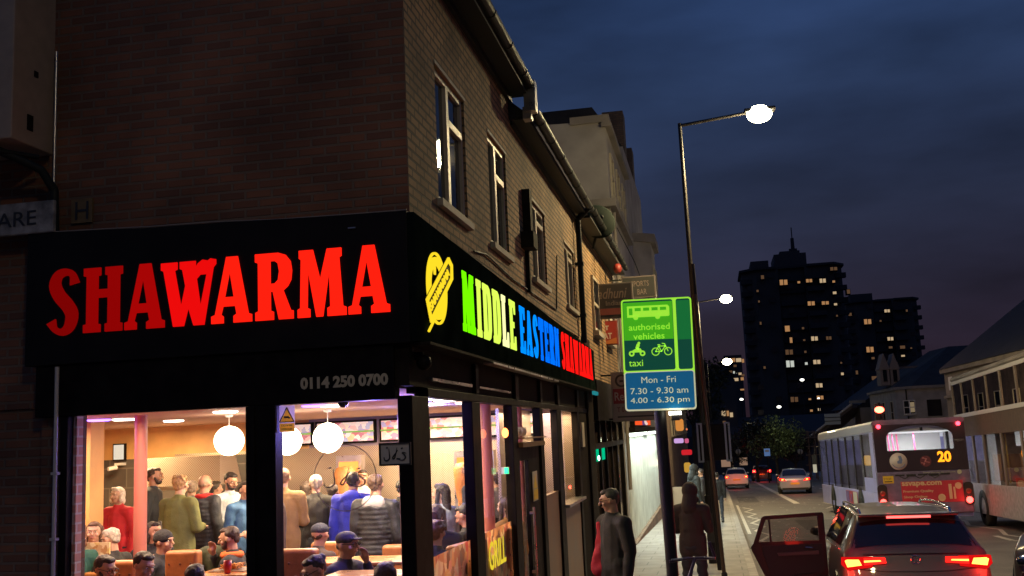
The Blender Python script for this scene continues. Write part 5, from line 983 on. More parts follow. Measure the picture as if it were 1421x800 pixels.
# open rear left door: drawn in its own plane (v = away from hinge)
hx, hy = -.885, 2.22; th_ = R_(4); Uo = Vector((-math.cos(th_), -math.sin(th_)*-1*0-.08, 0)).normalized(); Vz_ = Vector((0,0,1)); Nd = Uo.cross(Vz_)
outer = [(.0,.30),(.74,.30),(.90,.52),(1.05,.86),(1.06,.92),(1.02,.97),(.88,1.33),(.84,1.355),(.02,1.385),(0,1.36)]
hole = [(.09,.99),(.95,.985),(.825,1.30),(.09,1.335)]
vs, fs = curve_mesh([outer, hole], .03); DM = MB(); DM.add([Vector((hx,hy,0))+Uo*v[0]+Vz_*v[1]+Nd*v[2] for v in vs], fs); dpaint = mat('door shell paint',(.03,.018,.02),.4,.2,coat=.3)
dd = DM.build('open_door', dpaint, G, False, bevel=.006)
def od(m, name, polys, d0, d1):
    b = MB(); [b.prism(p,(hx,hy,0),Uo,Vz_,Nd,d0,d1) for p in polys]; return b.build(name, m, dd, False)
od(glass('door glass',(.55,.5,.5),1.45,refl=.10),'window_glass',[hole],-.002,.002)
od(trim,'quarter_divider',[rect(.76,.785,.985,1.325)],-.012,.012)
sgn = 1 if Nd.y < 0 else -1
for nm, pl, m_ in (('door_card',[[(.05,.36),(.68,.36),(.82,.56),(.90,.86),(.90,.93),(.05,.95)]],mat('dark door card',(.03,.02,.022),.6)),('armrest',[[(.12,.80),(.68,.79),(.70,.83),(.12,.85)]],mat('armrest',(.12,.07,.07),.5)),('speaker_pocket',[[(.10,.42),(.5,.42),(.5,.52),(.1,.55)]],trim)):
    b = MB(); b.prism(pl[0],(hx,hy,0),Uo,Vz_,Nd*sgn,.031,.05 if nm == 'door_card' else .09); b.build(nm, m_, dd, False)
b = MB(); b.tube(Vector((hx,hy,0))+Uo*.20+Vz_*.89+Nd*sgn*.06,Vector((hx,hy,0))+Uo*.30+Vz_*.90+Nd*sgn*.07,.012); b.build('door_handle', chrome, dd, False)
G.scale = (.95,.95,.95); finish(G, 2.16, 12.6, R_(-1.5)); gb = Matrix.Translation(G.location) @ G.rotation_euler.to_matrix().to_4x4() @ Matrix.Scale(.95,4)
for sd in (-1,1): lamp('tail_light_glow','POINT', gb @ Vector((.86*sd,-.14,.86)), 20, (1,.03,.015), .16)

# ---- three cars further on
def small_car(lab, W, st, paint, x, y, yaw, tl, txt, hatch=True, tls=tl_red, name='hatchback_car'):
    c = Car(W, st, None); T = thing(name, lab, 'car', (0,0,0), 'cars driving away'); b = MB(); c.body(b, ny=44, nu=28); b.build('body', paint, T, False)
    yb, yt = st[2][0]+.04, st[4][0]-.03
    b = MB(); [c.patch(b,[(yb,6.15),(yb,9),(yt,9),(yt,6.7)],.01,sd) for sd in (1,-1)]; b.build('rear_window', dglass, T, False)
    y1 = st[4][0]+.15
    for sd in (1,-1):
        b = MB(); c.patch(b,[(y1,5.2),(y1+.9,5.2),(y1+.9,6.3),(y1+.15,6.3)],.008,sd); b.build('side_window', dglass, T, False); b = MB(); c.patch(b,[(y1+1.0,5.2),(y1+2.0,5.2),(y1+1.6,6.3),(y1+1.0,6.3)],.008,sd); b.build('side_window', dglass, T, False)
        b = MB(); m0 = Vector(c.P(y1+1.75,5.3,.02,sd)); b.ball(m0+Vector((.1*sd,0,.03)),(.10,.06,.06)); b.build('door_mirror', paint, T, False)
        light_shape(T,tl,-.0+st[0][0],tls,sd,.10)
        b = MB(); q = [(sum(p[0] for p in tl)/len(tl))*sd, st[0][0]-.012, sum(p[1] for p in tl)/len(tl)]; b.ball(q,(.07,.02,.035)); b.build('tail_light_bulb', tl_hot, T, False)
    b = MB(); b.box(-W*.40,W*.40,st[0][0]-.015,.12,.24,.36); b.build('bumper_insert', trim, T, False); plate(T, -.012, .66 if hatch else .60, txt); wheels(T, c, .31, (.72,3.25)); finish(T, x, y, yaw); return T
hb = [(0,.30,.62,.66,.90,.80),(.03,.26,.76,.82,.95,.84),(.10,.24,.96,1.0,.97,.80),(.2,.24,.97,1.15,.98,.76),(.42,.22,.97,1.42,1,.68),(.55,.2,.96,1.46,1,.68),(1.8,.2,.94,1.51,1,.70),(2.6,.2,.93,1.44,1,.68),(3.2,.2,.93,1.02,1,.74),(3.75,.2,.82,.88,.95,.74),(4.0,.3,.55,.6,.8,.66)]
sd_ = [(0,.30,.66,.70,.90,.80),(.03,.26,.90,.93,.95,.84),(.34,.24,.97,1.0,.97,.78),(.6,.24,.96,1.16,.98,.74),(1.05,.22,.95,1.38,1,.66),(1.2,.2,.95,1.41,1,.66),(2.2,.2,.93,1.44,1,.68),(2.9,.2,.92,1.40,1,.66),(3.6,.2,.92,.98,1,.74),(4.3,.2,.82,.88,.95,.74),(4.65,.3,.55,.6,.8,.66)]
small_car('small white hatchback in the bus lane close to the kerb',1.74,hb,mat('white car paint',(.75,.68,.60),.3,coat=.5),1.28,77,R_(0),[(.55,.80),(.82,.80),(.82,.93),(.60,.93)],'')
small_car('silver saloon with red lights in the outer lane beyond the bus lane line',1.86,sd_,mat('silver car paint',(.42,.42,.46),.3,.6,coat=.5),4.35,62,R_(-2),[(.45,.74),(.86,.78),(.86,.92),(.60,.90)],'',False,name='saloon_car')
T = small_car('dark car with two bright red lights ahead of the white hatchback',1.78,hb,mat('dark car paint',(.03,.02,.025),.3,coat=.5),4.05,100,R_(0),[(.55,.85),(.85,.85),(.85,1.08),(.58,1.08)],'',name='hatchback_car',tls=emi('far brake lamp',(1,.02,.02),6))
for x, y, w in ((1.28,76.6,14),(4.35,61.6,12),(4.05,99.4,30)): lamp('tail_light_glow','POINT',(x,y-.3,gz(y)+.75),w,(1,.06,.03),.1)
for x,y in ((1.28,84),(4.35,70)): lamp('headlight_glow','SPOT',(x,y-1,gz(y)+.6),160,(1,.9,.75),.1,(R_(84),0,0),spot=60)
# ---- vehicle at the right edge, facing us
T = thing('oncoming_car', 'dark car nosing in at the right edge with a pale headlight', 'car', (0,0,0)); c = Car(1.8, hb, None); dk = mat('oncoming car paint',(.05,.035,.04),.3,coat=.5); b = MB(); c.body(b); b.build('body', dk, T, False)
for sd in (1,-1):
    b = MB(); c.patch(b,[(.7,5.2),(1.6,5.2),(1.6,6.3),(.85,6.3)],.008,sd); b.build('side_window', dglass, T, False); b = MB(); b.ball((.62*sd,3.86,.70),(.17,.10,.09)); b.build('headlight', chrome, T, False)
b = MB(); [c.patch(b,[(2.68,6.2),(2.68,9),(3.15,9),(3.1,6.3)],.007,sd) for sd in (1,-1)]; b.build('windscreen', dglass, T, False); b = MB(); b.box(-.4,.4,3.97,4.01,.42,.6); b.build('grille', trim, T, False); wheels(T, c, .31, (.72,3.25)); T.location = (6.08,17.25,gz(15)-.115); T.rotation_euler = (0,0,R_(153))
# ================================================================== BUSES
lil = mat('lilac bus paint',(.52,.50,.88),.35,var=.12,vscale=2,coat=.4); pur = mat('dark purple bus paint',(.13,.10,.17),.35,var=.2,coat=.4); bwin = glass('bus glass',(.6,.6,.6),1.35,refl=.8)
B = thing('single_decker_bus', 'lilac single decker bus seen from behind, number 20 glowing amber', 'bus', (0,0,0), 'buses in the road')
Wb, Lb, Hb = 2.47, 12.0, 3.02
def hull(b, x0, x1, y0, y1, z0, z1, r=.18):
    p = [(x0,z0+.05),(x0+.05,z0),(x1-.05,z0),(x1,z0+.05)]+arc(x1-r,z1-r,r,r,0,90,6)+arc(x0+r,z1-r,r,r,90,180,6); b.prism(p,(0,0,0),(1,0,0),(0,0,1),(0,1,0),y0,y1); return b
h2 = Wb/2
b = MB(); b.box(-h2,h2,.12,Lb,.32,1.02); b.build('lower_panels', lil, B, False, bevel=.02)
b = MB(); hull(b,-h2,h2,.0,.14,2.88,Hb,.10); b.build('rear_dome', pur, B, False)
b = MB(); hull(b,-h2,h2,.141,Lb,2.68,Hb-.004,.16); b.build('roof', mat('pale bus roof',(.5,.5,.56),.4,coat=.3), B, False)
b = MB(); b.box(-h2,h2,.0,.13,.42,1.58); b.build('rear_panel', pur, B, False, bevel=.03)
b = MB(); b.box(-h2+.002,h2-.002,.13,.7,1.02,2.68)
vs, fs = curve_mesh([rect(-h2+.02,h2-.02,1.58,2.90), [(-.88,2.16)]+arc(0,2.52,.88,.32,180,0,18)+[(.88,2.16)]], .03); b2 = MB(); b2.add([(v[0],.04+v[2],v[1]) for v in vs], fs); b2.build('rear_upper', mat('black rear mask',(.028,.018,.028),.3,coat=.3), B, False)
for x in (-h2,h2-.05):
    for y in (.6,2.0,3.6,5.2,6.8,8.4,10.0,11.9): b = MB(); b.box(x,x+.05,y,y+.09,1.02,2.68); b.build('window_pillar', trim, B, False)
    b = MB(); b.box(x,x+.05,.1,.598,1.02,2.68); b.build('window_pillar', trim, B, False)
b = MB(); b.box(-h2-.004,-h2+.05,.12,2.05,1.02,1.42); b.box(-h2-.004,-h2+.05,.1,.62,1.42,2.7); b.build('rear_quarter', lil, B, False, bevel=.01)
for x in (-h2+.012,h2-.012):
    for y0, y1 in ((.69,2.0),(2.09,3.6),(3.69,5.2),(5.29,6.8),(6.89,8.4),(8.49,10.0),(10.09,11.9)): b = MB(); b.quad((x,y0,1.02),(x,y1,1.02),(x,y1,2.68),(x,y0,2.68)); b.build('side_window', bwin, B, False)
b = MB(); b.quad((-.9,.05,2.14),(.9,.05,2.14),(.9,.05,2.86),(-.9,.05,2.86)); b.build('rear_window', glass('bus rear glass',(.8,.8,.8),1.4), B, False)
b = MB(); b.box(-h2+.05,h2-.05,.3,Lb-.1,.95,1.0); b.build('saloon_floor', trim, B, False); b = MB(); b.quad((-h2+.06,.2,2.67),(h2-.06,.2,2.67),(h2-.06,Lb-.1,2.67),(-h2+.06,Lb-.1,2.67)); b.build('saloon_ceiling', lit('bus ceiling',(.72,.75,.70),.75), B, False)  # ceiling given its own glow to fill the saloon with light
b = MB(); b.quad((-h2+.06,2.7,1.0),(h2-.06,2.7,1.0),(h2-.06,2.7,2.67),(-h2+.06,2.7,2.67)); b.build('added_pale_panel', mat('pale fill panel',(.72,.74,.70),.5), B, False)  # panel added close behind the rear window to make it look pale
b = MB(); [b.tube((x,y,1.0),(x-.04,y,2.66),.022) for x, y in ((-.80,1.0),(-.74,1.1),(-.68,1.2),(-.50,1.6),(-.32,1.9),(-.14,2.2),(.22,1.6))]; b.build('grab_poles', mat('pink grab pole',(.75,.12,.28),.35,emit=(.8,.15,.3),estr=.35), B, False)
b = MB(); [b.box(x-.2,x+.2,y,y+.08,1.0,1.75) for x in (-.9,-.45,.45,.9) for y in (4,5,6,7,8)]; b.build('seats', mat('bus seat',(.35,.33,.40),.7), B, False)
b = MB(); b.box(.05,.12,.055,.09,2.68,2.78); b.build('rear_camera', trim, B, False)
lamp_ys = (2,5,8,11)
# rear fittings
b = MB(); [b.box(-.75+.3*k,-.5+.3*k,-.012,.0,1.46-.02*(k%2),1.50) for k in range(5)]; b.path([(-.7,-.008,1.5),(-.5,-.008,1.38),(-.3,-.008,1.5),(-.1,-.008,1.38),(.1,-.008,1.5),(.3,-.008,1.38),(.5,-.008,1.5)],.012,5); b.build('engine_grille', trim, B, False)
b = MB(); b.box(-.62,1.0,-.012,.0,.72,1.30); ad_ = b.build('advert', mat('red advert',(.42,.03,.05),.4), B, False)
b = MB(); words(b,'ssvape.com',(-.60,-.014,1.14),(1,0,0),(0,0,1),(0,-1,0),1.05,.15,0,.003,.03); words(b,'Premium Quality',(-.58,-.014,.98),(1,0,0),(0,0,1),(0,-1,0),.8,.09,0,.003,.02); words(b,'Shop Online',(-.58,-.014,.83),(1,0,0),(0,0,1),(0,-1,0),.62,.09,0,.003,.02); b.box(.62,.70,-.02,-.013,.80,1.2); b.box(.74,.79,-.02,-.013,.80,1.12); b.lathe([(.001,0),(.09,0)],(.88,-.015,1.15),'y'); b.lathe([(.001,0),(.10,0)],(.42,-.016,.84),'y'); b.build('advert_print', mat('advert print',(.55,.36,.22),.4), ad_, False)
b = MB(); b.lathe([(.001,-.004),(.235,-.004),(.235,.01)],(-.62,.0,1.86),'y',32); rn = b.build('round_logo', mat('pale disc',(.45,.40,.38),.4), B, False); b = MB(); b.prism([(-.05,-.08),(.06,-.08),(.09,.02),(.06,.13),(-.02,.13),(.0,.02),(-.06,-.02)],(-.60,-.006,1.88),(1,0,0),(0,0,1),(0,-1,0),0,.004); b.path([(-.62+.18*math.cos(R_(a)),-.006,1.86+.18*math.sin(R_(a))) for a in range(200,345,15)],.01,5); b.build('logo_print', mat('disc blue',(.12,.16,.3),.4), rn, False)
vs, fs = curve_mesh([arc(0,0,.15,.15,0,360,28)[:-1]], .002); b = MB(); b.add([(.10+v[0],.004+v[2],1.84+v[1]) for v in vs], fs); lg = b.build('operator_logo', mat('dim red logo',(.12,.03,.04),.4), B, False)
b = MB(); b.path([(.02,-.002,1.93),(.12,-.002,1.90),(.08,-.002,1.83),(.20,-.002,1.80)],.02,6); b.path([(-.02,-.002,1.80),(.06,-.002,1.78),(.04,-.002,1.74)],.02,6); b.build('logo_print', mat('logo pink',(.35,.12,.13),.4), lg, False)
vs, fs = text_mesh('20', .035); b = MB(); lay(b, vs, fs, (.42,-.004,1.80),(1,0,0),(0,0,1),(0,-1,0), .36, .30, 0, .006); b.build('route_number', emi('amber digits',(1,.30,.012),2.2), B, False)
b = MB(); b.box(-1.08,-.80,-.012,.0,1.27,1.47); yl = b.build('yellow_notice', mat('yellow notice',(.55,.38,.03),.5), B, False); b = MB(); words(b,'STOP',(-1.06,-.013,1.36),(1,0,0),(0,0,1),(0,-1,0),.2,.06,0,.002); b.box(-1.05,-.84,-.015,-.012,1.30,1.33); b.build('notice_print', mat('print black',(.02,.02,.02)), yl, False)
b = MB(); words(b,'Better journeys for everyone',(.0,-.003,1.50),(1,0,0),(0,0,1),(0,-1,0),.85,.05,0,.002); b.lathe([(.001,-.003),(.06,-.003)],(.95,.0,1.52),'y'); b.build('rear_strapline', mat('green grey print',(.35,.36,.25),.5), B, False)
for sd in (-1,1):
    x = sd*1.13; b = MB(); b.prism(rrect(-.13,.13,0,.62,.1),(x,-.004,.62),(1,0,0),(0,0,1),(0,-1,0),0,.025); hs_ = b.build('tail_light', trim, B, False); b = MB(); b.lathe([(.001,-.012),(.075,-.008),(.09,.0)],(x,-.028,.76),'y'); b.build('lamp', emi('bus brake lamp',(1,.05,.04),9), hs_, False)
    b = MB(); b.lathe([(.001,-.012),(.06,-.008),(.075,.0)],(x,-.028,1.0),'y'); b.build('indicator', mat('dead lamp',(.15,.03,.02),.3), hs_, False)
    b = MB(); b.lathe([(.001,-.03),(.05,-.02),(.065,.01)],(sd*1.06,.01,2.84),'y'); b.build('high_light', emi('bus top lamp',(1,.03,.05),10), B, False)
b = MB(); b.box(-h2-.012,-h2-.004,3.6,5.9,.5,.95); ad2 = b.build('side_advert', mat('red advert',(.42,.03,.05),.4), B, False); b = MB(); b.box(-h2-.016,-h2-.011,3.65,4.4,.52,.93); b.build('advert_print', mat('pale advert print',(.6,.55,.42)), ad2, False); b = MB(); b.box(-h2-.016,-h2-.011,5.2,5.85,.52,.93); b.box(-h2-.02,-h2-.016,4.7,4.9,.62,.85); b.build('advert_print', mat('dark advert print',(.18,.10,.25)), ad2, False)
b = MB(); b.path([(-h2,11.95,2.5),(-h2-.15,12.1,2.4),(-h2-.2,12.1,2.1)],.02); b.box(-h2-.28,-h2-.12,12.05,12.12,1.8,2.15); b.build('door_mirror', trim, B, False)
for y in (3.0,9.0):
    for sd in (-1,1):
        b = MB(); b.lathe([(.28,-.12),(.48,-.12),(.5,-.08),(.5,.1),(.28,.1)],(sd*(h2-.1),y,.5),'x',28); w = b.build('wheel', tyre, B, False); b = MB(); b.lathe([(.001,.0),(.2,.03*sd),(.28,.1*sd)],(sd*(h2-.1),y,.5),'x',20); b.build('rim', M['steel'], w, False)
        b = MB(); b.prism(arc(y,.5,.58,.58,0,180,18),(sd*(h2-.0),0,0),(0,1,0),(0,0,1),(sd,0,0),.001,.006); b.build('wheel_arch', trim, B, False)
b = MB(); b.box(-h2+.02,h2-.02,Lb-.1,Lb,.5,2.7); b.build('front_panel', lil, B, False)
b = MB(); b.box(-.25,.25,-.02,.0,.50,.62); b.build('number_plate', mat('dirty yellow plate',(.4,.3,.1),.5), B, False)
finish(B, 5.56, 30, R_(1.7)); gb = Matrix.Translation(B.location) @ B.rotation_euler.to_matrix().to_4x4()
for sd in (-1,1): lamp('bus_tail_glow','POINT',gb @ Vector((1.13*sd,-.25,.76)),5,(1,.05,.04),.1); lamp('bus_top_glow','POINT',gb @ Vector((1.06*sd,-.16,2.84)),1.5,(1,.04,.06),.08)
for y in (1.3,5,9): lamp('bus_saloon_light','AREA',gb @ Vector((0,y,2.6)),55,(.95,1,.92),1)
# orange beacon standing behind the bus roof
p = at(1220,569,46); T = thing('traffic_light', 'red traffic light glowing just above the roof of the single decker', 'traffic light', (p.x,46,gz(46))); b = MB(); b.tube((p.x,46,gz(46)),(p.x,46,p.z+.3),.06); b.build('pole', steelp, T); b = MB(); b.box(p.x-.16,p.x+.16,46,46.2,p.z-.75,p.z+.25); b.build('housing', trim, T); b = MB(); b.ball((p.x,45.95,p.z),(.2,.08,.14)); b.build('red_lamp', emi('signal red',(1,.09,.05),12), T)
# ---- double decker
D2 = thing('double_decker_bus', 'double decker bus at the right edge with lit upper windows and a pale skirt', 'bus', (0,0,0), 'buses in the road'); crm = mat('pale bus skirt',(.30,.25,.24),.6,var=.25,spec=.2)
L2 = 10.6; xw = 0
b = MB(); b.box(0,2.5,0,L2,.32,1.16); b.build('skirt', crm, D2, False, bevel=.02)
b = MB(); b.box(.0,2.5,0,L2,2.50,3.10); b.build('mid_band', mat('dark bus band',(.10,.07,.058),.7,var=.2,spec=.1), D2, False); b = MB(); b.box(-.01,2.51,0,L2,3.06,3.17); b.box(-.01,2.51,-.05,L2+.02,4.08,4.17); b.build('white_rails', mat('white rail',(.5,.48,.47),.4), D2, False)
b = MB(); hull(b,0,2.5,0,L2,4.17,4.33,.1); b.build('roof', M['render2'], D2, False)
b = MB(); pl2 = [0,.9,2.3,3.7,5.1,6.5,7.9,9.3,L2-.1]
bp_ = mat('brown pillar',(.13,.09,.07),.5)
for y in pl2:
    for x in (0,2.45): b = MB(); b.box(x,x+.05,y,y+.12,3.17,4.08); b.build('window_pillar', bp_, D2, False)
for y in (0,1.3,3.1,3.8,5.6,7.4,8.6,L2-.15):
    for x in (0,2.45): b = MB(); b.box(x,x+.05,y,y+.14,1.16,2.5); b.build('window_pillar', bp_, D2, False)
for a, c in zip(pl2[:-1], pl2[1:]): b = MB(); b.quad((.02,a+.12,3.17),(.02,c,3.17),(.02,c,4.08),(.02,a+.12,4.08)); b.build('upper_window', glass('upper deck glass',(.7,.65,.6),1.35), D2, False)
for a, c in ((0.14,1.3),(1.44,3.1),(3.24,3.8),(3.94,5.6),(5.74,7.4),(7.54,8.6),(8.74,L2-.15)): b = MB(); b.quad((.02,a,1.16),(.02,c,1.16),(.02,c,2.5),(.02,a,2.5)); b.build('lower_window', glass('lower deck glass',(.6,.58,.55),1.4,refl=.5), D2, False)
b = MB(); b.box(.05,2.45,.1,L2-.1,2.98,3.02); b.box(.05,2.45,.1,L2-.1,1.1,1.14); b.build('decks', trim, D2, False)
b = MB(); b.quad((2.40,.1,1.16),(2.40,L2-.1,1.16),(2.40,L2-.1,2.5),(2.40,.1,2.5)); b.quad((2.40,.1,3.1),(2.40,L2-.1,3.1),(2.40,L2-.1,4.1),(2.40,.1,4.1)); b.build('far_side', voro('misty far windows',[(.10,.07,.05),(.25,.17,.10),(.18,.13,.10),(.32,.26,.2)],2.2,.4), D2, False)
b = MB(); [b.box(.5+.95*i,.95+.95*i,y,y+.08,z,z+.75) for i in (0,1) for y in (1.5,2.4,3.3,4.2,5.1,6,6.9,7.8,8.7) for z in (1.2,3.05)]; b.build('seats', mat('brown seat',(.22,.11,.06),.7), D2, False)
b = MB(); [b.box(.35,.41,y,y+.75,4.085,4.10) for y in (.4,1.4,2.4,3.4,4.4,5.4,6.4,7.4,8.4,9.4)]; b.build('ceiling_lights', emi('warm strip',(1,.62,.25),5), D2, False)
b = MB(); [b.tube((.3,y,1.2),(.3,y,2.48),.02) for y in (2.0,4.3,6.4)]; b.build('grab_poles', mat('yellow pole',(.5,.33,.08),.35), D2, False)
for y in (2.2,8.2): b = MB(); b.lathe([(.28,-.12),(.48,-.12),(.5,-.08),(.5,.1),(.28,.1)],(.1,y,.5),'x',28); b.build('wheel', tyre, D2, False); b = MB(); b.lathe([(.28,-.12),(.5,-.08),(.5,.1)],(2.4,y,.5),'x',28); b.build('wheel', tyre, D2, False)
b = MB(); b.box(.02,2.48,-.03,.02,.4,4.1); b.box(.02,2.48,L2-.02,L2+.03,.4,4.1); b.build('end_panels', crm, D2, False)
finish(D2, 7.22, 22.6, R_(.0)); gb = Matrix.Translation(D2.location) @ D2.rotation_euler.to_matrix().to_4x4()
for y in (2,5,8): lamp('deck_light','AREA',gb @ Vector((1.1,y,4.0)),45,(1,.72,.42),.8); lamp('deck_light','AREA',gb @ Vector((1.1,y,2.45)),30,(1,.8,.55),.8)
# ================================================================== LEFT ROW BEYOND THE SHOP
def frame_window(S_, axis, c, a, e, z0, z1, m=None, outw=1, glassm=None, lab=None, bar=True):
    "sash window on a wall: axis 'x' (wall faces +-x) or 'y'"
    t = .06; o = .012*outw; b = MB()
    def bx(u0,u1,w0,w1,d0,d1):
        d0, d1 = sorted((c+d0*outw, c+d1*outw)); (b.box(d0,d1,u0,u1,w0,w1) if axis == 'x' else b.box(u0,u1,d0,d1,w0,w1))
    bx(a,e,z1-t,z1,.0,.05); bx(a,e,z0,z0+t,.0,.05); bx(a,a+t,z0+t,z1-t,.0,.05); bx(e-t,e,z0+t,z1-t,.0,.05)
    if bar: bx(a+t,e-t,(z0+z1)/2-.03,(z0+z1)/2+.03,.0,.045)
    W_ = b.build('window', m or M['pvc'], S_); b = MB(); cc = c+.015*outw
    (b.quad((cc,a+t,z0+t),(cc,e-t,z0+t),(cc,e-t,z1-t),(cc,a+t,z1-t)) if axis == 'x' else b.quad((a+t,cc,z0+t),(e-t,cc,z0+t),(e-t,cc,z1-t),(a+t,cc,z1-t))); b.build('pane', glassm or M['wglass'], W_)
    b = MB(); bx(a-.06,e+.06,z0-.1,z0-.003,.0,.12); b.build('sill', M['stone'], W_); return W_
xb = -2.2
S2 = thing('terrace_building', 'brick terrace building with a satellite dish next to the kebab shop', 'building', (xb,20,gz(20)))
b = MB(); b.box(-9,xb,17.36,24.5,2.9,5.7); b.build('wall', M['brick'], S2)
b = MB(); b.prism([(xb+.25,5.78),(-5.6,8.9),(-5.6,8.5),(xb,5.7)],(0,0,0),(1,0,0),(0,0,1),(0,1,0),17.46,24.5); b.build('roof', M['slate'], S2)
gutter(17.5,24.5,5.86,-1.86).build('gutter', M['gut'], S2)
b = MB(); b.box(xb,xb+.3,17.5,24.5,5.70,5.74); b.build('soffit', M['gut'], S2)
frame_window(S2,'x',xb,19.6,20.6,3.9,5.0); frame_window(S2,'x',xb,22.2,23.2,3.9,5.0)
b = MB(); b.box(-9,xb-.05,18.45,24.5,-1.2,2.9); b.build('shopfront_wall', M['dwood'], S2); b = MB(); b.box(xb-.05,xb+.12,18.6,24.4,2.15,2.9); b.build('fascia', M['frame'], S2)
for a in (18.5,19.5,20.6,21.7,22.8,24.3): b = MB(); b.box(xb-.04,xb+.03,a,a+.12,-1,2.15); b.build('mullion', M['frame'], S2)
for a in (18.62,19.62,20.72,21.82,22.92): b = MB(); b.box(xb-.045,xb-.02,a,a+.98,-.1,2.1); b.build('shop_window', mat('dim shop glass',(.05,.035,.03),.06,spec=.9), S2)
b = MB(); b.box(xb-.03,xb+.05,18.5,24.3,1.62,1.72); b.build('transom', M['frame'], S2)
def glow(nm, px, py, x, r, m, lab, cat): p = atx(px,py,x); b = MB(); b.ball(p,r); o = b.build(nm, m); recenter(o,p); tag(o,lab,cat); return o
glow('window_light',831,636,xb+.02,(.02,.07,.05),emi('green white light',(.5,1,.8),6),'white core of the green light in the dark shop window','shop light')
b = MB(); p = atx(830,630,xb-.01); q = atx(843,634,xb-.01); b.box(xb-.018,xb-.012,p.y-.25,q.y+.1,p.z-.14,p.z+.1); b.build('green_light', emi('green glow',(.0,.55,.25),.9), S2)
b = MB(); p = atx(826,546,-2.0); b.box(-2.02,-1.98,p.y-.3,p.y+.3,p.z-.03,p.z+.03); o = b.build('blue_light', emi('teal strip',(.02,.25,.28),.8)); recenter(o,p); tag(o,'small dim teal strip light beyond the red letters','shop light')
DS = thing('satellite_dish', 'large dark satellite dish at the eaves beyond the kebab shop', 'satellite dish', (-2.1,19.4,5.8)); p = at(831,305,19.3)
b = MB(); b.lathe([(.001,.0),(.12,.008),(.24,.035),(.33,.075),(.36,.095),(.35,.11),(.33,.09),(.24,.05),(.12,.022),(.001,.014)],(0,0,0),'y',36); o = b.build('dish', mat('dark dish paint',(.012,.020,.016),.8,spec=.1), DS, False); o.location = p-Vector(DS.location); o.rotation_euler = (R_(-12),0,R_(22))
b = MB(); b.tube(p+Vector((0,.1,0)),(-2.1,19.5,5.5),.025); b.tube(p+Vector((0,0,-.3)),p+Vector((.1,-.42,-.08)),.012); b.build('bracket', M['gut'], DS); b = MB(); b.ball(p+Vector((.1,-.45,-.05)),.04); b.build('receiver', M['gut'], DS)
# pale rendered building, taller
S3 = thing('rendered_building', 'tall pale rendered building with a blank side wall above the brick terrace', 'building', (xb,27,gz(27)))
b = MB(); b.prism([(xb,-1),(-9,-1),(-9,8.2),(-3.9,9.85),(-2.5,9.80),(xb,9.75)],(0,0,0),(1,0,0),(0,0,1),(0,1,0),25.0,30.6); b.build('wall', M['render'], S3)
b = MB(); b.box(xb-.9,xb+.10,24.94,30.7,9.755,9.95); b.box(xb-.1,xb+.15,24.9,30.7,9.62,9.74); b.build('parapet_coping', M['render2'], S3)
b = MB(); b.box(xb-1.4,xb+.16,24.80,24.995,7.52,7.72); b.box(xb,xb+.16,24.995,30.6,7.52,7.72); b.build('string_course', M['render2'], S3)
for a in (25.6,27.3,29.0): frame_window(S3,'x',xb,a,a+.9,4.1,6.1); frame_window(S3,'x',xb,a,a+.8,7.95,9.1)
b = MB(); b.tube((xb+.08,25.1,.5),(xb+.08,25.1,7.4),.045); b.build('drainpipe', M['render2'], S3)
b = MB(); b.path([(xb+.05,25.4,7.2),(xb+.4,27,6.4),(xb+.6,29.5,5.6),(xb+.5,31.5,5.3)],.012,5); b.build('cable', M['gut'], S3)
b = MB(); p = atx(857,373,-1.9); b.ball(p,(.10,.12,.12)); o = b.build('hanging_lantern', mat('dull red lantern',(.25,.03,.02),.5)); recenter(o,p); tag(o,'small dull red lantern hanging on the pale building','lantern')
S4 = thing('bay_fronted_building', 'cream building with a curved bay and cornice at the far end of the pale row', 'building', (xb,34,gz(34)))
b = MB(); b.box(-9,xb,30.7,38.5,-1.4,10.7); b.prism([(0,0),(.55,.5),(.55,2.6),(0,3.1)],(xb,32.5,0),(1,0,0),(0,1,0),(0,0,1),2.75,8.0); b.build('wall', M['render'], S4)
b = MB(); b.prism([(0,-.1),(.7,.45),(.7,2.65),(0,3.2)],(xb,32.5,0),(1,0,0),(0,1,0),(0,0,1),8.001,8.28); b.prism([(0,-.05),(.6,.48),(.6,2.62),(0,3.15)],(xb,32.5,0),(1,0,0),(0,1,0),(0,0,1),4.6,4.85); b.build('cornice', M['render2'], S4)
b = MB(); b.prism([(-4.5,10.7),(.0,10.7),(-.9,12.1),(-3.6,12.1)],(xb,0,0),(1,0,0),(0,0,1),(0,1,0),30.8,38.4); b.build('roof', M['slate'], S4)
for y,z in ((33,12.6),(36.6,12.3)): b = MB(); b.box(xb-.8,xb-.1,y,y+.85,10.7,z); b.build('chimney', M['brickg'], S4)
for z0, z1 in ((5.2,7.3),(2.9,4.2)): frame_window(S4,'x',xb+.55,33.15,33.9,z0,z1); frame_window(S4,'x',xb+.55,34.1,34.95,z0,z1); frame_window(S4,'x',xb,36.5,37.4,z0,z1)
S5 = thing('terrace_building', 'unlit brick building with two chimneys beyond the bay fronted one', 'building', (xb,45,gz(45)))
b = MB(); b.box(-10,xb,38.6,52,-2,7.4); b.build('wall', M['brickg'], S5); b = MB(); b.prism([(.2,7.4),(-3.5,9.6),(-7.2,7.4)],(xb,0,0),(1,0,0),(0,0,1),(0,1,0),38.6,52); b.build('roof', M['slate'], S5)
for y in (42,49): b = MB(); b.box(-5.4,-4.6,y,y+1,8,10.6); b.build('chimney', M['brickg'], S5)
for y in (40,43,46,49): frame_window(S5,'x',xb,y,y+1,3.5,5.2)
S6 = thing('terrace_building', 'long dark terrace building at the far end of the left side', 'building', (xb,75,gz(75)))
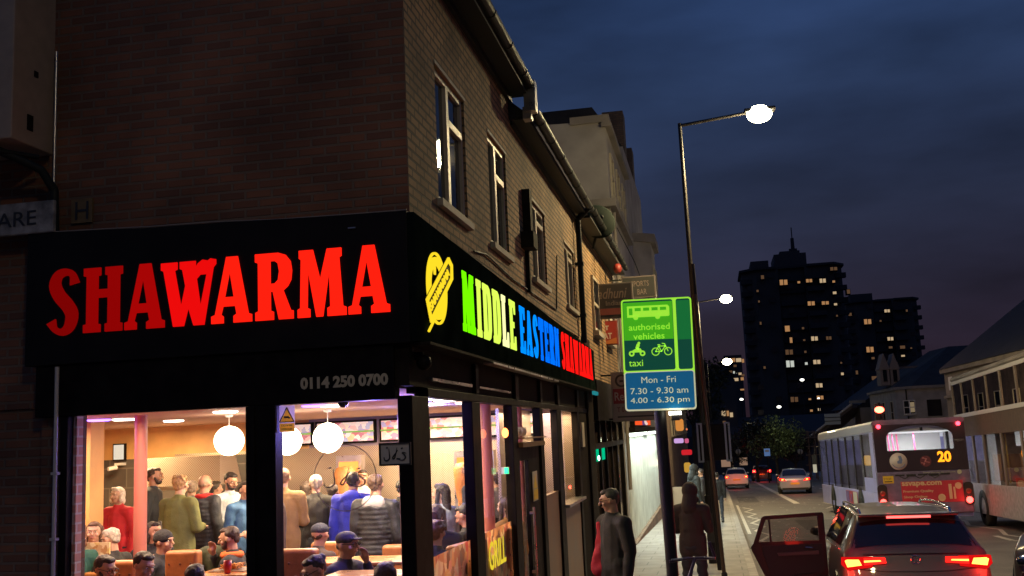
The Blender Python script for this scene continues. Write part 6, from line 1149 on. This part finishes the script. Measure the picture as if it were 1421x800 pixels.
b = MB(); b.box(-13,-2.6,56,96,-4,5.2); b.build('wall', M['brickg'], S6); b = MB(); b.prism([(.3,5.2),(-4,7.4),(-9,5.2)],(-2.6,0,0),(1,0,0),(0,0,1),(0,1,0),56,96); b.build('roof', M['slate'], S6)
for y in range(58,95,4): frame_window(S6,'x',-2.6,y,y+1.3,1.5,3.3)
# dark shop fronts on the pavement level: lit doorway
b = MB(); b.box(xb-.1,xb-.02,24.6,25.4,-1.2,2.0); b.build('shop_pilaster', M['frame'], S3)
p0, p1 = atx(868,600,xb), atx(912,600,xb)
b = MB(); ys_ = np.arange(25.5,38.4,.14)
for i, y in enumerate(ys_): b.box(xb-.03,xb+.005+.02*(i%2),y,y+.135,gz(32)+.25,1.72)
b.build('roller_shutter', mat('white corrugated shutter',(.62,.66,.62),.35,var=.2,vscale=2), S3)
b = MB(); b.box(xb-.02,xb+.25,25.4,38.4,1.86,2.0); b.build('shutter_canopy', M['dwood'], S3); b = MB(); b.box(xb,xb+.12,25.4,38.4,gz(38)-.1,gz(32)+.25); b.build('plinth', M['brickd'], S3)
b = MB(); b.box(xb+.08,xb+.16,25.7,27.9,1.78,1.85); b.box(xb+.08,xb+.16,28.3,31.4,1.78,1.85); b.box(xb+.08,xb+.16,33.3,37.4,1.78,1.85); tb = b.build('tube_light', emi('tube light',(.85,1,.85),9)); recenter(tb,(xb+.1,28,1.8)); tag(tb,'bright white tube lights over the white shutter','tube light')
lamp('shutter_light','AREA',(xb+.36,31.8,1.8),330,(.88,1,.86),.25,(0,R_(-14),0),12.0)
OS = thing('lit_shop_sign', 'glowing orange shop sign above the white shutter', 'shop sign', (xb+.1,28.5,2.05)); b = MB(); b.box(xb+.02,xb+.14,26.9,33.5,2.02,2.55); b.build('box', M['frame'], OS); b = MB(); b.box(xb+.14,xb+.15,27.0,29.6,2.06,2.5); b.box(xb+.14,xb+.15,31.4,33.4,2.06,2.5); b.build('orange_face', emi('orange sign face',(1,.10,.02),1.0), OS)
b = MB(); b.box(xb+.14,xb+.15,29.65,31.35,2.06,2.5); b.build('purple_face', emi('purple sign face',(.16,.06,.2),.9), OS); b = MB(); b.path([(xb+.16,29.8,2.45),(xb+.16,30.3,2.3),(xb+.16,30.6,2.15),(xb+.16,31.2,2.1)],.05,6); b.path([(xb+.16,27.7,2.35),(xb+.16,27.9,2.25),(xb+.16,28.1,2.38)],.03,5); b.build('sign_marks', emi('pale sign marks',(.9,.7,.6),.9), OS)
# projecting signs: faces look up the street towards the viewer
def hang_sign(name, lab, y, tl, br, m, brd, th=.12, group=None, cat='hanging sign', em=None):
    a = at(*tl, y); c = at(*br, y); x0, x1, z0, z1 = a.x, c.x, c.z, a.z; T = thing(name, lab, cat, ((x0+x1)/2,y,z0), group)
    b = MB(); b.box(x0,x1,y,y+th,z0,z1); b.build('box', brd, T, bevel=.006); b = MB(); b.box(x0+.03,x1-.03,y-.008,y-.002,z0+.03,z1-.03); f = b.build('face', m, T)
    b = MB(); b.tube((x0+.02,y+th/2,z1-.06),(xb-.1,y+th/2,z1-.06),.018); b.tube((x0+.02,y+th/2,z0+.06),(xb-.1,y+th/2,z0+.06),.018); b.build('bracket', M['gut'], T); return T, x0, x1, z0, z1, y-.010
def txt(T, s, x0, z0, w, h, y, m, name='lettering', bold=.01, shear=0): b = MB(); words(b, s, (x0,y,z0),(1,0,0),(0,0,1),(0,-1,0), w, h, 0, .003, bold, shear); return b.build(name, m, T)
dim = mat('dim sign print',(.16,.12,.10),.5); dimr = mat('dim red print',(.18,.04,.03),.5); dimw = mat('dull white print',(.45,.38,.33),.5)
T, x0, x1, z0, z1, y = hang_sign('hanging_sign','dark projecting restaurant sign reading Radhuni high beyond the red letters',21.0,(812,396),(880,440),mat('dark restaurant face',(.035,.03,.03),.4),mat('worn sign rim',(.11,.09,.08),.5),.15); w=x1-x0; h=z1-z0
txt(T,'Radhuni',x0+.12*w,z0+.56*h,.76*w,.30*h,y,dim,shear=.3); txt(T,'Indian',x0+.42*w,z0+.36*h,.34*w,.14*h,y,dim); b = MB(); b.box(x0+.1*w,x1-.1*w,y-.002,y,z0+.10*h,z0+.28*h); b.build('red_band', dimr, T)
T, x0, x1, z0, z1, y = hang_sign('hanging_sign','small dark sign reading SPORTS BAR behind the restaurant sign',23.5,(862,385),(911,412),mat('dark bar face',(.03,.03,.028),.4),mat('worn sign rim',(.11,.09,.08),.5)); w=x1-x0; h=z1-z0
txt(T,'SPORTS',x0+.28*w,z0+.52*h,.52*w,.25*h,y,dim); txt(T,'BAR',x0+.45*w,z0+.15*h,.28*w,.25*h,y,dim)
T, x0, x1, z0, z1, y = hang_sign('hanging_sign','red square projecting sign reading JUST EAT',22.0,(821,447),(858,478),mat('red takeaway face',(.26,.025,.02),.4),mat('red sign rim',(.2,.03,.02),.5)); w=x1-x0; h=z1-z0
txt(T,'JUST',x0+.12*w,z0+.55*h,.55*w,.25*h,y,dimw,bold=.03); txt(T,'EAT',x0+.35*w,z0+.24*h,.42*w,.25*h,y,dimw,bold=.03); b = MB(); b.prism([(0,0),(.75*w,0),(.75*w,.25*h)],(x0+.2*w,y+.002,z0+.04*h),(1,0,0),(0,0,1),(0,-1,0),0,.003); b.build('orange_corner', mat('orange corner',(.4,.12,.03),.5), T)
T, x0, x1, z0, z1, y = hang_sign('hanging_sign','cream and red board with a round emblem behind the bus lane sign',20.5,(847,517),(918,583),mat('cream board face',(.33,.26,.22),.5),mat('cream board rim',(.3,.24,.2),.5),.10); w=x1-x0; h=z1-z0
b = MB(); b.box(x0+.03,x1-.03,y-.003,y,z0+.36*h,z0+.66*h); b.build('red_band', mat('red board band',(.30,.03,.03),.5), T); txt(T,'Restaurant',x0+.06*w,z0+.42*h,.85*w,.17*h,y-.004,dimw); txt(T,'T 0114 272 2272',x0+.10*w,z0+.19*h,.75*w,.10*h,y,dimr)
b = MB(); b.box(x0+.1*w,x1-.12*w,y-.002,y,z0+.08*h,z0+.11*h); b.ring((x0+.22*w,y,z0+.82*h),.115*w,.022*w,'y',24,6); b.box(x0+.18*w,x0+.26*w,y-.004,y,z0+.79*h,z0+.83*h); b.build('emblem', mat('dark emblem',(.06,.04,.035),.5), T)
for px, py, y, w, h, c, lab in ((943,590,42,.5,.75,(.8,.30,.06),'amber sign among the distant shop signs'),(941,577,40,.35,.5,(.10,.07,.06),'small dark round sign below the bus lane sign'),(942,612,50,.7,.35,(.75,.45,.9),'small pale violet lit sign down the street'),(953,612,52,.3,.35,(.7,.12,.25),'small pink lit sign beside the pale violet one'),(953,628,58,.9,.45,(.75,.02,.03),'small red lit sign lowest of the distant shop signs'),(953,596,70,.16,.2,(1,.25,.1),'tiny orange light among the distant shop signs'),(954,649,62,.6,.9,(.65,.35,.05),'small yellow board above the distant couple')):
    p = at(px, py, y); w *= .65; h *= .65; b = MB(); b.prism(rrect(-w/2,w/2,-h/2,h/2,min(w,h)*.3),(p.x,y,p.z),(1,0,0),(0,0,1),(0,-1,0),0,.12); e_ = c[0] > .2; o = b.build('distant_shop_sign', emi('far sign %s' % str(c), c, .8) if e_ else mat('far dark sign', c)); recenter(o,p); tag(o,lab,'shop sign','distant shop signs')
p = atx(918,642,-2.1); glow('wall_lamp',917,642,-2.12,(.09,.09,.12),emi('far wall lamp',(1,.85,.6),12),'small bright wall lamp right of the white shutter','wall lamp'); lamp('wall_lamp_light','POINT',p+Vector((.3,0,0)),12,(1,.8,.5),.1)
p = at(947,668,30); A_ = thing('pavement_board', 'pale pavement board standing by the distant couple', 'pavement board', (p.x,30,gz(30))); b = MB(); b.box(p.x-.3,p.x+.3,30,30.05,gz(30)+.05,gz(30)+1.25); b.build('panel', mat('board panel',(.35,.27,.2),.5), A_); b = MB(); b.box(p.x-.33,p.x-.3,29.95,30.1,gz(30),gz(30)+1.3); b.box(p.x+.3,p.x+.33,29.95,30.1,gz(30),gz(30)+1.3); b.build('frame', M['frame'], A_)
# ================================================================== TOWER BLOCKS
tow = mat('dark tower cladding', (.060,.048,.045), .8, var=.25, vscale=.05)
towd = mat('tower balcony band', (.038,.030,.030), .8)
warmw = [emi('lit window warm',(1,.50,.20),.38), emi('lit window pale',(1,.72,.42),.5), emi('lit window dim',(.6,.32,.16),.16), emi('lit window white',(.85,.9,.8),.6)]
def zpx(x, y): return 1010+x/3.076, 340+y/3.076
def tower(lab, y, xl, xr, ztop, lits, steps, mast=None):
    T = thing('tower_block', lab, 'tower block', ((xl+xr)/2,y,gz(y)), 'tower blocks on the skyline'); w = xr-xl; zb = -12
    b = MB(); D_ = 18; ch = .14*w
    plan = [(xl+ch,y),(xl+.36*w,y),(xl+.36*w,y+.8),(xl+.62*w,y+.8),(xl+.62*w,y-.6),(xr-ch*.8,y-.6),(xr,y+ch),(xr,y+D_),(xl,y+D_),(xl,y+ch)]
    b.prism(plan,(0,0,0),(1,0,0),(0,1,0),(0,0,1),zb,ztop); b.build('walls', tow, T)
    n_ = int((ztop-zb)/2.75)
    for k in range(n_):
        z = ztop-2.75*(k+1)
        for a, c, dy in ((xl-.35,xl+.18*w,.9),(xl+.63*w,xl+.80*w,-1.7),(xl+.37*w,xl+.61*w,.2),(xr-.14*w,xr+.5,.2)): b = MB(); b.box(a,c,y+dy-.1,y+dy+1.6,z-.12,z+.95); b.build('balcony', towd, T)
    b = MB(); 
    for a, c, z0, z1 in steps: b.box(xl+a*w,xl+c*w,y+2,y+14,z0,z1)
    b.build('roof_plant', tow, T); b = MB(); b.prism([(p[0]+(.6 if p[0] > (xl+xr)/2 else -.6)*.8,p[1]-.8) for p in plan],(0,0,0),(1,0,0),(0,1,0),(0,0,1),ztop+.01,ztop+.5); b.build('roof_edge', towd, T)
    if mast: m_ = mast; b = MB(); b.tube((m_[0],y+6,ztop),(m_[0],y+6,m_[1]-1.5),.55,.38); b.tube((m_[0],y+6,m_[1]-1.5),(m_[0],y+6,m_[1]+1),.12); [b.box(m_[0]-.9,m_[0]+.9,y+5.8,y+6.2,ztop+2+k,ztop+2.7+k) for k in (1,2.6)]; b.build('mast', towd, T)
    dk = mat('unlit tower window',(.02,.022,.025),.15)
    for px, py, pw, ph, k in lits:
        pw *= .85; ph *= .85; q = zpx(px,py); p = at(q[0],q[1],y-2.4); s_ = (y-2.4)/1400/3.076; w2, h2_ = pw*s_/2, ph*s_/2; b = MB()
        if pw > 20: b.box(p.x-w2,p.x-w2*.12,y-2.42,y-2.38,p.z-h2_,p.z+h2_); b.box(p.x+w2*.12,p.x+w2,y-2.42,y-2.38,p.z-h2_,p.z+h2_*.9)
        else: b.box(p.x-w2,p.x+w2,y-2.42,y-2.38,p.z-h2_,p.z+h2_)
        W_ = b.build('window', warmw[k], T); b = MB(); b.box(p.x-w2-.12,p.x+w2+.12,y-2.37,y-.3,p.z-h2_-.12,p.z+h2_+.12); b.build('window_bay', towd, W_)
    for r in range(12):
        for c_ in range(5):
            x = xl+w*(.08+.2*c_)+random.uniform(-.5,.5); z = ztop-1.3-2.75*r; b = MB(); b.box(x-.6,x+.6,y-.66,y-.62,z-.6,z+.5); b.build('window', dk, T) if (r+c_) % 2 else None
t1 = [(238,160,36,26,0),(303,160,12,10,0),(347,153,28,16,0),(405,153,28,20,1),(452,157,12,10,0),(452,102,32,16,2),(148,138,14,18,2),(127,197,10,10,2),(456,205,16,12,1),(515,200,14,20,2),(356,250,32,20,0),(416,248,32,16,0),(460,254,14,10,1),(466,303,8,8,2),(254,358,22,28,0),(321,356,10,10,2),(270,407,12,26,0),(326,407,10,8,2),(370,400,30,20,1),(431,398,24,16,2),(262,458,34,24,2),(331,457,10,10,2),(266,508,36,32,3),(335,507,12,12,3),(380,500,32,20,1),(484,504,8,8,2),(489,551,12,12,1),(157,524,10,12,2),(390,600,30,20,1),(284,660,34,24,2),(350,659,12,8,0),(394,652,30,18,0),(357,708,12,10,0),(390,703,12,12,1),(140,335,8,14,2),(133,242,8,10,2)]
t2 = [(522,297,14,14,2),(597,328,32,24,0),(652,325,8,8,2),(680,282,24,14,1),(764,281,8,10,2),(694,401,26,16,1),(607,447,32,26,0),(695,438,16,10,2),(746,437,22,14,2),(783,441,8,6,2),(748,474,16,8,1),(620,484,14,10,2),(625,569,22,18,2),(668,484,6,6,2),(551,545,10,18,2)]
zt = at(1100,372,230).z
tower('tall dark tower block with scattered lit windows and a mast', 230, at(1037,480,230).x, at(1180,480,230).x, zt, t1, [(.10,.28,zt,zt+2.4),(.34,.66,zt+.0,zt+3.6),(.40,.60,zt+3.6,zt+4.2)], (at(1098,320,236).x, at(1098,322,236).z))
zt2 = at(1240,417,290).z
tower('second dark tower block behind and right of the tall one', 290, at(1181,480,290).x, at(1281,480,290).x, zt2, t2, [(.06,.38,zt2,zt2+2.6),(.42,.8,zt2,zt2+.8)])
T = thing('tower_block', 'distant narrow office block with rows of bright windows beside the street lamps', 'tower block', (at(1020,560,330).x,330,gz(330)), 'tower blocks on the skyline'); a_ = at(1004,494,330); c_ = at(1034,560,330)
b = MB(); b.box(a_.x,c_.x,330,345,-14,a_.z); b.build('walls', tow, T)
for px, py, pw, ph, k in ((1017,500,6,5,0),(1025,500,7,5,1),(1031,501,3,5,0),(1020,517,5,3,3),(1027,519,4,3,1),(1031,521,4,3,2),(1013,527,5,4,1),(1021,527,7,4,1),(1030,526,4,4,0),(1014,516,4,3,2),(1030,541,5,2,0),(1020,508,4,3,2)):
    p = at(px,py,329.9); s_ = 330/1400; b = MB(); b.box(p.x-pw*s_/2,p.x+pw*s_/2,329.88,329.94,p.z-ph*s_/2,p.z+ph*s_/2); b.build('window', warmw[k], T)
T = thing('apartment_building', 'low dark block with two lit windows at the left foot of the tower', 'building', (at(1000,600,150).x,150,gz(150))); a_ = at(975,525,150); c_ = at(1032,560,150)
b = MB(); b.box(a_.x,c_.x-1,150,160,-9,at(1000,528,150).z); b.build('walls', tow, T); b = MB(); b.prism([(a_.x,0),(c_.x-1,0),((a_.x+c_.x)/2,2.2)],(0,0,at(1000,528,150).z),(1,0,0),(0,0,1),(0,1,0),150,160); b.build('roof', towd, T)
for px, py, pw, ph, k in ((1004,574,5,7,1),(1010,574,3,7,0),(1015,576,4,6,1),(1005,586,4,3,2),(982,520+25,3,4,2)):
    p = at(px,py,149.9); s_ = 150/1400; b = MB(); b.box(p.x-pw*s_/2,p.x+pw*s_/2,149.85,149.95,p.z-ph*s_/2,p.z+ph*s_/2); b.build('window', warmw[k], T)
for px, py, y, h in ((1113,527.5,215,.55),(1081,565,190,.5),(1029,554.5,180,.4),(1034,612,150,.28),(1136,553,180,.25)):
    p = at(px,py,y); T = thing('street_lamp', {1113:'tiny white lamp in front of the tall tower',1081:'tiny white lamp low before the tower',1029:'tiny white lamp beside the low dark block',1034:'tiny white lamp above the white hatchback',1136:'tiny yellow lamp beside the scaffolding'}[px], 'street lamp', (p.x,y,gz(y)), 'tiny distant street lamps'); b = MB(); b.tube((p.x,y,gz(y)-8),p,.1,n=6); b.build('post', steelp, T); b = MB(); b.ball(p,(h*.8,h*.6,h*.5)); b.build('lamp_bowl', emi('tiny lamp',(1,.97,.85),3), T)
# ================================================================== RIGHT SIDE BUILDINGS
XR = 14.0
S7 = thing('cream_corner_house', 'cream two storey corner house with a dark roof and two pointed dormers behind the buses', 'building', (XR,82,gz(82)))
zt = at(1247,541,82).z
b = MB(); b.prism([(14.0,97),(14.0,83.5),(15.0,82),(24,82),(24,97)],(0,0,0),(1,0,0),(0,1,0),(0,0,1),-4,zt); b.build('wall', M['render'], S7)
b = MB(); b.prism([(13.8,97.2),(13.8,83.4),(14.9,81.8),(24.2,81.8),(24.2,97.2)],(0,0,0),(1,0,0),(0,1,0),(0,0,1),zt+.001,zt+.22); b.build('eaves', M['render2'], S7)
b = MB(); zr = zt+3.4; b.add([(13.8,97.2,zt+.22),(13.8,83.4,zt+.22),(14.9,81.8,zt+.22),(24.2,81.8,zt+.22),(24.2,97.2,zt+.22),(18.5,92,zr),(19,87,zr),(22,87,zr)],[(0,1,6,5),(1,2,6),(2,3,7,6),(3,4,5,7),(4,0,5),(5,6,7)]); b.build('roof', M['slate'], S7)
a_, c_ = at(1253,556,81.9), at(1272,575,81.9); frame_window(S7,'y',81.99,a_.x,c_.x,c_.z,a_.z,mat('white sash',(.6,.55,.5),.5),-1)
b = MB(); [b.box(a_.x+(c_.x-a_.x)*.5-.04,a_.x+(c_.x-a_.x)*.5+.04,81.9,81.93,c_.z,a_.z)]; b.build('window_bar', M['white'], S7)
b = MB(); p = at(1266,562,81.9); q = at(1270,572,81.9); b.box(p.x-.15,q.x,81.955,81.965,q.z,p.z+.2); b.build('curtain_glow', emi('curtain glow',(.8,.6,.35),.25), S7)
a_, c_ = at(1286,555,81.9), at(1308,577,81.9); frame_window(S7,'y',81.99,a_.x,c_.x,c_.z,a_.z,M['dwood'],-1,bar=False)
for y in (85,89,93): frame_window(S7,'x',14.0,y,y+1.2,zt-2.6,zt-.8,outw=-1)
for px in (1229,1243):
    p = at(px,530,86); b = MB(); b.box(p.x-.35,p.x+.35,86,88,p.z-.3,p.z+1.0); b.prism([(-.42,1.0),(.42,1.0),(0,2.3)],(p.x,0,p.z),(1,0,0),(0,0,1),(0,1,0),85.95,88); d_ = b.build('dormer', mat('weathered dormer',(.22,.17,.14),.7), S7); b = MB(); b.box(p.x-.15,p.x+.15,85.96,85.99,p.z,p.z+.95); b.build('pane', M['wglass'], d_)
b = MB(); p = at(1258,510,88); b.box(p.x-1.6,p.x+1.6,88,88.1,p.z-.08,p.z+.08); b.build('ridge_capping', mat('ridge tiles',(.16,.12,.10),.7), S7)
b = MB(); b.tube((14.6,82.5,-3),(14.6,82.5,zt),.05); b.build('drainpipe', M['gut'], S7)
S8 = thing('cream_shop_building', 'cream building with a big dark roof rising above the double decker bus', 'building', (XR,55,gz(55)))
b = MB(); z1 = at(1319,512,65).z; b.box(XR,24,46,66,-3,z1+.0); b.build('wall', M['render2'], S8); b = MB(); b.box(XR-.25,XR,46,66,z1-.25,z1-.02); b.box(XR-.15,XR,46,66,z1-1.75,z1-1.6); b.build('cornice', M['render2'], S8)
b = MB(); b.prism([(-.3,0),(5.4,4.3),(11,0)],(XR,0,z1),(1,0,0),(0,0,1),(0,1,0),46,66); b.build('roof', M['slate'], S8)
b = MB(); b.box(XR-.02,XR+.2,64.0,65.0,z1-1.3,z1-.5); b.build('box_sign', M['white'], S8)
for y in (48,52,56,60): frame_window(S8,'x',XR,y,y+1.4,z1-4.2,z1-2.2,outw=-1)
b = MB(); b.box(XR-.1,XR+.05,46,66,-2,-.1); b.build('shopfront', M['dwood'], S8); b = MB(); [b.box(XR-.14,XR-.11,y,y+2.6,-1.6,.2) for y in (47,51,55,59)]; b.build('shop_window', emi('dim shop glow',(1,.6,.3),.35), S8)
S9 = thing('dark_roofed_building', 'dark roofed building climbing above the rooftops at the right edge', 'building', (20,75,gz(75)))
b = MB(); b.box(18.5,40,67,80,-4,5.5); b.build('wall', M['brickg'], S9); b = MB(); z0 = 5.5; b.prism([(18,z0),(26,at(1390,447,74).z+.4),(41,at(1421,432,74).z+1)],(0,0,0),(1,0,0),(0,0,1),(0,1,0),67,80); b.add([(18,67,z0),(41,67,z0),(41,80,z0),(18,80,z0)],[(0,1,2,3)]); b.build('roof', M['slate'], S9)
S10 = thing('pub_building', 'dark pub with a long sloping roof edge and scaffolding behind the single decker', 'building', (XR,110,gz(110)))
b = MB(); b.box(13.2,26,98,118,-5,at(1195,566,98).z); b.build('wall', M['render2'], S10); b = MB(); b.prism([(-.4,0),(5,3.6),(12,0)],(13.2,0,at(1195,566,98).z),(1,0,0),(0,0,1),(0,1,0),98,118); b.build('roof', M['slate'], S10)
p, q = at(1123,610,96), at(1182,561,96); b = MB(); b.add([tuple(p),tuple(q),(q.x+2,q.y+6,q.z),(p.x+2,p.y+6,p.z),tuple(p-Vector((0,0,.35))),tuple(q-Vector((0,0,.35))),(q.x+2,q.y+6,q.z-.35),(p.x+2,p.y+6,p.z-.35)],[(0,1,2,3),(4,5,6,7),(0,1,5,4),(1,2,6,5),(2,3,7,6),(3,0,4,7)]); b.build('porch_roof', mat('brown porch boards',(.12,.085,.07),.8), S10); b = MB(); b.tube(p-Vector((.4,.1,.1)),q+Vector((0,-.1,0)),.10); b.build('bargeboard', mat('pale bargeboard',(.42,.36,.30),.6), S10)
p = at(1183,558,95.8); b = MB(); b.box(p.x-.3,p.x+1.1,95.7,95.8,p.z-.12,p.z+.12); b.build('gable_trim', M['render2'], S10)
p, q = at(1144,575,95), at(1167,589,95); b = MB(); b.box(p.x,q.x,95,95.15,q.z,p.z); o = b.build('slatted_sign', mat('dirty white board',(.42,.42,.38),.6)); recenter(o,p); tag(o,'pale sign board with two dark grooves left of the bus roof','sign'); b = MB(); [b.box(p.x-.02,q.x+.02,94.97,94.995,q.z+(p.z-q.z)*k-.03,q.z+(p.z-q.z)*k+.03) for k in (.33,.66)]; o2 = b.build('groove', M['dwood'], o)
SF = thing('scaffolding', 'dark scaffolding poles left of the single decker roof', 'scaffolding', (at(1125,640,94).x,94,gz(94))); b = MB()
for px in (1121,1130,1139,1148): p = at(px,598,94); b.tube((p.x,94,gz(94)),(p.x,94,p.z),.05,n=6); b.tube((p.x,95.4,gz(94)),(p.x,95.4,p.z),.05,n=6)
for py in (600,608,620,632,646): p, q = at(1119,py,94), at(1150,py-1,94); b.tube(p,q,.05,n=6)
b.build('poles', mat('rusty scaffold',(.16,.10,.08),.6,.4), SF)
b = MB(); [b.box(at(1121,600,94).x,at(1148,600,94).x,94.2,95.2,at(1130,py,94).z,at(1130,py,94).z+.08) for py in (608,632)]; b.build('boards', M['dwood'], SF)
p, q = at(1128,645,92), at(1134,656,92); b = MB(); b.box(p.x,q.x,92,92.1,q.z,p.z); o = b.build('lit_notice', emi('pale lit notice',(.6,.55,.4),.7)); recenter(o,p); tag(o,'small pale lit notice at the foot of the scaffolding','notice')
p, q = at(1060,623,88), at(1069,633,88); T = thing('blue_road_sign', 'small blue and white road sign in the distance above the cars', 'road sign', (p.x,88,gz(88))); b = MB(); b.box(p.x,q.x,88,88.05,q.z,p.z); b.build('plate', mat('blue sign plate',(.10,.22,.45),.4,emit=(.1,.2,.45),estr=.5), T); b = MB(); b.tube(((p.x+q.x)/2,88.1,gz(88)),((p.x+q.x)/2,88.1,p.z),.05); b.build('post', steelp, T); b = MB(); b.box(p.x+.08,q.x-.08,87.98,87.995,p.z-.28,p.z-.10); b.build('white_band', M['white'], T)
for px, y0 in ((1024,85),(1110,86)):
    p, q = at(px,622,y0), at(px+2,632,y0); T = thing('keep_left_bollard', 'dim white traffic bollard sign %s' % ('above the white hatchback' if px == 1024 else 'right of the silver saloon roof'), 'bollard', (p.x,y0,gz(y0)), 'small distant signs'); b = MB(); b.tube((p.x,y0,gz(y0)),(p.x,y0,p.z),.04,n=8); b.build('post', steelp, T); b = MB(); b.lathe([(.001,-.02),(.22,-.02),(.22,.02),(.001,.02)],(p.x,y0,p.z-.3),'y',18); b.build('disc', mat('dim disc',(.28,.26,.24),.5), T)
p = at(1021,641,110); b = MB(); b.box(p.x-1.5,p.x-.3,110,110.2,p.z-.5,p.z+.5); b.box(p.x+.3,p.x+1.2,110,110.2,p.z-.4,p.z+.4); o = b.build('lit_hoarding', emi('pinkish hoarding',(.5,.3,.2),.5)); recenter(o,p); tag(o,'pair of dull pink lit panels above the white hatchback','hoarding')
# distant dark rows closing the street end
T = thing('terrace_building', 'long dark building closing the far end of the road', 'building', (10,150,gz(150))); b = MB(); b.box(-6,44,148,156,-8,at(1100,600,148).z); b.build('wall', tow, T); b = MB(); b.prism([(148,0),(156,0),(152,2.4)],(0,0,at(1100,600,148).z),(0,1,0),(0,0,1),(1,0,0),-6,44); b.build('roof', towd, T)
# ================================================================== TREES
bark = mat('bark',(.05,.035,.025),.9,bump=.6,bscale=12)
def leafm(name, c):
    return mat(name, c, .6, var=.4, vscale=2)
def tree(lab, p, h, r, n, lm, seed, trunk=.16, group='trees at the end of the street'):
    rg_ = random.Random(seed); T = thing('broadleaf_tree', lab, 'tree', p, group); B = Vector(p); b = MB(); top = B+Vector((0,0,h*.55)); b.tube(B-Vector((0,0,.3)), top, trunk, trunk*.5, 8); tips = []
    for i in range(9):
        a = rg_.random()*6.28; e = B+Vector((math.cos(a)*r*rg_.uniform(.4,.85), math.sin(a)*r*rg_.uniform(.4,.85), h*rg_.uniform(.55,.95))); s_ = B+Vector((0,0,h*rg_.uniform(.3,.52))); m_ = (s_+e)/2+Vector((0,0,-h*.03)); b.tube(s_,m_,trunk*.35,trunk*.22,6); b.tube(m_,e,trunk*.22,trunk*.08,6); tips.append(e)
    b.build('trunk', bark, T); c = MB()
    cl = [(t, r*rg_.uniform(.28,.5)) for t in tips]+[(B+Vector((rg_.uniform(-.6,.6)*r, rg_.uniform(-.6,.6)*r, h*rg_.uniform(.5,1))), r*rg_.uniform(.2,.4)) for _ in range(8)]
    for k in range(n):
        o, cr = cl[k % len(cl)]; v = Vector((rg_.gauss(0,1), rg_.gauss(0,1), rg_.gauss(0,1))).normalized()*cr*rg_.uniform(.5,1.15); q = o+v; s_ = r*rg_.uniform(.025,.055); u = Vector((rg_.gauss(0,1), rg_.gauss(0,1), rg_.gauss(0,1))).normalized(); w = u.cross(Vector((rg_.gauss(0,1),.3,.5))).normalized()
        c.quad(q-u*s_*1.5, q-w*s_*.7, q+u*s_*1.5, q+w*s_*.7)
    c.build('crown', lm, T); return T
g1 = leafm('lamplight tinted leaves',(.11,.13,.045)); g2 = leafm('dark leaves',(.022,.025,.015))  # first leaf colour is paler, with the lamplight painted in
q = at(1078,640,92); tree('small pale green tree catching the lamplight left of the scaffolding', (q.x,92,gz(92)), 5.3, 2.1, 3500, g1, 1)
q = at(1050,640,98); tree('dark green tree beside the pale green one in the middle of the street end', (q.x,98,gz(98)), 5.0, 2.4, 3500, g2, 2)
q = at(1015,640,104); tree('low dark tree above the white hatchback', (q.x,104,gz(104)), 4.2, 2.2, 2500, g2, 3)
q = at(1104,640,96); tree('dark tree between the pale green tree and the scaffolding', (q.x,96,gz(96)), 4.0, 1.8, 2500, g2, 4)
q = at(990,560,120); tree('tall dark tree above the street lamp posts on the left side', (q.x-2.5,120,gz(120)), 13, 4.5, 5000, g2, 5, .3)
lamp('tree_fill', 'POINT', tuple(at(1092,600,89)), 35, (.9,1,.7), .2)  # bare light for the pale tree, without a lamp body
lamp('street_end_fill', 'POINT', tuple(at(1230,500,70)), 170, (1,.62,.42), .3)  # reddish fill light added for the buildings on the right
lamp('right_fill', 'POINT', (9.5,36,6.0), 120, (1,.72,.5), .3)  # fill light for the right side, no lamp stands here
# faint last light of the dusk sky
sun = bpy.data.lights.new('dusk_sun','SUN'); sun.energy = .015; sun.angle = R_(20); sun.color = (.6,.7,1); so = bpy.data.objects.new('dusk_sun', sun); COL.objects.link(so); so.rotation_euler = (R_(60),0,R_(-60))
